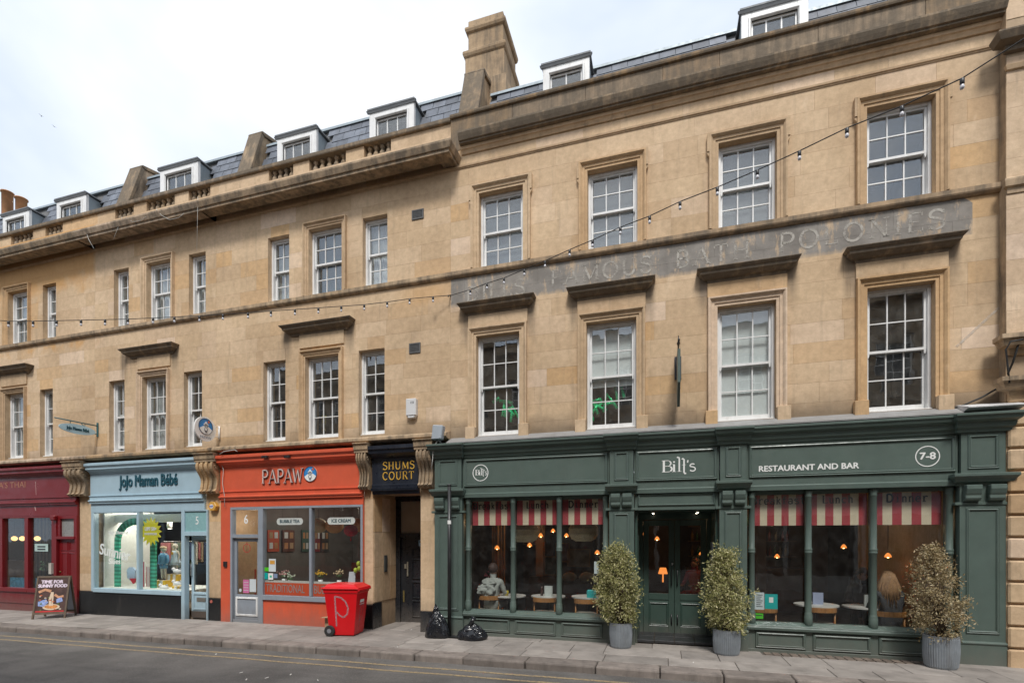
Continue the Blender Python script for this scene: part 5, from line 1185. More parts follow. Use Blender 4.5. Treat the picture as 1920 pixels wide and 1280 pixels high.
# mannequins
def mannequin(label, px, pyf, pyt, Y, cloth, skirt):
    x, _, z0 = at(px, pyf, Y); h = at(px, pyt, Y)[2]-z0; s = h
    J_ = dict(pel=(0,0,.46), wai=(0,0,.56), che=(0,0,.70), nec=(0,0,.79), hd=(0,0,.84), hl=(-.055,0,.44), kl=(-.06,0,.25), fl=(-.06,.01,.03), tl=(-.06,-.07,.015), hr=(.055,0,.44), kr=(.06,0,.25), fr=(.06,.01,.03), tr=(.06,-.07,.015),
              sl=(-.11,0,.73), el=(-.15,.01,.58), wl=(-.155,-.03,.45), sr=(.11,0,.73), er=(.15,.01,.58), wr=(.155,-.03,.45))
    E_2 = [('pel','wai'),('wai','che'),('che','nec'),('nec','hd'),('pel','hl'),('hl','kl'),('kl','fl'),('fl','tl'),('pel','hr'),('hr','kr'),('kr','fr'),('fr','tr'),('che','sl'),('sl','el'),('el','wl'),('che','sr'),('sr','er'),('er','wr')]
    R_ = {k: .035 for k in J_}; R_.update(pel=(.09,.06), wai=(.08,.06), che=(.10,.065), nec=.03, hd=.03, hl=.05, hr=.05, sl=.035, sr=.035, el=.026, er=.026, wl=.02, wr=.02, tl=.02, tr=.02)
    t = figure('mannequin', label, (0,0,0), J_, E_2, R_, pm('mannequin_cream', (.55,.52,.44), .5, bump=0), 'mannequin'); t['_o'] = (0.,0.,0.)
    build('head', MB().ball((0,0,.905), .085, 16, 12, (.86,.95,1.1)), MATS['mannequin_cream'], t)
    b = MB()
    if skirt:
        b.lathe([(.19,.30),(.15,.42),(.105,.55),(.11,.66),(.085,.75)], (0,0,0), 22, wav=.04)
        o = build('dress', b, cloth, t); build('motif', disc(MB(), 0, .68, .05, .05, -.118, -.112, 16), pm('sun_motif', (.65,.33,.02), .7), o)
    else:
        b.lathe([(.125,.47),(.13,.60),(.135,.70),(.075,.79)], (0,0,0), 20); o = build('jacket', b, cloth, t)
        for sx in (-1, 1): build('sleeve', MB().tube([(sx*.11,0,.73),(sx*.155,.01,.58),(sx*.158,-.03,.47)], [.052,.045,.042], 10), cloth, t); build('shorts', MB().tube([(sx*.055,0,.48),(sx*.062,0,.34)], [.07,.066], 10), cloth, t); build('shoe', MB().ball((sx*.06,-.04,.02), .045, 10, 6, (.8,1.4,.7)), BLACKP, t)
        build('cap', MB().ball((0,-.01,.945), .09, 14, 8, (.95,1.1,.6)), pm('straw_cap', (.5,.38,.25), .9), t)
    t.location = (x, Y+.1, z0); t.scale = (s,)*3; return t
mannequin('child mannequin in a blue jacket, shorts and straw cap', 300, 1087, 1023, .62, pm('blue_jacket', (.10,.28,.48), .8, .2, 30), False)
mannequin('child mannequin in a pale blue pinafore dress with a yellow motif', 322, 1076, 1018, .8, pm('pale_pinafore', (.42,.53,.62), .8, .05, 30), True)
# hanging striped dress, romper, toys
dr_ = MB(); STR = mstripes('red_white_stripe', (.55,.52,.50), (.38,.02,.03), 26, 0)
q = at(271,1075,.5); z_ = [at(271,p,.5)[2] for p in (1053,1062,1100)]
tag(build('striped_dress', pleated(q[0]-.16, q[0]+.02, z_[2], z_[0], .5, .02, .06).add(pleated(q[0]-.0, q[0]+.16, z_[2]+.02, z_[1], .54, .02, .05).v, [tuple(f) for f in pleated(q[0]-.0, q[0]+.16, z_[2]+.02, z_[1], .54, .02, .05).f]), STR, org=q), 'red and white striped swim dress on a hanger in the baby shop window', 'dress')
q = at(247,1075,.5); tag(build('romper', MB().prism([(q[0]-.13,q[2]-.12),(q[0]-.15,q[2]+.10),(q[0]-.06,q[2]+.17),(q[0]+.06,q[2]+.17),(q[0]+.14,q[2]+.10),(q[0]+.12,q[2]-.12)], .48, .52).prism([(q[0]-.04,q[2]-.18),(q[0]+.12,q[2]-.12),(q[0]-.10,q[2]-.12)], .485, .515), pm('romper_blue', (.35,.46,.60), .8, .15, 30), org=q), 'pale blue romper hanging behind the left pane', 'romper')
q = at(249,1088,.47); tag(build('swim_briefs', MB().prism([(q[0]-.10,q[2]+.06),(q[0]+.11,q[2]+.06),(q[0]+.10,q[2]-.03),(q[0]+.03,q[2]-.08)], .45, .475), pm('brief_red', (.5,.01,.03), .7), org=q), 'red swim briefs below the pale romper', 'briefs')
for px, py, lb in ((308,1100,'white paper seagull resting in front of the plinths'),(333,1093,'white paper seagull at the right end of the display'),(333,1070,'white paper seagull flying near the door frame')):
    x, y, z = at(px,py,.32); m = MB().ball((x,y,z), .07, 12, 8, (1.9,.8,.75)).ball((x-.13,y,z+.05), .04, 8, 6).add([(x,y-.03,z+.02),(x+.16,y-.05,z+.09),(x+.10,y+.03,z+.01)], [(0,1,2)]).add([(x-.165,y,z+.055),(x-.165,y,z+.04),(x-.21,y,z+.04)], [(0,1,2)]); tag(build('paper_seagull', m, WHITE2, org=(x,y,z), smooth_all=True), lb, 'seagull')
tag(build('shop_counter', MB().box(-10.75, -10.3, 2.2, 3.2, .0, .95), WALLW, org=(-10.5,2.2,0)), 'white shop counter seen through the pale blue door', 'counter')
rl = thing('clothes_rail', 'clothes rail at the back of the baby shop', 'clothes rail', (-11.6,3.2,0)); build('rail', MB().tube([(-13.4,1.6,1.75),(-13.4,4.2,1.75)], .015), pm('chrome', (.5,.5,.5), .2, metal=1), rl)
rr = random.Random(9)
for i in range(26):
    x = 1.65+i*.095; m = pm('garment_%s' % ('rose','sand','navy','sage','cream')[i % 5], ((.35,.12,.12),(.35,.27,.18),(.04,.06,.12),(.15,.2,.14),(.45,.42,.35))[i % 5], .9)
    build('garment', MB().box(-13.58, -13.25, x, x+.06, 1.72-rr.uniform(.5,.75), 1.72), m, rl, bevel=.01)
# ---------------------------------------------------------------- orange bubble tea shop
Yp = -.05
P_ = thing('shopfront', 'orange bubble tea shopfront with grey window frames and door', 'shopfront', (-7.7,Yp,-.04))
px0, px1 = -9.615, -5.91
fascia(P_, px0, px1, ORANGE, zb0=2.545)
x0f, x1f = fx(432,Yp), fx(680,Yp)
build('side_board', MB().box(px0, x0f, Yp, .05, -.3, 2.545).box(x1f, px1, Yp+.01, .05, -.3, 2.545), ORANGE, P_)
xdj, xdk = fx(484,Yp), fx(493,Yp); xmm = fx(582,Yp)
fr = MB().box(x0f, x0f+.055, Yp-.01, .06, -.1, 2.54).box(xdj, xdk, Yp-.01, .06, -.1, 2.54).box(x1f-.05, x1f, Yp-.01, .06, .50, 2.54)
fr.box(x0f+.055, xdj, Yp-.009, .06, 2.48, 2.54).box(xdk, x1f-.05, Yp-.009, .06, 2.49, 2.54).box(xmm-.03, xmm+.03, Yp-.008, .055, .60, 2.49).box(x0f+.055, xdj, Yp-.009, .06, 1.85, 1.93).box(xdk, x1f, Yp-.03, .07, .49, .595)
build('window_frame', fr, GREYF, P_, bevel=.005)
panes(P_, [(xdk, xmm-.03), (xmm+.03, x1f-.05)], .595, 2.49, .01); tp = build('transom_pane', MB().box(x0f+.055, xdj, .008, .013, 1.93, 2.48), SHOPGLASS, P_)
build('number_six', text_mb('6', .28, fx(461,0), fz(461,974,0), .006, sx=.85, bold=.003), LW, tp)
build('stall_riser', MB().box(xdk, x1f, Yp+.01, .06, -.3, .49), ORANGE, P_)
RUSTM = faded('brown_scuffs', (.16,.05,.03), .50, .40, .0, 16)
DR = MB().box(x0f+.06, x0f+.13, .0, .045, .02, 1.845).box(xdj-.075, xdj-.005, .0, .045, .02, 1.845).box(x0f+.13, xdj-.075, .001, .045, 1.77, 1.845).box(x0f+.13, xdj-.075, .001, .045, .02, .58).box(x0f+.03, xdj, -.03, .05, -.1, .02)
dd = build('door', DR, GREYF, P_, bevel=.004); build('pane', MB().box(x0f+.13, xdj-.075, .02, .025, .58, 1.77), SHOPGLASS, dd)
build('door_panel', MB().frame(x0f+.15, xdj-.10, .14, .48, MOULD, y=.0), WHITE, dd)
build('door_print', ring(MB(), fx(462,0), fz(462,1027,0), .095, .012, .012, .016).tube([(fx(462,0), .014, fz(462,1027,0)-.09), (fx(462,0), .014, fz(462,1027,0)+.28)], .007, 4), pm('vinyl_red', (.45,.04,.03), .5, bump=0), dd)
build('menu_sheet', MB().box(fx(455,0), fx(466,0), .014, .018, fz(460,1111,0), fz(460,1086,0)), pm('pink_print', (.55,.15,.32), .6, bump=0), dd); build('notice_sheet', MB().box(fx(467,0), fx(479,0), .014, .018, fz(470,1109,0), fz(470,1085,0)), PAPER, dd)
for i in range(4): build('print_line', MB().box(fx(456,0), fx(465,0), .0125, .014, fz(460,1091+i*5,0)-.005, fz(460,1091+i*5,0)+.005), PAPER, dd)
build('sticker', MB().box(fx(437.5,0), fx(443.5,0), .014, .018, fz(440,1110,0), fz(440,1100,0)), pm('blue_print', (.02,.10,.35), .5, bump=0), dd); build('sticker', disc(MB(), fx(449.5,0), fz(449.5,1106,0), .036, .04, .014, .018, 18), PAPER, dd)
# red band with thin capitals
RB = pm('red_band', (.42,.06,.02), .5, .05, bump=0); LB = pm('grey_thin_letter', (.22,.20,.19), .5, bump=0)
zr0, zr1 = .60, .87
bnd = build('window_band', MB().box(xdk, x1f-.05, .004, .0065, zr0, zr1), RB, P_)
build('shelf_edge', MB().box(xdk, x1f-.05, .02, .06, zr1, zr1+.045), pm('shelf_white', (.55,.52,.48), .5, bump=0), P_)
build('lettering', text_mb('TRADITIONAL', .25, (fx(493,0)+fx(577,0))/2, .735, .004, sx=.63), LB, bnd)
build('lettering', text_mb('BUBBLE TEA', .25, fx(588,0), .735, .004, sx=.66, align='LEFT'), LB, bnd)
# fascia lettering and round emblem
xa, xb = fx(491,-.08), fx(568,-.08); s_ = 'PAPAW'; base = sum(GL[c][0] for c in s_)+.04*4
sgl = strokes(s_, .30, (xa+xb)/2, fz(530,905,-.08), -.085, -.06, wt=.10, sx=(xb-xa)/(base*.30), track=.04)
build('sign_lettering', sgl, pm('letter_outline', (.22,.10,.09), .5, bump=0), P_); build('sign_lettering', strokes(s_, .30, (xa+xb)/2, fz(530,905,-.08), -.095, -.086, wt=.055, sx=(xb-xa)/(base*.30), track=.04), PINKW, P_)  # wide dark strokes outline the narrower bone letters
def papaw(thg, cx, cz, r, y0, ax='x'):
    def D(name, x, z, rx, rz, k, m):
        mb = disc(MB(), x, z, rx, rz, -k-.004, -k, 28)
        if ax == 'x': mb.v = [(a, b+y0, c) for a, b, c in mb.v]
        build(name, mb, m, thg)
    D('disc', cx, cz, r, r, 0, pm('emblem_blue', (.03,.22,.55), .5, bump=0))
    mb = MB(); n = 16; mb.prism([(cx+r*.98*math.cos(R(200+140*i/n)), cz+r*.98*math.sin(R(200+140*i/n))) for i in range(n+1)]+[(cx+r*.45, cz-r*.0), (cx, cz+r*.12), (cx-r*.4, cz-r*.02)], y0-.007, y0-.003); build('ground_patch', mb, LW, thg)
    D('figure_body', cx, cz-.32*r, r*.26, r*.38, .007, LW); D('figure_head', cx, cz+.1*r, r*.30, r*.27, .009, LW)
    mb = MB(); mb.prism([(cx-r*.42, cz+r*.22), (cx+r*.42, cz+r*.22), (cx+r*.14, cz+r*.42), (cx-r*.14, cz+r*.42)], y0-.015, y0-.011).prism([(cx-r*.14, cz+r*.42), (cx+r*.14, cz+r*.42), (cx+r*.05, cz+r*.62), (cx-r*.08, cz+r*.6)], y0-.015, y0-.011); build('figure_hat', mb, LW, thg)
    D('sun_spot', cx+r*.42, cz+r*.62, r*.15, r*.15, .006, pm('emblem_orange', (.6,.12,.03), .5, bump=0))
    o = ring(MB(), cx, cz+.08*r, r*.22, r*.05, y0-.017, y0-.0135, 18); ring(o, cx-.1*r, cz+.12*r, r*.08, r*.04, y0-.018, y0-.0175, 10); ring(o, cx+.1*r, cz+.12*r, r*.08, r*.04, y0-.018, y0-.0175, 10)
    o.ribbon([(cx-.2*r, cz-.2*r), (cx-.22*r, cz-.55*r)], r*.05, y0-.016, y0-.012); o.ribbon([(cx+.2*r, cz-.2*r), (cx+.22*r, cz-.55*r)], r*.05, y0-.0161, y0-.012); o.ribbon([(cx-.08*r, cz-.5*r), (cx-.1*r, cz-.78*r)], r*.09, y0-.0163, y0-.012); o.ribbon([(cx+.08*r, cz-.5*r), (cx+.1*r, cz-.78*r)], r*.09, y0-.0164, y0-.012)
    build('figure_outline', o, INK, thg); build('rim', ring(MB(), cx, cz, r, r*.05, y0-.012, y0+.001, 32), pm('rim_dark', (.05,.06,.09), .4, bump=0), thg)
pe = build('round_emblem', disc(MB(), fx(582,-.07), fz(582,888,-.07), .165, .165, -.068, -.06), LW, P_)
papaw(pe, fx(582,-.07), fz(582,888,-.07), .16, -.07)
# interior
interior(-9.72, -5.95, 5.2, 2.98, pm('shop_grey_wall', (.13,.125,.12), .8, .1), pm('shop_wood_floor', (.28,.22,.16), .5), pm('shop_ceiling_grey', (.12,.12,.12), .8), y0=.12)
tag(build('dado_panel', MB().box(-9.70, -6.0, 5.10, 5.19, -.02, 1.05), pm('dado_red', (.22,.03,.015), .5), org=(-8,5.1,0)), 'dark red dado along the back wall of the bubble tea shop', 'wall panel')
tag(build('partition', MB().box(-9.70, fx(478,1.0), 1.0, 1.05, .0, 2.9), pm('partition_white', (.42,.42,.40), .8), org=(-9.5,1.0,0)), 'pale partition seen through the bubble tea shop door', 'partition'); tag(build('partition_base', MB().box(fx(447,.95), fx(478,.95), .94, .99, .0, 1.08), pm('partition_red', (.40,.04,.015), .5), org=(-9.3,.95,0)), 'red lower panel seen through the bubble tea shop door', 'wall panel')
tag(build('counter', MB().box(xdk+.02, x1f-.1, .12, .55, -.02, .84), pm('shelf_white', (.5,.48,.45), .5), org=(-7.2,.3,0)), 'white counter just inside the bubble tea shop window', 'counter')
for a0, a1, b0, b1, nm, lb in ((519,568,970,984,'BUBBLE TEA','hanging white bubble tea sign in the left pane'),(614,666,969,983,'ICE CREAM','hanging white ice cream sign in the right pane')):
    xa, xb = fx(a0,.08), fx(a1,.08); cz = fz((a0+a1)/2,(b0+b1)/2,.08); t = thing('hanging_sign', lb, 'sign', ((xa+xb)/2,.08,cz)); r_ = .075
    pts = [(xa+r_+r_*math.cos(R(90+180*i/10)), cz+r_*math.sin(R(90+180*i/10))) for i in range(11)]+[(xb-r_+r_*math.cos(R(-90+180*i/10)), cz+r_*math.sin(R(-90+180*i/10))) for i in range(11)]
    build('board', MB().prism(pts, .075, .085), LW, t); build('lettering', text_mb(nm, .098, (xa+xb)/2, cz, .075, bold=.0015, sx=.98), TEAL, t)
    for xx in (xa+.15, xb-.15): build('wire', MB().tube([(xx,.08,cz+r_),(xx,.08,2.9)], .003, 4), IRON, t)
for i, (px, py, Y, r_, m_, lb) in enumerate(((597,985,1.2,.21,'paper_cream','cream paper lantern beside the ice cream sign'),(627,985,1.3,.22,'paper_orange','pale orange paper lantern behind the ice cream sign'),(658,994,.8,.16,'paper_red','red paper lantern with tassel in the right pane'),(672,984,1.3,.2,'paper_orange','pale orange paper lantern at the right end of the pane'))):
    q = at(px,py,Y); m = pm(m_, dict(paper_cream=(.55,.45,.28), paper_orange=(.60,.33,.14), paper_red=(.5,.02,.04))[m_], .8, .05); t = thing('paper_lantern', lb, 'lantern', q, 'paper lanterns in the bubble tea shop')
    mb = MB(); n = 12; mb.lathe([(max(.03, r_*math.sin(math.pi*k/n)*(1.0 if k % 2 else .97)), -math.cos(math.pi*k/n)*r_*.85) for k in range(1, n)], q, 20); build('shade', mb, m, t); build('cord', MB().tube([(q[0],q[1],q[2]+r_*.8),(q[0],q[1],2.98)], .004, 4), IRON, t)
    if 'red' in m_: build('tassel', MB().tube([(q[0],q[1],q[2]-r_*.8),(q[0],q[1],q[2]-r_*1.5)], [.006,.016], 6), m, t)
lamp_pt((-8.0,2.2,2.6), 22, (1,.85,.7), .1, 'shop_glow'); lamp_pt((-6.9,3.2,2.6), 14, (1,.8,.6), .1, 'shop_glow'); lamp_pt((-9.2,.5,2.2), 2.5, (1,.95,.9), .1, 'door_glow')
for i, (p0, p1) in enumerate(((503,524),(531,553),(567,580),(590,601),(603,617))):
    m = pm('poster_%s' % ('red','dark','green','maroon','black')[i], ((.42,.07,.03),(.10,.04,.03),(.05,.10,.08),(.20,.04,.05),(.05,.05,.05))[i], .6)
    def side_y(px): return -9.66/math.tan(math.atan((px-960)/940)-PHI)-9.1
    ya, yb_ = side_y(p0), side_y(p1); zt_, zl_ = fz(p0, 993, ya), fz(p0, 1034, ya)
    o = tag(build('menu_poster', MB().box(-9.70, -9.67, ya, yb_, zl_, zt_), m, org=(-9.7,ya,zl_)), ('bright red','brownish black','dark green','maroon','black')[i]+' menu poster on the side wall of the bubble tea shop', 'poster')
    og = (-9.7, ya, zl_)
    for k in range(4): build('picture', MB().box(.031, .036, (yb_-ya)*(.12+.45*(k % 2)), (yb_-ya)*(.42+.45*(k % 2)), .08+(zt_-zl_)*.48*(k//2), .08+(zt_-zl_)*(.28+.48*(k//2))), (PAPER, TERRA, CARD)[(k+i) % 3], o, org=(0,0,0))
for px, py, lb, c in ((533,1078,'pink and white',(.55,.30,.28)),(544,1083,'small white and green',(.45,.5,.38)),(601,1078,'bright yellow',(.65,.38,.02)),(636,1077,'cream and orange',(.55,.42,.25))):
    q = at(px,py,.18); t = thing('flower_pot', lb+' flowers in a pot on the bubble tea window shelf', 'flowers', (q[0],q[1],.84)); mb = MB(); rr = random.Random(px)
    for k in range(26): mb.ball((q[0]+rr.gauss(0,.05), q[1]+rr.gauss(0,.04), q[2]+.02+abs(rr.gauss(0,.04))), .018, 6, 4)
    build('blossom', mb, pm('petal_'+lb.replace(' ','_'), c, .8, .25, 40), t, kind='stuff'); build('leaves', MB().ball((q[0],q[1],q[2]-.02), .06, 10, 6, (1.2,1,.6)), pm('leaf_dark', (.05,.09,.03), .8, .3, 30), t); build('pot', MB().lathe([(.035,0),(.05,.10),(.045,.10)], (q[0],q[1],.84), 14), WHITE2, t)
q = at(588,1066,.2); tag(build('wafer_tube', MB().lathe([(.025,0),(.025,.2)], (q[0],q[1],.86), 12), pm('wafer', (.55,.36,.16), .7), org=q), 'tall wafer coloured tube by the centre mullion', 'tube')
q = at(660,1080,.15); tag(build('easel_card', MB().add([(q[0]-.07,.10,.88),(q[0]+.10,.10,.88),(q[0]+.05,.2,1.13),(q[0]-.1,.2,1.13),(q[0]-.07,.115,.88),(q[0]+.10,.115,.88),(q[0]+.05,.215,1.13),(q[0]-.1,.215,1.13)], [(0,1,2,3),(7,6,5,4),(0,4,5,1),(1,5,6,2),(2,6,7,3),(3,7,4,0)]), pm('silver_card', (.42,.42,.45), .5), org=q), 'leaning silver tablet above the red bin', 'tablet')
q = at(672,1060,.14); bs = thing('balloon_cluster', 'lime green balloons at the right edge of the bubble tea window', 'balloons', q)
for dx, dz in ((0,.04),(-.07,-.10),(.02,-.06)): build('balloon', MB().ball((q[0]+dx,q[1],q[2]+dz), .05, 12, 8, (.85,.85,1.2)), pm('lime_balloon', (.38,.45,.04), .3, bump=0), bs)
st = thing('window_stickers', 'poster and delivery stickers in the lower left of the bubble tea window', 'stickers', at(497,1085,0))
for p in ((504,517,1047,1071,'poster',PAPER),(492,504,1063,1070,'sticker',LIME),(493,502,1073,1085,'sticker',TURQ),(503,512,1074,1086,'sticker',LW),(513,520,1075,1083,'sticker',pm('blue_grey_print',(.18,.24,.36),.5,bump=0))): wst(*p, st, 0.001)
wst(506,515,1050,1057,'print_mark',pm('print_orange',(.6,.3,.05),.5,bump=0),st,-.002); wst(505.5,509.5,1078,1082,'print_mark',AG,st,-.002)
# ---------------------------------------------------------------- maroon restaurant
Ym = -.05
M_ = thing('shopfront', 'maroon timber restaurant front with panelled side door', 'shopfront', (-16,Ym,-.08))
mx0, mx1 = -19.5, -14.21
fascia(M_, mx0, mx1, MAROON, zb0=2.43)
xs_ = [fx(-96,Ym), fx(-46,Ym), fx(0,Ym), fx(48,Ym), fx(99,Ym)]
zs0, zs1 = .55, 2.40
fr = MB()
for x in xs_: fr.box(x-.07, x+.07, Ym+.01, .08, .5, 2.43)
fr.box(mx0, xs_[-1], Ym-.03, .09, .42, .52).box(mx0, xs_[-1], Ym+.005, .08, 2.38, 2.43)
build('window_frame', fr, MAROON, M_, bevel=.005)
for a_, b_ in zip(xs_[:-1], xs_[1:]): panes(M_, [(a_+.07, b_-.07)], .52, 2.38, .03)
build('stall_riser', MB().box(mx0, xs_[-1]+.07, Ym+.01, .06, -.3, .42), MAROON, M_); build('riser_moulding', MB().box(mx0, xs_[-1]+.07, Ym-.01, Ym+.01, .12, .15), MAROON, M_)
dxl, dxr = fx(107,Ym), fx(141,Ym)
build('pilaster', MB().box(xs_[-1]+.07, dxl, Ym-.02, .06, -.3, 2.43).box(dxr, mx1, Ym-.015, .06, -.3, 2.43), MAROON, M_, bevel=.004); build('bracket', MB().box(xs_[-1]+.02, dxl+.03, Ym-.09, Ym-.01, 2.30, 2.43), MAROON, M_, bevel=.02)
build('transom', MB().box(dxl, dxr, Ym-.03, .06, 1.82, 1.89).box(dxl, dxr, Ym, .06, 2.34, 2.43).box(dxl, dxl+.10, Ym+.001, .06, 1.89, 2.34).box(dxr-.06, dxr, Ym+.001, .06, 1.89, 2.34), MAROON, M_, bevel=.004)
build('transom_pane', MB().box(dxl+.10, dxr-.06, .0, .006, 1.89, 2.34), pm('obscured_glass', (.25,.25,.24), .3, .15, 6), M_)
dd = build('door', MB().box(dxl+.01, dxr-.01, .0, .05, -.12, 1.815), MAROON, M_)
dw = dxr-dxl-.02
for c in range(2):
    for z0, z1 in ((1.55,1.73),(.62,1.45),(.02,.45)): build('door_panel', MB().frame(dxl+.11+c*(dw/2-.03), dxl+dw/2-.06+c*(dw/2-.03)+.04, z0, z1, [(0,.0),(0,.006),(.012,.016),(.028,.008),(.03,-.001)], y=.0), MAROON, dd)
build('handle', MB().ball((dxl+.07,-.02,.98), .02), pm('aged_brass',(.22,.17,.06),.5,metal=.5), dd)
build('sign_lettering', text_mb("A'S THAI", .22, fx(-3,-.07), fz(30,909,-.06), -.06, align='LEFT', sx=1.28), pm('dull_gold', (.36,.17,.10), .5, bump=0), M_)
build('paint_drip', MB().ribbon([(fx(66,-.07), 3.33), (fx(66,-.07)+.02, 2.98)], .012, -.063, -.06).ribbon([(fx(62,-.09), 2.68),(fx(64,-.09),2.57)], .03, -.056, -.05), pm('drip_pale', (.5,.32,.30), .6), M_)
interior(-20.2, -13.98, 5.5, 2.95, pm('dark_thai_wall', (.05,.03,.025), .7), pm('dark_boards', (.07,.05,.035), .4, .2), ROOMD, y0=.1)
for px, lb in ((4,'leftmost'),(27,'second'),(42,'third'),(70,'rightmost')):
    q = at(px,1009,1.0 if px != 4 else 1.4); t = thing('globe_lamp', lb+' glowing glass lamp from the left in the maroon restaurant window', 'lamp', q, 'glass lamps in the maroon restaurant')
    build('shade', MB().ball(q, .072, 18, 12, (1.,1.,.95)), emis('globe_glow', (.95,.52,.17), 1.25), t); build('cord', MB().tube([(q[0],q[1],q[2]+.1),(q[0],q[1],2.95)], .006, 4), IRON, t)
lamp_pt((-15.8,1.8,1.9), 9, (1,.6,.3), .12, 'globe_glow')
lc = thing('window_curtain', 'low blue café curtain along the bottom of the maroon restaurant windows', 'curtain', (-16,.14,.5))
for a_, b_ in zip(xs_[:-1], xs_[1:]): build('cloth', pleated(a_+.08, b_-.05, .50, .78, .12, .015, .09), pm('denim_cloth', (.05,.16,.24), .9, .3, 12), lc)
nt_ = tag(wst(65,90,1019,1033,'window_notice',pm('mint_paper', (.42,.55,.52), .7, bump=0),None,.01), 'pale rectangular notice in the maroon restaurant window', 'notice')
for i in range(2): wst(70,85,1023+i*5,1025.5+i*5,'print_line',INK,nt_,.007)
tag(build('letter_box', MB().box(xs_[-1]-.075, xs_[-1]+.02, Ym-.05, Ym+.01, .92, 1.20), pm('off_white_plastic', (.5,.47,.42), .5), org=(xs_[-1],Ym,1)), 'small pale box fixed beside the maroon door', 'letter box')
pl_ = thing('house_plant', 'leafy plant inside the maroon restaurant window', 'plant', at(85,1065,.5)); q = at(85,1063,.5); mb = MB(); rr = random.Random(2)
for k in range(60): a = rr.uniform(0,6.28); l = rr.uniform(.05,.16); c = Vector(q)+Vector((math.cos(a)*l, math.sin(a)*l*.6, rr.uniform(-.1,.14))); mb.add([c, c+Vector((.04*math.cos(a),.04*math.sin(a),.03)), c+Vector((.02*math.cos(a+1),.02,.05))], [(0,1,2)])
build('foliage', mb, pm('plant_green', (.07,.16,.07), .7), pl_, kind='stuff')
tag(build('booth', MB().box(fx(44,1.3)-.3, fx(58,1.3), 1.3, 1.4, .0, 1.15).box(fx(12,1.6), fx(34,1.6), 1.6, 1.7, 0, 1.15), pm('booth_wood', (.16,.10,.06), .6), org=(-16,1.4,0)), 'pale timber booth partitions inside the maroon restaurant', 'booth')
tag(build('slatted_screen', MB().box(fx(60,1.9), fx(92,1.9), 1.9, 1.94, .0, 2.6), mstripes('slat_brown', (.14,.09,.05), (.03,.02,.015), 6), org=(-15.5,1.9,0)), 'brown timber screen behind the rightmost maroon restaurant pane', 'screen')
# ================================================================== OPPOSITE SIDE OF THE STREET (seen in the window reflections)
OPW = stone_mat('opposite_stone', grime=.4, features=False, light=.6)
def opposite(x0, x1, h, label, shopmat, sign, n):
    y = -10.6; t = thing('opposite_building', label, 'building', ((x0+x1)/2, y, 0), 'buildings across the street')
    ops = []; w_ = (x1-x0)/n
    for i in range(n):
        cx = x0+(i+.5)*w_
        for z0, z1 in ((4.2,6.0),(7.1,8.6)):
            ops.append((cx-.5, cx+.5, z0, z1))
    xs = sorted({x0, x1, *[v for o in ops for v in o[:2]]}); zs = sorted({0, h, 3.3, *[v for o in ops for v in o[2:]]}); mb = MB()
    for za, zb in zip(zs[:-1], zs[1:]):
        for xa, xb in zip(xs[:-1], xs[1:]):
            cx, cz = (xa+xb)/2, (za+zb)/2
            if cz < 3.3 or any(o[0] < cx < o[1] and o[2] < cz < o[3] for o in ops): continue
            mb.box(xa, xb, y-.3, y, za, zb)
    build('wall', mb, OPW, t)
    build('back', MB().box(x0, x1, y-6, y-5.9, 0, h).box(x0, x1, y-6, y, h-.05, h), OPW, t)
    for o in ops:
        f = MB().box(o[0], o[0]+.06, y-.2, y-.12, o[2], o[3]).box(o[1]-.06, o[1], y-.2, y-.12, o[2], o[3])
        for k in (0, .25, .5, .75, 1): zz = o[2]+(o[3]-o[2])*k; f.box(o[0]+.06, o[1]-.06, y-.195, y-.125, zz-.02, zz+.02)
        for k in (1, 2): xx = o[0]+(o[1]-o[0])*k/3; f.box(xx-.012, xx+.012, y-.19, y-.13, o[2], o[3])
        w2 = build('window', f, WHITE, t); build('pane', MB().box(o[0]+.06, o[1]-.06, y-.17, y-.16, o[2], o[3]), pm('dark_glazing', (.02,.025,.03), .08, bump=0), w2)
    c = MB(); c.box(x0, x1, y, y+.3, h-.55, h-.35).box(x0, x1, y, y+.06, 6.55, 6.7); build('cornice', c, LEDGE, t)
    sf = MB().box(x0+.1, x1-.1, y-.1, y+.05, 2.65, 3.3)
    k = n; ww = (x1-x0-.2)/k
    for i in range(k+1): sf.box(x0+.1+i*ww-.06, x0+.1+i*ww+.06, y-.1, y+.03, 0, 2.65)
    sf.box(x0+.1, x1-.1, y-.1, y+.02, 0, .55); s_ = build('shop_front', sf, shopmat, t)
    build('shop_glass', MB().box(x0+.1, x1-.1, y-.09, y-.08, .55, 2.65), pm('dark_glazing', (.02,.025,.03), .08, bump=0), s_)
    if sign:
        tm = text_mb(sign, .34, 0, 3.0, 0, sx=1.1, depth=.01); m2 = MB(); m2.add([((x0+x1)/2-v[0], y+.052-v[1], v[2]) for v in tm.v], tm.f); build('sign_lettering', m2, INK, s_)
opposite(-32, -21, 10.2, 'stone building far to the left across the street', BLUE, None, 6)
opposite(-21, -11, 9.6, 'stone building across the street from the maroon restaurant', MAROON, None, 5)
opposite(-11, -2.5, 10.0, 'stone building across the street from the bubble tea shop', BLACKP, None, 4)
opposite(-2.5, 6.5, 9.8, 'stone building with a pale shop fascia across from the restaurant', pm('pale_grey_front', (.42,.42,.40), .5, .05), 'HANDMADE IN BATH', 4)
opposite(6.5, 20, 10.4, 'stone building far to the right across the street', GREYF, None, 6)
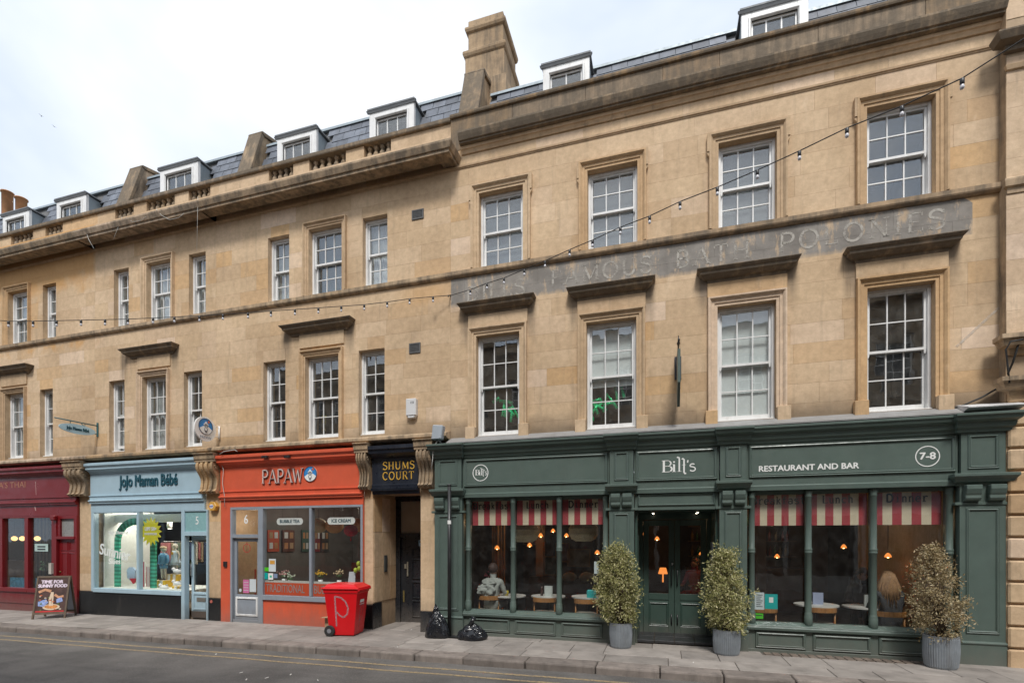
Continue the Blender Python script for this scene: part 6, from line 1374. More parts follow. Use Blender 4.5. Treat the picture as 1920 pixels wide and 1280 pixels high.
# ================================================================== FESTOON STRING LIGHTS
SOCK = pm('black_socket', (.015,.015,.017), .4, bump=0); BULB = pm('frosted_bulb', (.62,.62,.66), .25, .05, bump=0)
BOLT = (-3.97, -.10)
def festoon(label, px0, pys, a, b, t_end, zend):
    # the cable runs straight in plan from the wall bolt out over the street
    n = len(pys)-1; P = []
    for i, (px, py) in enumerate(pys):
        ang = math.atan((px-960)/940)-PHI; tn = math.tan(ang)
        # intersect bearing with plan line  X=-3.97+a t , d=9-b t
        t = (9*tn+3.97)/(a+b*tn); X = -3.97+a*t; Y = -.1-b*t
        P.append((X, Y, fz(px, py, Y)))
    root = thing('string_lights', label, 'string lights', P[0], 'festoon lights over the street')
    ex = P[-1]; k = (9.0+1.5-b*0)/1; tt = t_end; E_nd = (-3.97+a*tt, -.1-b*tt, zend)
    m_ = 12; tail = [tuple(ex[j]+(E_nd[j]-ex[j])*(q/m_) - (0 if j < 2 else 0) for j in range(3)) for q in range(1, m_+1)]
    cab = []
    pts = P+tail
    build('cable', MB().tube([(x, y, z) for x, y, z in pts], .0065, 5), CABLE, root)
    bulbs = P+tail[:0]
    for i, (x, y, z) in enumerate(bulbs):
        if i == 0: continue
        s = build('socket', MB().lathe([(.012,.0),(.020,-.01),(.020,-.055),(.016,-.06)], (x,y,z), 10), SOCK, root)
        build('bulb', MB().lathe([(.012,-.058),(.015,-.068),(.020,-.085),(.016,-.103),(.003,-.11)], (x,y,z), 12), BULB, s)
    return P
right = [(848,553),(882,543),(913,531),(945,521),(983,505),(1022,489),(1068,468),(1111,450),(1163,426),(1218,405),(1275,378),(1345,351),(1420,319),(1499,283),(1588,240),(1691,199),(1804,147)]
left = [(848,553),(812,556),(768,560),(726,566),(683,571),(640,574),(597,577),(553,580),(508,583),(465,586),(418,589),(374,592),(327,594),(287,596),(240,598),(197,599),(152,600),(106,601),(62,602),(16,602)]
festoon('string of pale festoon bulbs rising to the right across the restaurant house', 848, right, 6.79, 3.04, 3.4, 11.0)
festoon('nearly level string of festoon bulbs crossing the left houses', 848, left, -7.52, 2.81, 3.6, 7.2)
tag(build('wall_hook', MB().tube([(-3.97,.0,fz(848,553,0)),(-3.97,-.1,fz(848,553,-.1)),(-3.97,-.12,fz(848,553,-.1)-.03)], .012, 6), IRON, org=(-3.97,0,6.6)), 'iron wall hook holding both light strings beside the painted lettering', 'hook')
# ================================================================== WALL-MOUNTED THINGS
PLW = pm('alarm_white', (.62,.62,.62), .4, .04, bump=0)
t = thing('alarm_box', 'tall white alarm box on the wall above the passage', 'alarm box', (-4.79,0,4.26)); a0, a1 = -4.90, -4.68
build('case', MB().box(a0, a1, -.10, 0, 4.29, 4.63).prism([(a0+.01,4.29),(a1-.01,4.29),(a1-.05,4.24),(a0+.05,4.24)], -.09, 0), PLW, t, bevel=.012)
for i in range(3): build('louvre', MB().ribbon([(a0+.12+i*.03, 4.52),(a0+.11+i*.03, 4.545),(a0+.125+i*.03, 4.57)], .008, -.103, -.10), INK, t)
t = thing('alarm_box', 'pale grey alarm box tilted on the ledge left of the restaurant front', 'alarm box', (-4.2,-.2,3.8)); x0, x1 = fx(811,-.25), fx(833,-.25)
build('case', MB().prism([(x0,3.74),(x1-.04,3.74),(x1,4.0),(x0+.03,4.02)], -.32, -.18), pm('alarm_grey', (.36,.40,.44), .4, bump=0), t, bevel=.015); build('bracket', MB().tube([((x0+x1)/2,-.22,3.74),((x0+x1)/2+.02,-.15,3.66),((x0+x1)/2,0,3.62)], .02, 6), pm('alarm_grey2', (.3,.32,.34), .5), t)
t = thing('alarm_box', 'yellow hexagonal alarm box on the stone pier by the orange shop', 'alarm box', (fx(401,-.0),0,2.55)); cx, cz = fx(400,-.06), fz(400,949,-.06)
hx = [(cx+.125*math.cos(R(60*k)), cz+.115*math.sin(R(60*k))) for k in range(6)]
build('case', MB().prism(hx, -.10, 0), pm('alarm_yellow', (.62,.33,.06), .4, .05, bump=0), t, bevel=.01); build('face', disc(MB(), cx-.01, cz, .06, .05, -.104, -.10, 8), LW, t); build('lettering', text_mb('ADT', .055, cx-.01, cz, -.104, bold=.001), pm('adt_blue', (.02,.05,.4), .5, bump=0), t)
tag(build('doorbell', MB().box(fx(419,-.07), fx(425,-.07), -.085, -.045, fz(421,1062,-.07), fz(421,1052,-.07)), IRON, org=(fx(422),-.06,1.3), bevel=.005), 'small dark doorbell on the left edge of the orange shopfront', 'doorbell')
tag(build('wall_plate', disc(MB(), fx(396.5,-.02), fz(396,1127,-.02), .035, .035, -.03, -.022, 16), pm('plate_red', (.45,.12,.09), .5, bump=0), org=(fx(396.5),-.02,.5)), 'small round red disc on the black plinth by the blue door', 'disc')
# oval hanging sign
X = fx(184,0); t = thing('hanging_sign', 'oval pale blue hanging sign with dark teal name on an iron bracket', 'sign', (X,0,4.2))
IRT = pm('bracket_teal', (.025,.11,.125), .45, .1, bump=0)
zb_ = fz(184,815,0); build('wall_plate', MB().box(X-.02, X+.02, -.03, .0, zb_-.05, zb_+.30), IRT, t, bevel=.004)
build('bracket', MB().tube([(X,-.02,zb_+.22),(X,-.95,zb_+.22)], .014, 6).tube([(X,-.02,zb_),(X,-.2,zb_+.05),(X,-.38,zb_+.2)], .01, 6), IRT, t)
for yy in (-.30,-.62): build('hanger', MB().tube([(X,yy,zb_+.22),(X,yy,zb_+.13)], .007, 5), IRT, t)
n = 28; cz = zb_+.045; ov = [(-.46+.40*math.cos(2*math.pi*k/n), cz+.115*math.sin(2*math.pi*k/n)) for k in range(n)]
build('board', MB().xprism(ov, X-.012, X+.012), pm('sign_pale_blue', (.42,.60,.68), .5, bump=0), t)
tm = text_mb('JoJo Maman Bébé', .11, 0, 0, 0, depth=.004, sx=.62, bold=.003); 
build('lettering', MB().add([(X+.013-v[1]-.0, -.46+v[0], cz+v[2]) for v in tm.v], tm.f), TEAL, t)
# round hanging sign
X = fx(413,0); t = thing('hanging_sign', 'round white hanging sign with a blue picture of a figure in a hat', 'sign', (X,0,4.2)); zc = fz(385,804,-.4); rr_ = .27
build('bracket', MB().tube([(X,-.03,zc+.14),(X,-.03,zc-.16)], .018, 6).tube([(X,-.03,zc+.11),(X,-.2,zc+.11)], .008, 5).tube([(X,-.03,zc-.11),(X,-.2,zc-.11)], .008, 5), WHITE2, t)
n = 32; ds = build('disc', MB().xprism([(-.40+rr_*math.cos(2*math.pi*k/n), zc+rr_*math.sin(2*math.pi*k/n)) for k in range(n)], X-.014, X+.014), LW, t)
class _T: pass
tmp_before = set(bpy.data.objects); papaw(ds, 0, 0, .175, 0)
for o in set(bpy.data.objects)-tmp_before:      # turn the flat emblem to face along the street
    og = Vector(t['_o'])
    for v in o.data.vertices:
        p = v.co+og; v.co = Vector((X+.016-p.y, -.40+p.x, zc+.055+p.z))-og
tm = text_mb('PAPAW', .085, 0, 0, 0, depth=.003); build('lettering', MB().add([(X+.016-v[1], -.40+v[0], zc-.19+v[2]) for v in tm.v], tm.f), pm('grey_letter', (.3,.32,.36), .5, bump=0), ds)
# slim projecting blade sign between the restaurant windows
X = fx(1271,0); t = thing('blade_sign', 'green shield-shaped sign seen edge-on with a finial between restaurant windows', 'sign', (X,0,4.4))
build('wall_plate', MB().box(X-.055, X+.055, -.03, 0, fz(1265,712,0), fz(1265,670,0)), pm('plate_dark', (.035,.035,.045), .5), t)
build('blade', MB().xprism([(-.62,fz(1271,672,-.3)+.05),(-.06,fz(1271,672,-.3)+.05),(-.06,4.35),(-.34,4.02),(-.62,4.35)], X-.022, X+.022), GREEN, t, bevel=.004)
build('finial', MB().tube([(X,-.3,5.05),(X,-.3,5.22)], [.02,.006], 8).tube([(X,0,5.03),(X,-.64,5.03)], .014, 6).ball((X,-.3,5.09), .028, 10, 6), IRON, t)
# wires
def wire(label, pts, r_=.006, mat=WIREW, closed=None):
    return tag(build('wire', MB().tube(pts, r_, 5), mat, org=pts[0]), label, 'wire')
def wpx(lst, Y): return [(W(a,b,Y)[0], Y, W(a,b,Y)[1]) for a, b in lst]
wire('loose pale wire looping under the left cornice beside the balusters', wpx([(293,392),(303,404),(318,412),(335,408),(345,400)], -.48), .005)
wire('pale wire hanging from the cornice left of the orange stain', wpx([(159,428),(166,448),(176,466)], -.45), .006)
wire('thin vertical wire below the cornice near the third left window', wpx([(371,370),(370,420),(369,470)], -.46), .003)
wire('thin slack wire under the cornice above the netted windows', wpx([(229,407),(220,430),(213,448)], -.45), .004)
wire('pale wire drooping along the cornice right of the loose loop', wpx([(236,407),(248,416),(262,414),(276,405)], -.48), .004)
wire('white cable running down the edge of the orange shopfront', wpx([(412,851),(420,846),(440,843)], -.26)+wpx([(445,846)], -.27), .008)
wire('thin white cable down the left side of the orange fascia', wpx([(410,856),(419,880),(417,905),(421,930),(421,950)], -.10), .007)
wire('grey cable dropping from the tilted alarm box', wpx([(822,823),(813,838),(811,862),(809,880)], -.26), .008)
wire('black cable sagging from the right building to the green cornice', [(4.83,-.3,4.62),(4.80,-.22,4.35)]+wpx([(1880,722),(1840,745),(1800,762),(1768,770)], -.06), .014, CABLE)
wire('black cable looping round the cornice of the right building', wpx([(1918,636),(1895,640),(1886,655),(1890,690),(1893,718)], -.36), .012, CABLE)
wire('thin dark cable lying along the restaurant flashing', wpx([(862,829),(960,822),(1060,816),(1150,811),(1250,806)], -.12), .006, CABLE)
for px, lb in ((499,'left'),(541,'right')):
    q = wpx([(px,857)], -.20)[0]; t = thing('sign_light', 'small dark spotlight above the orange fascia, the '+lb+' one', 'light fitting', q); build('arm', MB().tube([(q[0],-.1,q[2]+.03),(q[0],-.24,q[2]+.02)], .01, 6), IRON, t); build('housing', MB().box(q[0]-.07,q[0]+.07,-.27,-.21,q[2]-.02,q[2]+.03), IRON, t, bevel=.006)
# green foil letter balloons behind two first floor windows
FOIL = pm('green_foil', (.02,.88,.30), .2, .3, 14, .9, 25, metal=.15)
def foil(label, px, py, Y, h, rot, st):
    x, y, z = at(px, py, Y); t = thing('letter_balloon', label, 'balloon', (x,y,z), 'green foil letter balloons'); mb = MB(); c, s = math.cos(rot), math.sin(rot)
    for pts in st:
        q = [(x+((a-.5)*c-(b-.5)*s)*h, y+.01*k, z+((a-.5)*s+(b-.5)*c)*h) for k, (a, b) in enumerate(pts)]
        mm = []
        for u, v in zip(q[:-1], q[1:]): mm += [u, tuple((u[j]+v[j])/2 for j in range(3))]
        mm.append(q[-1]); mb.tube(mm, [.024 if i % 2 else .033 for i in range(len(mm))], 8)
    return build('foil', mb, FOIL, t)
LT = {'T':[[(.5,0),(.5,1)],[(.15,1),(.85,1)]], 'R':[[(.2,0),(.2,1),(.7,.9),(.7,.6),(.2,.5)],[(.4,.5),(.8,0)]], 'A':[[(.1,0),(.5,1),(.9,0)],[(.3,.4),(.7,.4)]], 'I':[[(.5,0),(.5,1)]], 'N':[[(.2,0),(.2,1),(.8,0),(.8,1)]], 'Y':[[(.5,0),(.5,.5),(.1,1)],[(.5,.5),(.9,1)]]}
for px, py, Y, h, r_, k, lb in ((1110,775,.36,.30,.1,'Y','leftmost green foil balloon in the second window'),(1124,760,.36,.28,.35,'R','second green foil balloon from the left in the second window'),(1141,753,.36,.32,.2,'A','middle green foil balloon in the second window'),
     (1156,738,.36,.24,.2,'I','narrow green foil balloon right of middle in the second window'),(1167,732,.36,.27,.25,'I','rightmost green foil balloon in the second window'),
     (930,750,.38,.16,-1.0,'I','small tilted green foil balloon at the left of the first window'),(944,766,.38,.30,-.15,'T','left of the three big green foil balloons in the first window'),(955,766,.38,.30,.1,'R','middle of the three big green foil balloons in the first window'),(968,776,.38,.32,-.1,'N','rightmost big green foil balloon in the first window')):
    foil(lb, px, py, Y, h, r_, LT[k])
q = at(608,797,.5); tag(build('trophy', MB().lathe([(.05,0),(.02,.03),(.015,.12),(.05,.2),(.03,.26),(.055,.33)], (q[0],q[1],q[2]-.12), 12), pm('straw_gold', (.5,.42,.15), .5), org=q), 'small yellow figurine on the sill of the middle first floor window', 'figurine')
# ================================================================== STREET THINGS
# wheelie bin
bx, by = -5.90, -.62; t = thing('wheelie_bin', 'bright red wheelie bin with a spray painted letter P', 'bin', (bx,by,-.03)); t['_o'] = (0.,0.,0.)
def tap(z, wx, wy, oy=0): return [(-wx,-wy+oy,z),(wx,-wy+oy,z),(wx,wy+oy,z),(-wx,wy+oy,z)]
lv = [tap(.02,.225,.25), tap(.10,.235,.265), tap(.86,.285,.345), tap(.865,.30,.36), tap(.93,.305,.365), tap(.93,.28,.34), tap(.88,.27,.33)]
mb = MB(); vs = [p for l in lv for p in l]; mb.add(vs, [(3,2,1,0)]+[(i*4+k, i*4+(k+1)%4, (i+1)*4+(k+1)%4, (i+1)*4+k) for i in range(len(lv)-1) for k in range(4)]+[(24,25,26,27)])
body = build('body', mb, RED, t, bevel=.02)
lid = MB(); lv = [tap(.935,.325,.385), tap(.965,.33,.39), tap(.99,.29,.34), tap(1.03,.25,.30,.02), tap(1.04,.22,.27,.02)]; vs = [p for l in lv for p in l]; lid.add(vs, [(3,2,1,0)]+[(i*4+k, i*4+(k+1)%4, (i+1)*4+(k+1)%4, (i+1)*4+k) for i in range(len(lv)-1) for k in range(4)]+[(16,17,18,19)]); build('lid', lid, RED, t, bevel=.012)
build('lip', MB().box(-.31,.31,-.40,-.35,.90,.945), RED, t, bevel=.012); build('handle', MB().tube([(-.24,.36,.92),(-.24,.43,.95),(.24,.43,.95),(.24,.36,.92)], .016, 8), RED, t)
for sx in (-1, 1):
    wh = build('wheel', MB(), IRON, t); bpy.data.objects.remove(wh)
    m = MB(); n = 20; prof = [(.03,.0),(.10,.0),(.11,.012),(.11,.04),(.10,.052),(.03,.052)]
    vs = []; 
    for r__, xx in prof:
        for k in range(n): a = 2*math.pi*k/n; vs.append((sx*(.235+xx), .24+r__*math.cos(a), .11+r__*math.sin(a)))
    fs = [(i*n+k, i*n+(k+1)%n, (i+1)*n+(k+1)%n, (i+1)*n+k) for i in range(5) for k in range(n)]+[tuple(range(n)), tuple(5*n+k for k in range(n))]
    m.add(vs, fs); ob = build('wheel', m, pm('rubber', (.02,.02,.02), .7), t); build('hub', MB().xprism([(.24+.045*math.cos(R(a)), .11+.045*math.sin(R(a))) for a in range(0,360,30)], sx*.285, sx*.292), pm('hub_grey', (.2,.2,.22), .5), ob)
GRF = faded('silver_spray', (.42,.33,.36), .25, .80, .95, 30)
def skew(p, side):     # lay strokes on the tapered faces of the bin
    u, z = p; k = (z-.10)/.76
    return (u, -(.265+k*.08)-.004, z) if side == 'f' else (-(.235+k*.05)-.004, -u, z) if side == 'l' else ((.235+k*.05)+.004, u, z)
def spray(pts, wd, side):
    mb = MB(); q = [Vector((a, 0, b)) for a, b in pts]
    for i in range(len(q)-1):
        d = (q[i+1]-q[i]).normalized(); nrm = Vector((-d.z, 0, d.x))*wd/2; o = .0003*i
        cs = [q[i]-nrm, q[i+1]-nrm, q[i+1]+nrm, q[i]+nrm]; v = []
        for c in cs: s_ = list(skew((c.x, c.z), side)); v.append(s_)
        mb.add(v, [(0,1,2,3)])
    return build('spray_mark', mb, GRF, t)
t.scale = (.95,.95,.96); t.location = (bx, by, gz(bx)); BROT = R(100); t.rotation_euler[2] = BROT
P1 = [(-.12,.80),(-.10,.20)]; P2 = [(-.12,.80),(0,.78),(.10,.70),(.15,.58),(.13,.45),(.05,.38),(-.03,.42),(-.10,.50)]
spray(P1, .032, 'l'); spray(P2, .032, 'l')
spray([(-.05,.60),(-.05,.16)], .014, 'f'); spray([(-.06,.60),(.08,.61),(.07,.40),(.0,.30),(-.05,.31)], .014, 'f')
build('label', MB().add([skew(p,'f') for p in ((-.10,.66),(.10,.66),(.10,.72),(-.10,.72))], [(0,1,2,3)]), LW, t); build('label', MB().add([skew(p,'f') for p in ((-.12,.625),(.12,.625),(.12,.637),(-.12,.637))], [(0,1,2,3)]), LW, t)
# cardboard
t = thing('cardboard_box', 'torn cardboard boxes stacked between the red bin and orange shop', 'cardboard', (-6.42,-.33,-.03))
t['label'] = 'open brown cardboard box on the ground behind the red bin'
build('box', MB().box(-6.56,-6.05,-.42,-.12,-.03,.25), CARD, t, bevel=.004); build('flap', MB().add([(-6.60,-.52,.24),(-6.08,-.50,.26),(-6.06,-.42,.252),(-6.57,-.42,.252)], [(0,1,2,3)]), CARD, t)
tag(build('cardboard_sheet', MB().add([(-6.58,-.20,.25),(-6.15,-.22,.25),(-6.12,-.10,.84),(-6.50,-.09,.80),(-6.56,-.12,.5)], [(0,1,2,3,4)]).add([(-6.58,-.19,.25),(-6.15,-.21,.25),(-6.12,-.09,.84),(-6.50,-.08,.80),(-6.56,-.11,.5)], [(4,3,2,1,0)]), CARD, org=(-6.4,-.2,.25)), 'torn upright sheet of cardboard leaning on the orange shop', 'cardboard')
# rubbish bags
def bag(name, label, x, y, sx, sy, h, peak, seed, lean=0):
    bpy.ops.mesh.primitive_ico_sphere_add(subdivisions=5, radius=1) if False else None
    bm = bmesh.new(); bmesh.ops.create_icosphere(bm, subdivisions=5, radius=1)
    for v in bm.verts:
        p = v.co.copy(); zz = max(0, (p.z+.5)/1.5); tp = (1-peak*zz**1.15); q = Vector((p.x*tp, p.y*tp, 0))
        f = 1+.16*noise.noise(p*1.7+Vector((seed,0,0)))+.10*noise.turbulence(Vector((p.x*2.6, p.y*2.6, p.z*1.1+seed)), 4, True, noise_basis='PERLIN_ORIGINAL')-.05
        an = math.atan2(p.y, p.x); f += .05*math.sin(an*9+p.z*2+seed)*zz
        v.co = Vector((q.x*sx*f+lean*zz**2, q.y*sy*f, max(0, zz**(.9)*h*(1+.1*noise.noise(p*3+Vector((0,seed,0)))))))
    me = bpy.data.meshes.new('bag'); bm.to_mesh(me); bm.free(); me.materials.append(PLB)
    for p in me.polygons: p.use_smooth = True
    o = bpy.data.objects.new(name, me); COL.objects.link(o); o.location = (x, y, gz(x)); tag(o, label, 'rubbish bag'); return o
m, tt, b = newmat('black_plastic_bag'); PLB = m; b.inputs['Base Color'].default_value = (.012,.013,.016,1); b.inputs['Roughness'].default_value = .17
pos = N(tt, 'ShaderNodeNewGeometry').outputs['Position']; vo = N(tt, 'ShaderNodeTexVoronoi'); vo.inputs['Scale'].default_value = 4.5; vo.feature = 'DISTANCE_TO_EDGE'
nz = N(tt, 'ShaderNodeTexNoise'); nz.inputs['Scale'].default_value = 5; tt.links.new(pos, nz.inputs['Vector']); tt.links.new(mixc(tt, .25, pos, nz.outputs['Color']), vo.inputs['Vector'])
h_ = math_(tt, 'ADD', math_(tt, 'MULTIPLY', ramp(tt, vo.outputs['Distance'], 0, .25), .8), math_(tt, 'MULTIPLY', noise_(tt, pos, 14, 3), .6)); bn = N(tt, 'ShaderNodeBump'); bn.inputs['Strength'].default_value = 1; bn.inputs['Distance'].default_value = .022
tt.links.new(h_, bn.inputs['Height']); tt.links.new(bn.outputs[0], b.inputs['Normal'])
bag('rubbish_bag', 'tall black rubbish bag with a twisted peak left of the black post', -4.05, -.42, .27, .20, .62, .9, 1.3, -.05)
bag('rubbish_bag', 'low slumped black rubbish bag right of the black post', -3.34, -.45, .29, .21, .30, .45, 5.1, .0)
tag(build('bag_knot', MB().tube([(-3.36,-.48,.22),(-3.33,-.48,.33),(-3.30,-.47,.40)], [.07,.035,.05], 7), PLB, org=(-3.3,-.48,.2)), 'twisted knot on top of the low rubbish bag', 'bag knot')
# post
t = thing('street_post', 'slim black iron post in front of the green restaurant pilaster', 'post', (-3.83,-.38,0)); zt_ = fz(843,908,-.38)
build('post', MB().lathe([(.034,0),(.034,zt_)], (-3.83,-.38,0), 14), IRON, t); build('cap', MB().lathe([(.038,zt_-.03),(.04,zt_),(.01,zt_+.015)], (-3.83,-.38,0), 14), IRON, t); build('base_plate', MB().box(-4.02,-3.60,-.47,-.29,.0,.010), IRON, t); build('sticker', MB().lathe([(.0355,fz(843,982,-.38)),(.0355,fz(843,975,-.38))], (-3.83,-.38,0), 14, cap=False), LW, t)
# a-board
t = thing('pavement_board', 'A-frame pavement board with a noodle poster headed TIME FOR SUNNY FOOD', 'sign', (-14.3,-.5,gz(-14))); t['_o'] = (0.,0.,0.)
BW, BH, SP = .66, 1.0, .46        # local: poster leaf faces +x' (towards the camera), hinge on top
FR = pm('aboard_frame', (.12,.085,.06), .5, .2, 10); BK = pm('board_back', (.36,.38,.42), .6, bump=0)
def leaf(sgn, mat_panel, nm):
    a = math.atan(SP/2/BH); mb = MB()
    def Pt(u, v, d): # u along width, v along leaf height, d out
        return (u, sgn*((BH-v)*math.tan(a))+sgn*d, v*1.0)
    def slab_(u0, u1, v0, v1, d0, d1): 
        vs = [Pt(u0,v0,d0),Pt(u1,v0,d0),Pt(u1,v0,d1),Pt(u0,v0,d1),Pt(u0,v1,d0),Pt(u1,v1,d0),Pt(u1,v1,d1),Pt(u0,v1,d1)]
        return vs, [(0,3,2,1),(4,5,6,7),(0,1,5,4),(1,2,6,5),(2,3,7,6),(3,0,4,7)]
    for u0, u1, v0, v1 in ((-BW/2,-BW/2+.035,0,BH),(BW/2-.035,BW/2,0,BH),(-BW/2+.035,BW/2-.035,BH-.04,BH),(-BW/2+.035,BW/2-.035,.10,.15)): mb.add(*slab_(u0,u1,v0,v1,0,.03))
    f = build('frame', mb, FR, t); p = build(nm, MB().add(*slab_(-BW/2+.035,BW/2-.035,.15,BH-.04,.008,.02)), mat_panel, f)
    return f, p, Pt
f_, p_, Pt = leaf(-1, None or pm('poster_brown', (.07,.035,.03), .5, .5, 6, bump=0), 'poster')
def onb(name, mb2, m_, d=.022):   # map flat art (x,z) onto the leaf
    q = MB(); q.add([Pt(x, z, d+(-y)) for x, y, z in mb2.v], mb2.f); build(name, q, m_, f_)
onb('lettering', text_mb('TIME FOR', .105, -.02, .86, 0, depth=.002, bold=.006, sx=.95), pm('poster_pinkwhite', (.7,.6,.7), .5, bump=0)); onb('lettering', text_mb('SUNNY FOOD', .105, .0, .765, 0, depth=.002, bold=.006, sx=.85), MATS['poster_pinkwhite'])
rr = random.Random(12)
onb('print_bowl', disc(MB(), 0.02, .27, .17, .07, -.003, 0, 24), pm('print_cream', (.62,.50,.36), .5, bump=0)); onb('print_food', disc(MB(), 0.02, .28, .13, .045, -.005, -.003, 24), pm('print_orange2', (.55,.22,.06), .5, .5, 40, bump=0))
onb('print_noodles', MB().ribbon([(0,.30),(-.02,.45),(.01,.62)], .05, -.006, -.005).ribbon([(.04,.3),(.03,.5),(.02,.62)], .03, -.0063, -.005), pm('print_noodle', (.66,.52,.38), .5, bump=0))
onb('print_sleeve', MB().prism([(-.25,.40),(-.10,.46),(-.05,.38),(-.12,.28),(-.24,.30)], -.003, 0).prism([(.10,.45),(.2,.5),(.24,.4),(.12,.36)], -.003, 0), pm('print_blue', (.25,.33,.6), .5, .4, 25, bump=0))
onb('print_hand', MB().ribbon([(-.26,.62),(-.14,.68),(-.02,.64)], .06, -.004, 0).ribbon([(.24,.52),(.14,.50),(.06,.56)], .05, -.0042, 0), pm('print_skin', (.55,.28,.16), .5, .3, 20, bump=0)); onb('print_red_strip', MB().box(-.28,.28,-.003,0,.155,.185), pm('print_red', (.5,.03,.03), .5, bump=0))
for k in range(14): onb('print_garnish', disc(MB(), rr.uniform(-.25,.25), rr.uniform(.2,.55), rr.uniform(.012,.03), .015, -.0075-.0002*k, -.007, 8), pm('print_g%d' % (k % 3), ((.5,.12,.05),(.12,.2,.05),(.6,.5,.4))[k % 3], .5, bump=0))
f2, p2, _ = leaf(1, BK, 'back_panel')
build('stay', MB().tube([(-BW/2+.01,-.16,.35),(-BW/2+.01,.16,.35)], .01, 5), FR, t)
# front-leaf feet were surveyed at (-14.61,-.94) and (-13.87,-.89)
t.location = (-14.12, -.60, gz(-14)); t.rotation_euler[2] = R(33)
# potted shrubs
LEAF = None
def leafmat(name, cols):
    m, t, b = newmat(name); ge = N(t, 'ShaderNodeNewGeometry'); rp = N(t, 'ShaderNodeValToRGB'); t.links.new(ge.outputs['Random Per Island'], rp.inputs[0])
    el = rp.color_ramp.elements; el[0].color = (*cols[0],1); el[1].color = (*cols[-1],1)
    for i, c in enumerate(cols[1:-1]): q = el.new((i+1)/(len(cols)-1)) if False else rp.color_ramp.elements.new((i+1)/(len(cols)-1)); q.color = (*c,1)
    t.links.new(rp.outputs[0], b.inputs['Base Color']); b.inputs['Roughness'].default_value = .5; b.inputs['Subsurface Weight'].default_value = 0
    tr = N(t, 'ShaderNodeBsdfTranslucent'); t.links.new(rp.outputs[0], tr.inputs[0]); mx = N(t, 'ShaderNodeMixShader'); mx.inputs[0].default_value = .25
    o = t.nodes['Material Output']; t.links.new(b.outputs[0], mx.inputs[1]); t.links.new(tr.outputs[0], mx.inputs[2]); t.links.new(mx.outputs[0], o.inputs[0]); return m
LG = leafmat('variegated_leaf', [(.16,.17,.05),(.28,.28,.09),(.50,.47,.22),(.20,.21,.06),(.68,.62,.38),(.38,.37,.15)])
LD = leafmat('dry_variegated_leaf', [(.20,.15,.06),(.36,.27,.13),(.55,.46,.28),(.22,.18,.08),(.64,.54,.36),(.38,.26,.13)])
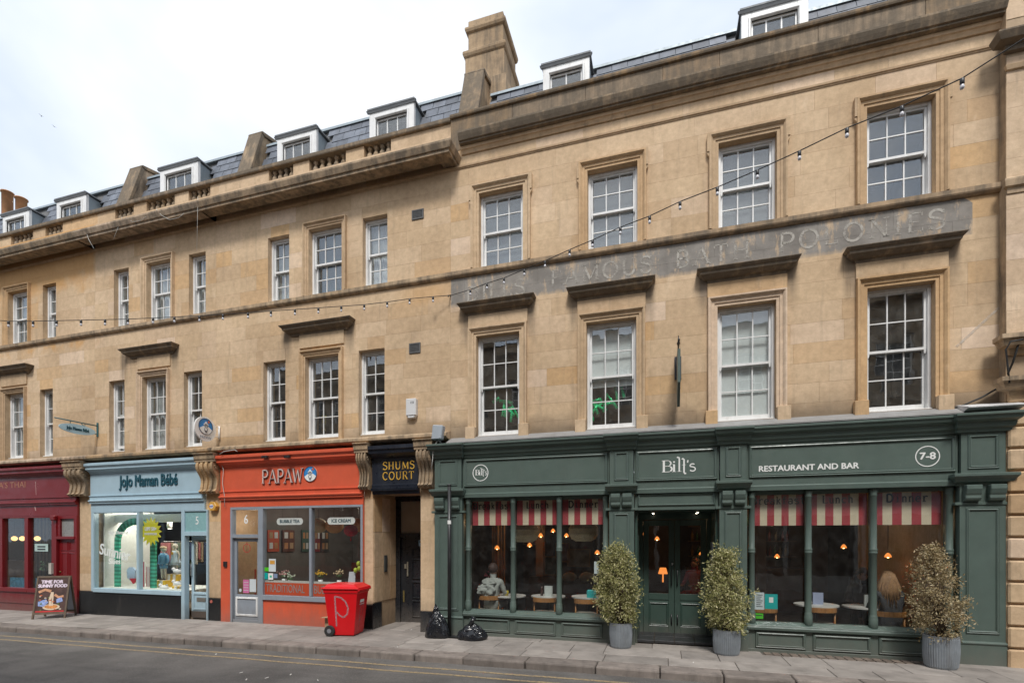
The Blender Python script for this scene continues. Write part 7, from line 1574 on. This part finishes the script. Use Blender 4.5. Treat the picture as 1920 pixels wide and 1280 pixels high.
def potted(label, x, y, potr, poth, prof, n, seed, mat, sparse=0., offx=0., k_=.8):
    prof = [(a, b*k_) for a, b in prof]
    t = thing('potted_shrub', label, 'potted shrub', (x,y,0), 'shrubs in ribbed metal planters'); r = random.Random(seed)
    pr = [(potr*.86,0),(potr*.93,.03),(potr*.99,poth*.3),(potr*1.02,poth*.55),(potr,poth*.9),(potr*1.0,poth*.96),(potr*1.03,poth),(potr*.93,poth),(potr*.92,poth-.06)]
    n_ = 88; vs = []
    for k, (rr, z) in enumerate(pr):
        for i in range(n_):
            a = 2*math.pi*i/n_; am = .018 if 0 < k < 5 else 0; q = rr*(1+am*(1 if i % 2 else -1)); vs.append((x+q*math.cos(a), y+q*math.sin(a), z))
    fs = [(k*n_+i, k*n_+(i+1)%n_, (k+1)*n_+(i+1)%n_, (k+1)*n_+i) for k in range(len(pr)-1) for i in range(n_)]+[tuple(range(n_-1,-1,-1))]
    pot = build('planter', MB().add(vs, fs), ZINC, t); build('soil', MB().lathe([(potr*.93,poth-.05),(potr*.93,poth-.04)], (x,y,0), 24), pm('soil', (.03,.02,.015), .95), pot)
    H = prof[-1][0]
    def rad(z):
        for (z0, a), (z1, b) in zip(prof[:-1], prof[1:]):
            if z0 <= z <= z1: return a+(b-a)*(z-z0)/(z1-z0)
        return 0
    st = MB(); tips = []
    for i in range(34):
        a = r.uniform(0, 6.28); zt = poth+(H-poth)*r.uniform(.3, .98); q = rad(zt)*r.uniform(.35, .95); ex = (x+offx*(zt-poth)+q*math.cos(a), y+q*math.sin(a)*.9, zt); c0 = (x+r.uniform(-.05,.05), y+r.uniform(-.05,.05), poth-.05); md = (x+(ex[0]-x)*.45, y+(ex[1]-y)*.45, poth+(zt-poth)*.6)
        st.tube([c0, md, ex], [.008,.005,.002], 5); tips.append((md, ex))
    build('stem', st, pm('shrub_bark', (.10,.07,.045), .9), t, kind='stuff')
    lf = MB(); cl = []
    nclump = int(n/13)
    boughs = []
    for k in range(46):
        z = poth+(H-poth)*(k+.5)/46*.97; a = k*2.4+r.uniform(-.5, .5); q = rad(z)*r.uniform(.45, 1.02); boughs.append(Vector((x+offx*(z-poth)+q*math.cos(a), y+q*math.sin(a)*.92, z)))
    for k in range(nclump):
        if k % 10 < 7:
            cl.append(r.choice(boughs)+Vector((r.gauss(0,.055), r.gauss(0,.055), r.gauss(0,.065)))); continue
        z = poth-.06+(H-poth+.06)*r.random()**.9; R_ = rad(max(z, poth)); a = r.uniform(0, 6.28); q = R_*math.sqrt(r.uniform(.12, 1)); q *= 1+.16*math.sin(a*3+seed+z*3)+.45*noise.noise(Vector((math.cos(a)*1.6, math.sin(a)*1.6+seed, z*3.5)))
        cl.append(Vector((x+offx*(z-poth)+q*math.cos(a), y+q*math.sin(a)*.92, z)))
    for k in range(int(nclump*.09)):
        z = poth+(H-poth)*r.random(); a = r.uniform(0, 6.28); q = rad(z)*r.uniform(1.05, 1.35); cl.append(Vector((x+offx*(z-poth)+q*math.cos(a), y+q*math.sin(a), z+.02)))
    for c in cl:
        gd = Vector((c.x-x, c.y-y, .10)).normalized()
        for j in range(13):
            p = c+Vector((r.gauss(0,.032), r.gauss(0,.032), r.gauss(0,.036))); d = (gd*.5+Vector((r.gauss(0,.6), r.gauss(0,.6), r.gauss(-.15,.6)))).normalized(); s = d.cross(Vector((r.gauss(0,1), r.gauss(0,1), r.gauss(0,1)))).normalized()
            l = r.uniform(.030,.058)*(1-sparse*.2); w_ = l*.42; nn = d.cross(s)*.12*l
            lf.add([p, p+d*l*.5+s*w_*.5+nn, p+d*l, p+d*l*.5-s*w_*.5+nn], [(0,1,2,3)])
    build('foliage', lf, mat, t, kind='stuff')
potted('bushy green and cream shrub in ribbed planter left of the restaurant door', -.66, -.40, .185, .42, [(.36,.20),(.5,.31),(.8,.39),(1.1,.39),(1.35,.33),(1.55,.22),(1.70,.09)], 8200, 3, LG, offx=-.06)
potted('pointed green and cream shrub in ribbed planter right of the restaurant door', 1.00, -.44, .20, .40, [(.36,.20),(.55,.31),(.85,.42),(1.05,.40),(1.25,.27),(1.45,.15),(1.66,.06)], 7600, 5, LG, offx=-.02)
potted('dry brownish open shrub in wide ribbed planter at the right end', 3.84, -.46, .205, .46, [(.42,.26),(.6,.37),(.9,.43),(1.15,.38),(1.35,.27),(1.55,.15),(1.70,.06)], 5200, 8, LD, sparse=.5, offx=-.10, k_=.72)
# litter
rr = random.Random(21); LIT = pm('litter_white', (.6,.58,.54), .8, bump=0)
for i, (px, py, z) in enumerate(((452,1258,RZ),(462,1271,RZ),(500,1268,RZ),(596,1273,RZ),(545,1262,RZ),(73,1184,RZ),(405,1223,RZ),(745,1211,0),(771,1179,0),(188,1188,RZ),(1188,1260,RZ),(1440,1278,RZ),(1300,1243,0),(1545,1252,0))):
    k = (1.85-z)/((py-1008)/940); r_ = (px-960)/940; x = k*(-math.sin(PHI)+r_*math.cos(PHI)); y = -9.1+k*(math.cos(PHI)+r_*math.sin(PHI)); a = rr.uniform(0,3); w_, l_ = .007, rr.uniform(.012,.028)
    zz = z+gz(x)+.012; c, s = math.cos(a), math.sin(a)
    o = tag(build('litter', MB().add([(x-l_*c+w_*s,y-l_*s-w_*c,zz-.004),(x+l_*c+w_*s,y+l_*s-w_*c,zz+.006),(x+l_*c-w_*s,y+l_*s+w_*c,zz+.012),(x-l_*c-w_*s,y-l_*s+w_*c,zz)], [(0,1,2,3)]), LIT, org=(x,y,zz)), 'small pale scrap of litter lying on the road or pavement', 'litter', 'scraps of litter')
# birds
def bird(label, px, py, Y, s, a):
    x, y, z = at(px, py, Y); c, q = math.cos(a), math.sin(a); mb = MB().tube([(x-.25*s*c,y,z-.25*s*q),(x,y,z),(x+.25*s*c,y,z+.25*s*q)], [.02*s,.07*s,.03*s], 6)
    mb.add([(x-.08*s,y,z),(x+.08*s,y,z),(x-.05*s,y-.7*s,z+.3*s)], [(0,1,2)]).add([(x-.08*s,y,z),(x+.08*s,y,z),(x-.05*s,y+.7*s,z+.25*s)], [(2,1,0)])
    tag(build('bird', mb, pm('bird_dark', (.05,.05,.055), .8), org=(x,y,z)), label, 'bird')
bird('small dark bird flying in the sky, the higher of two', 78, 218, 30, .42, .6); bird('small dark bird flying in the sky, the lower of two', 102, 238, 32, .42, -.5)
for o in bpy.data.objects:
    if '_o' in o: del o['_o']
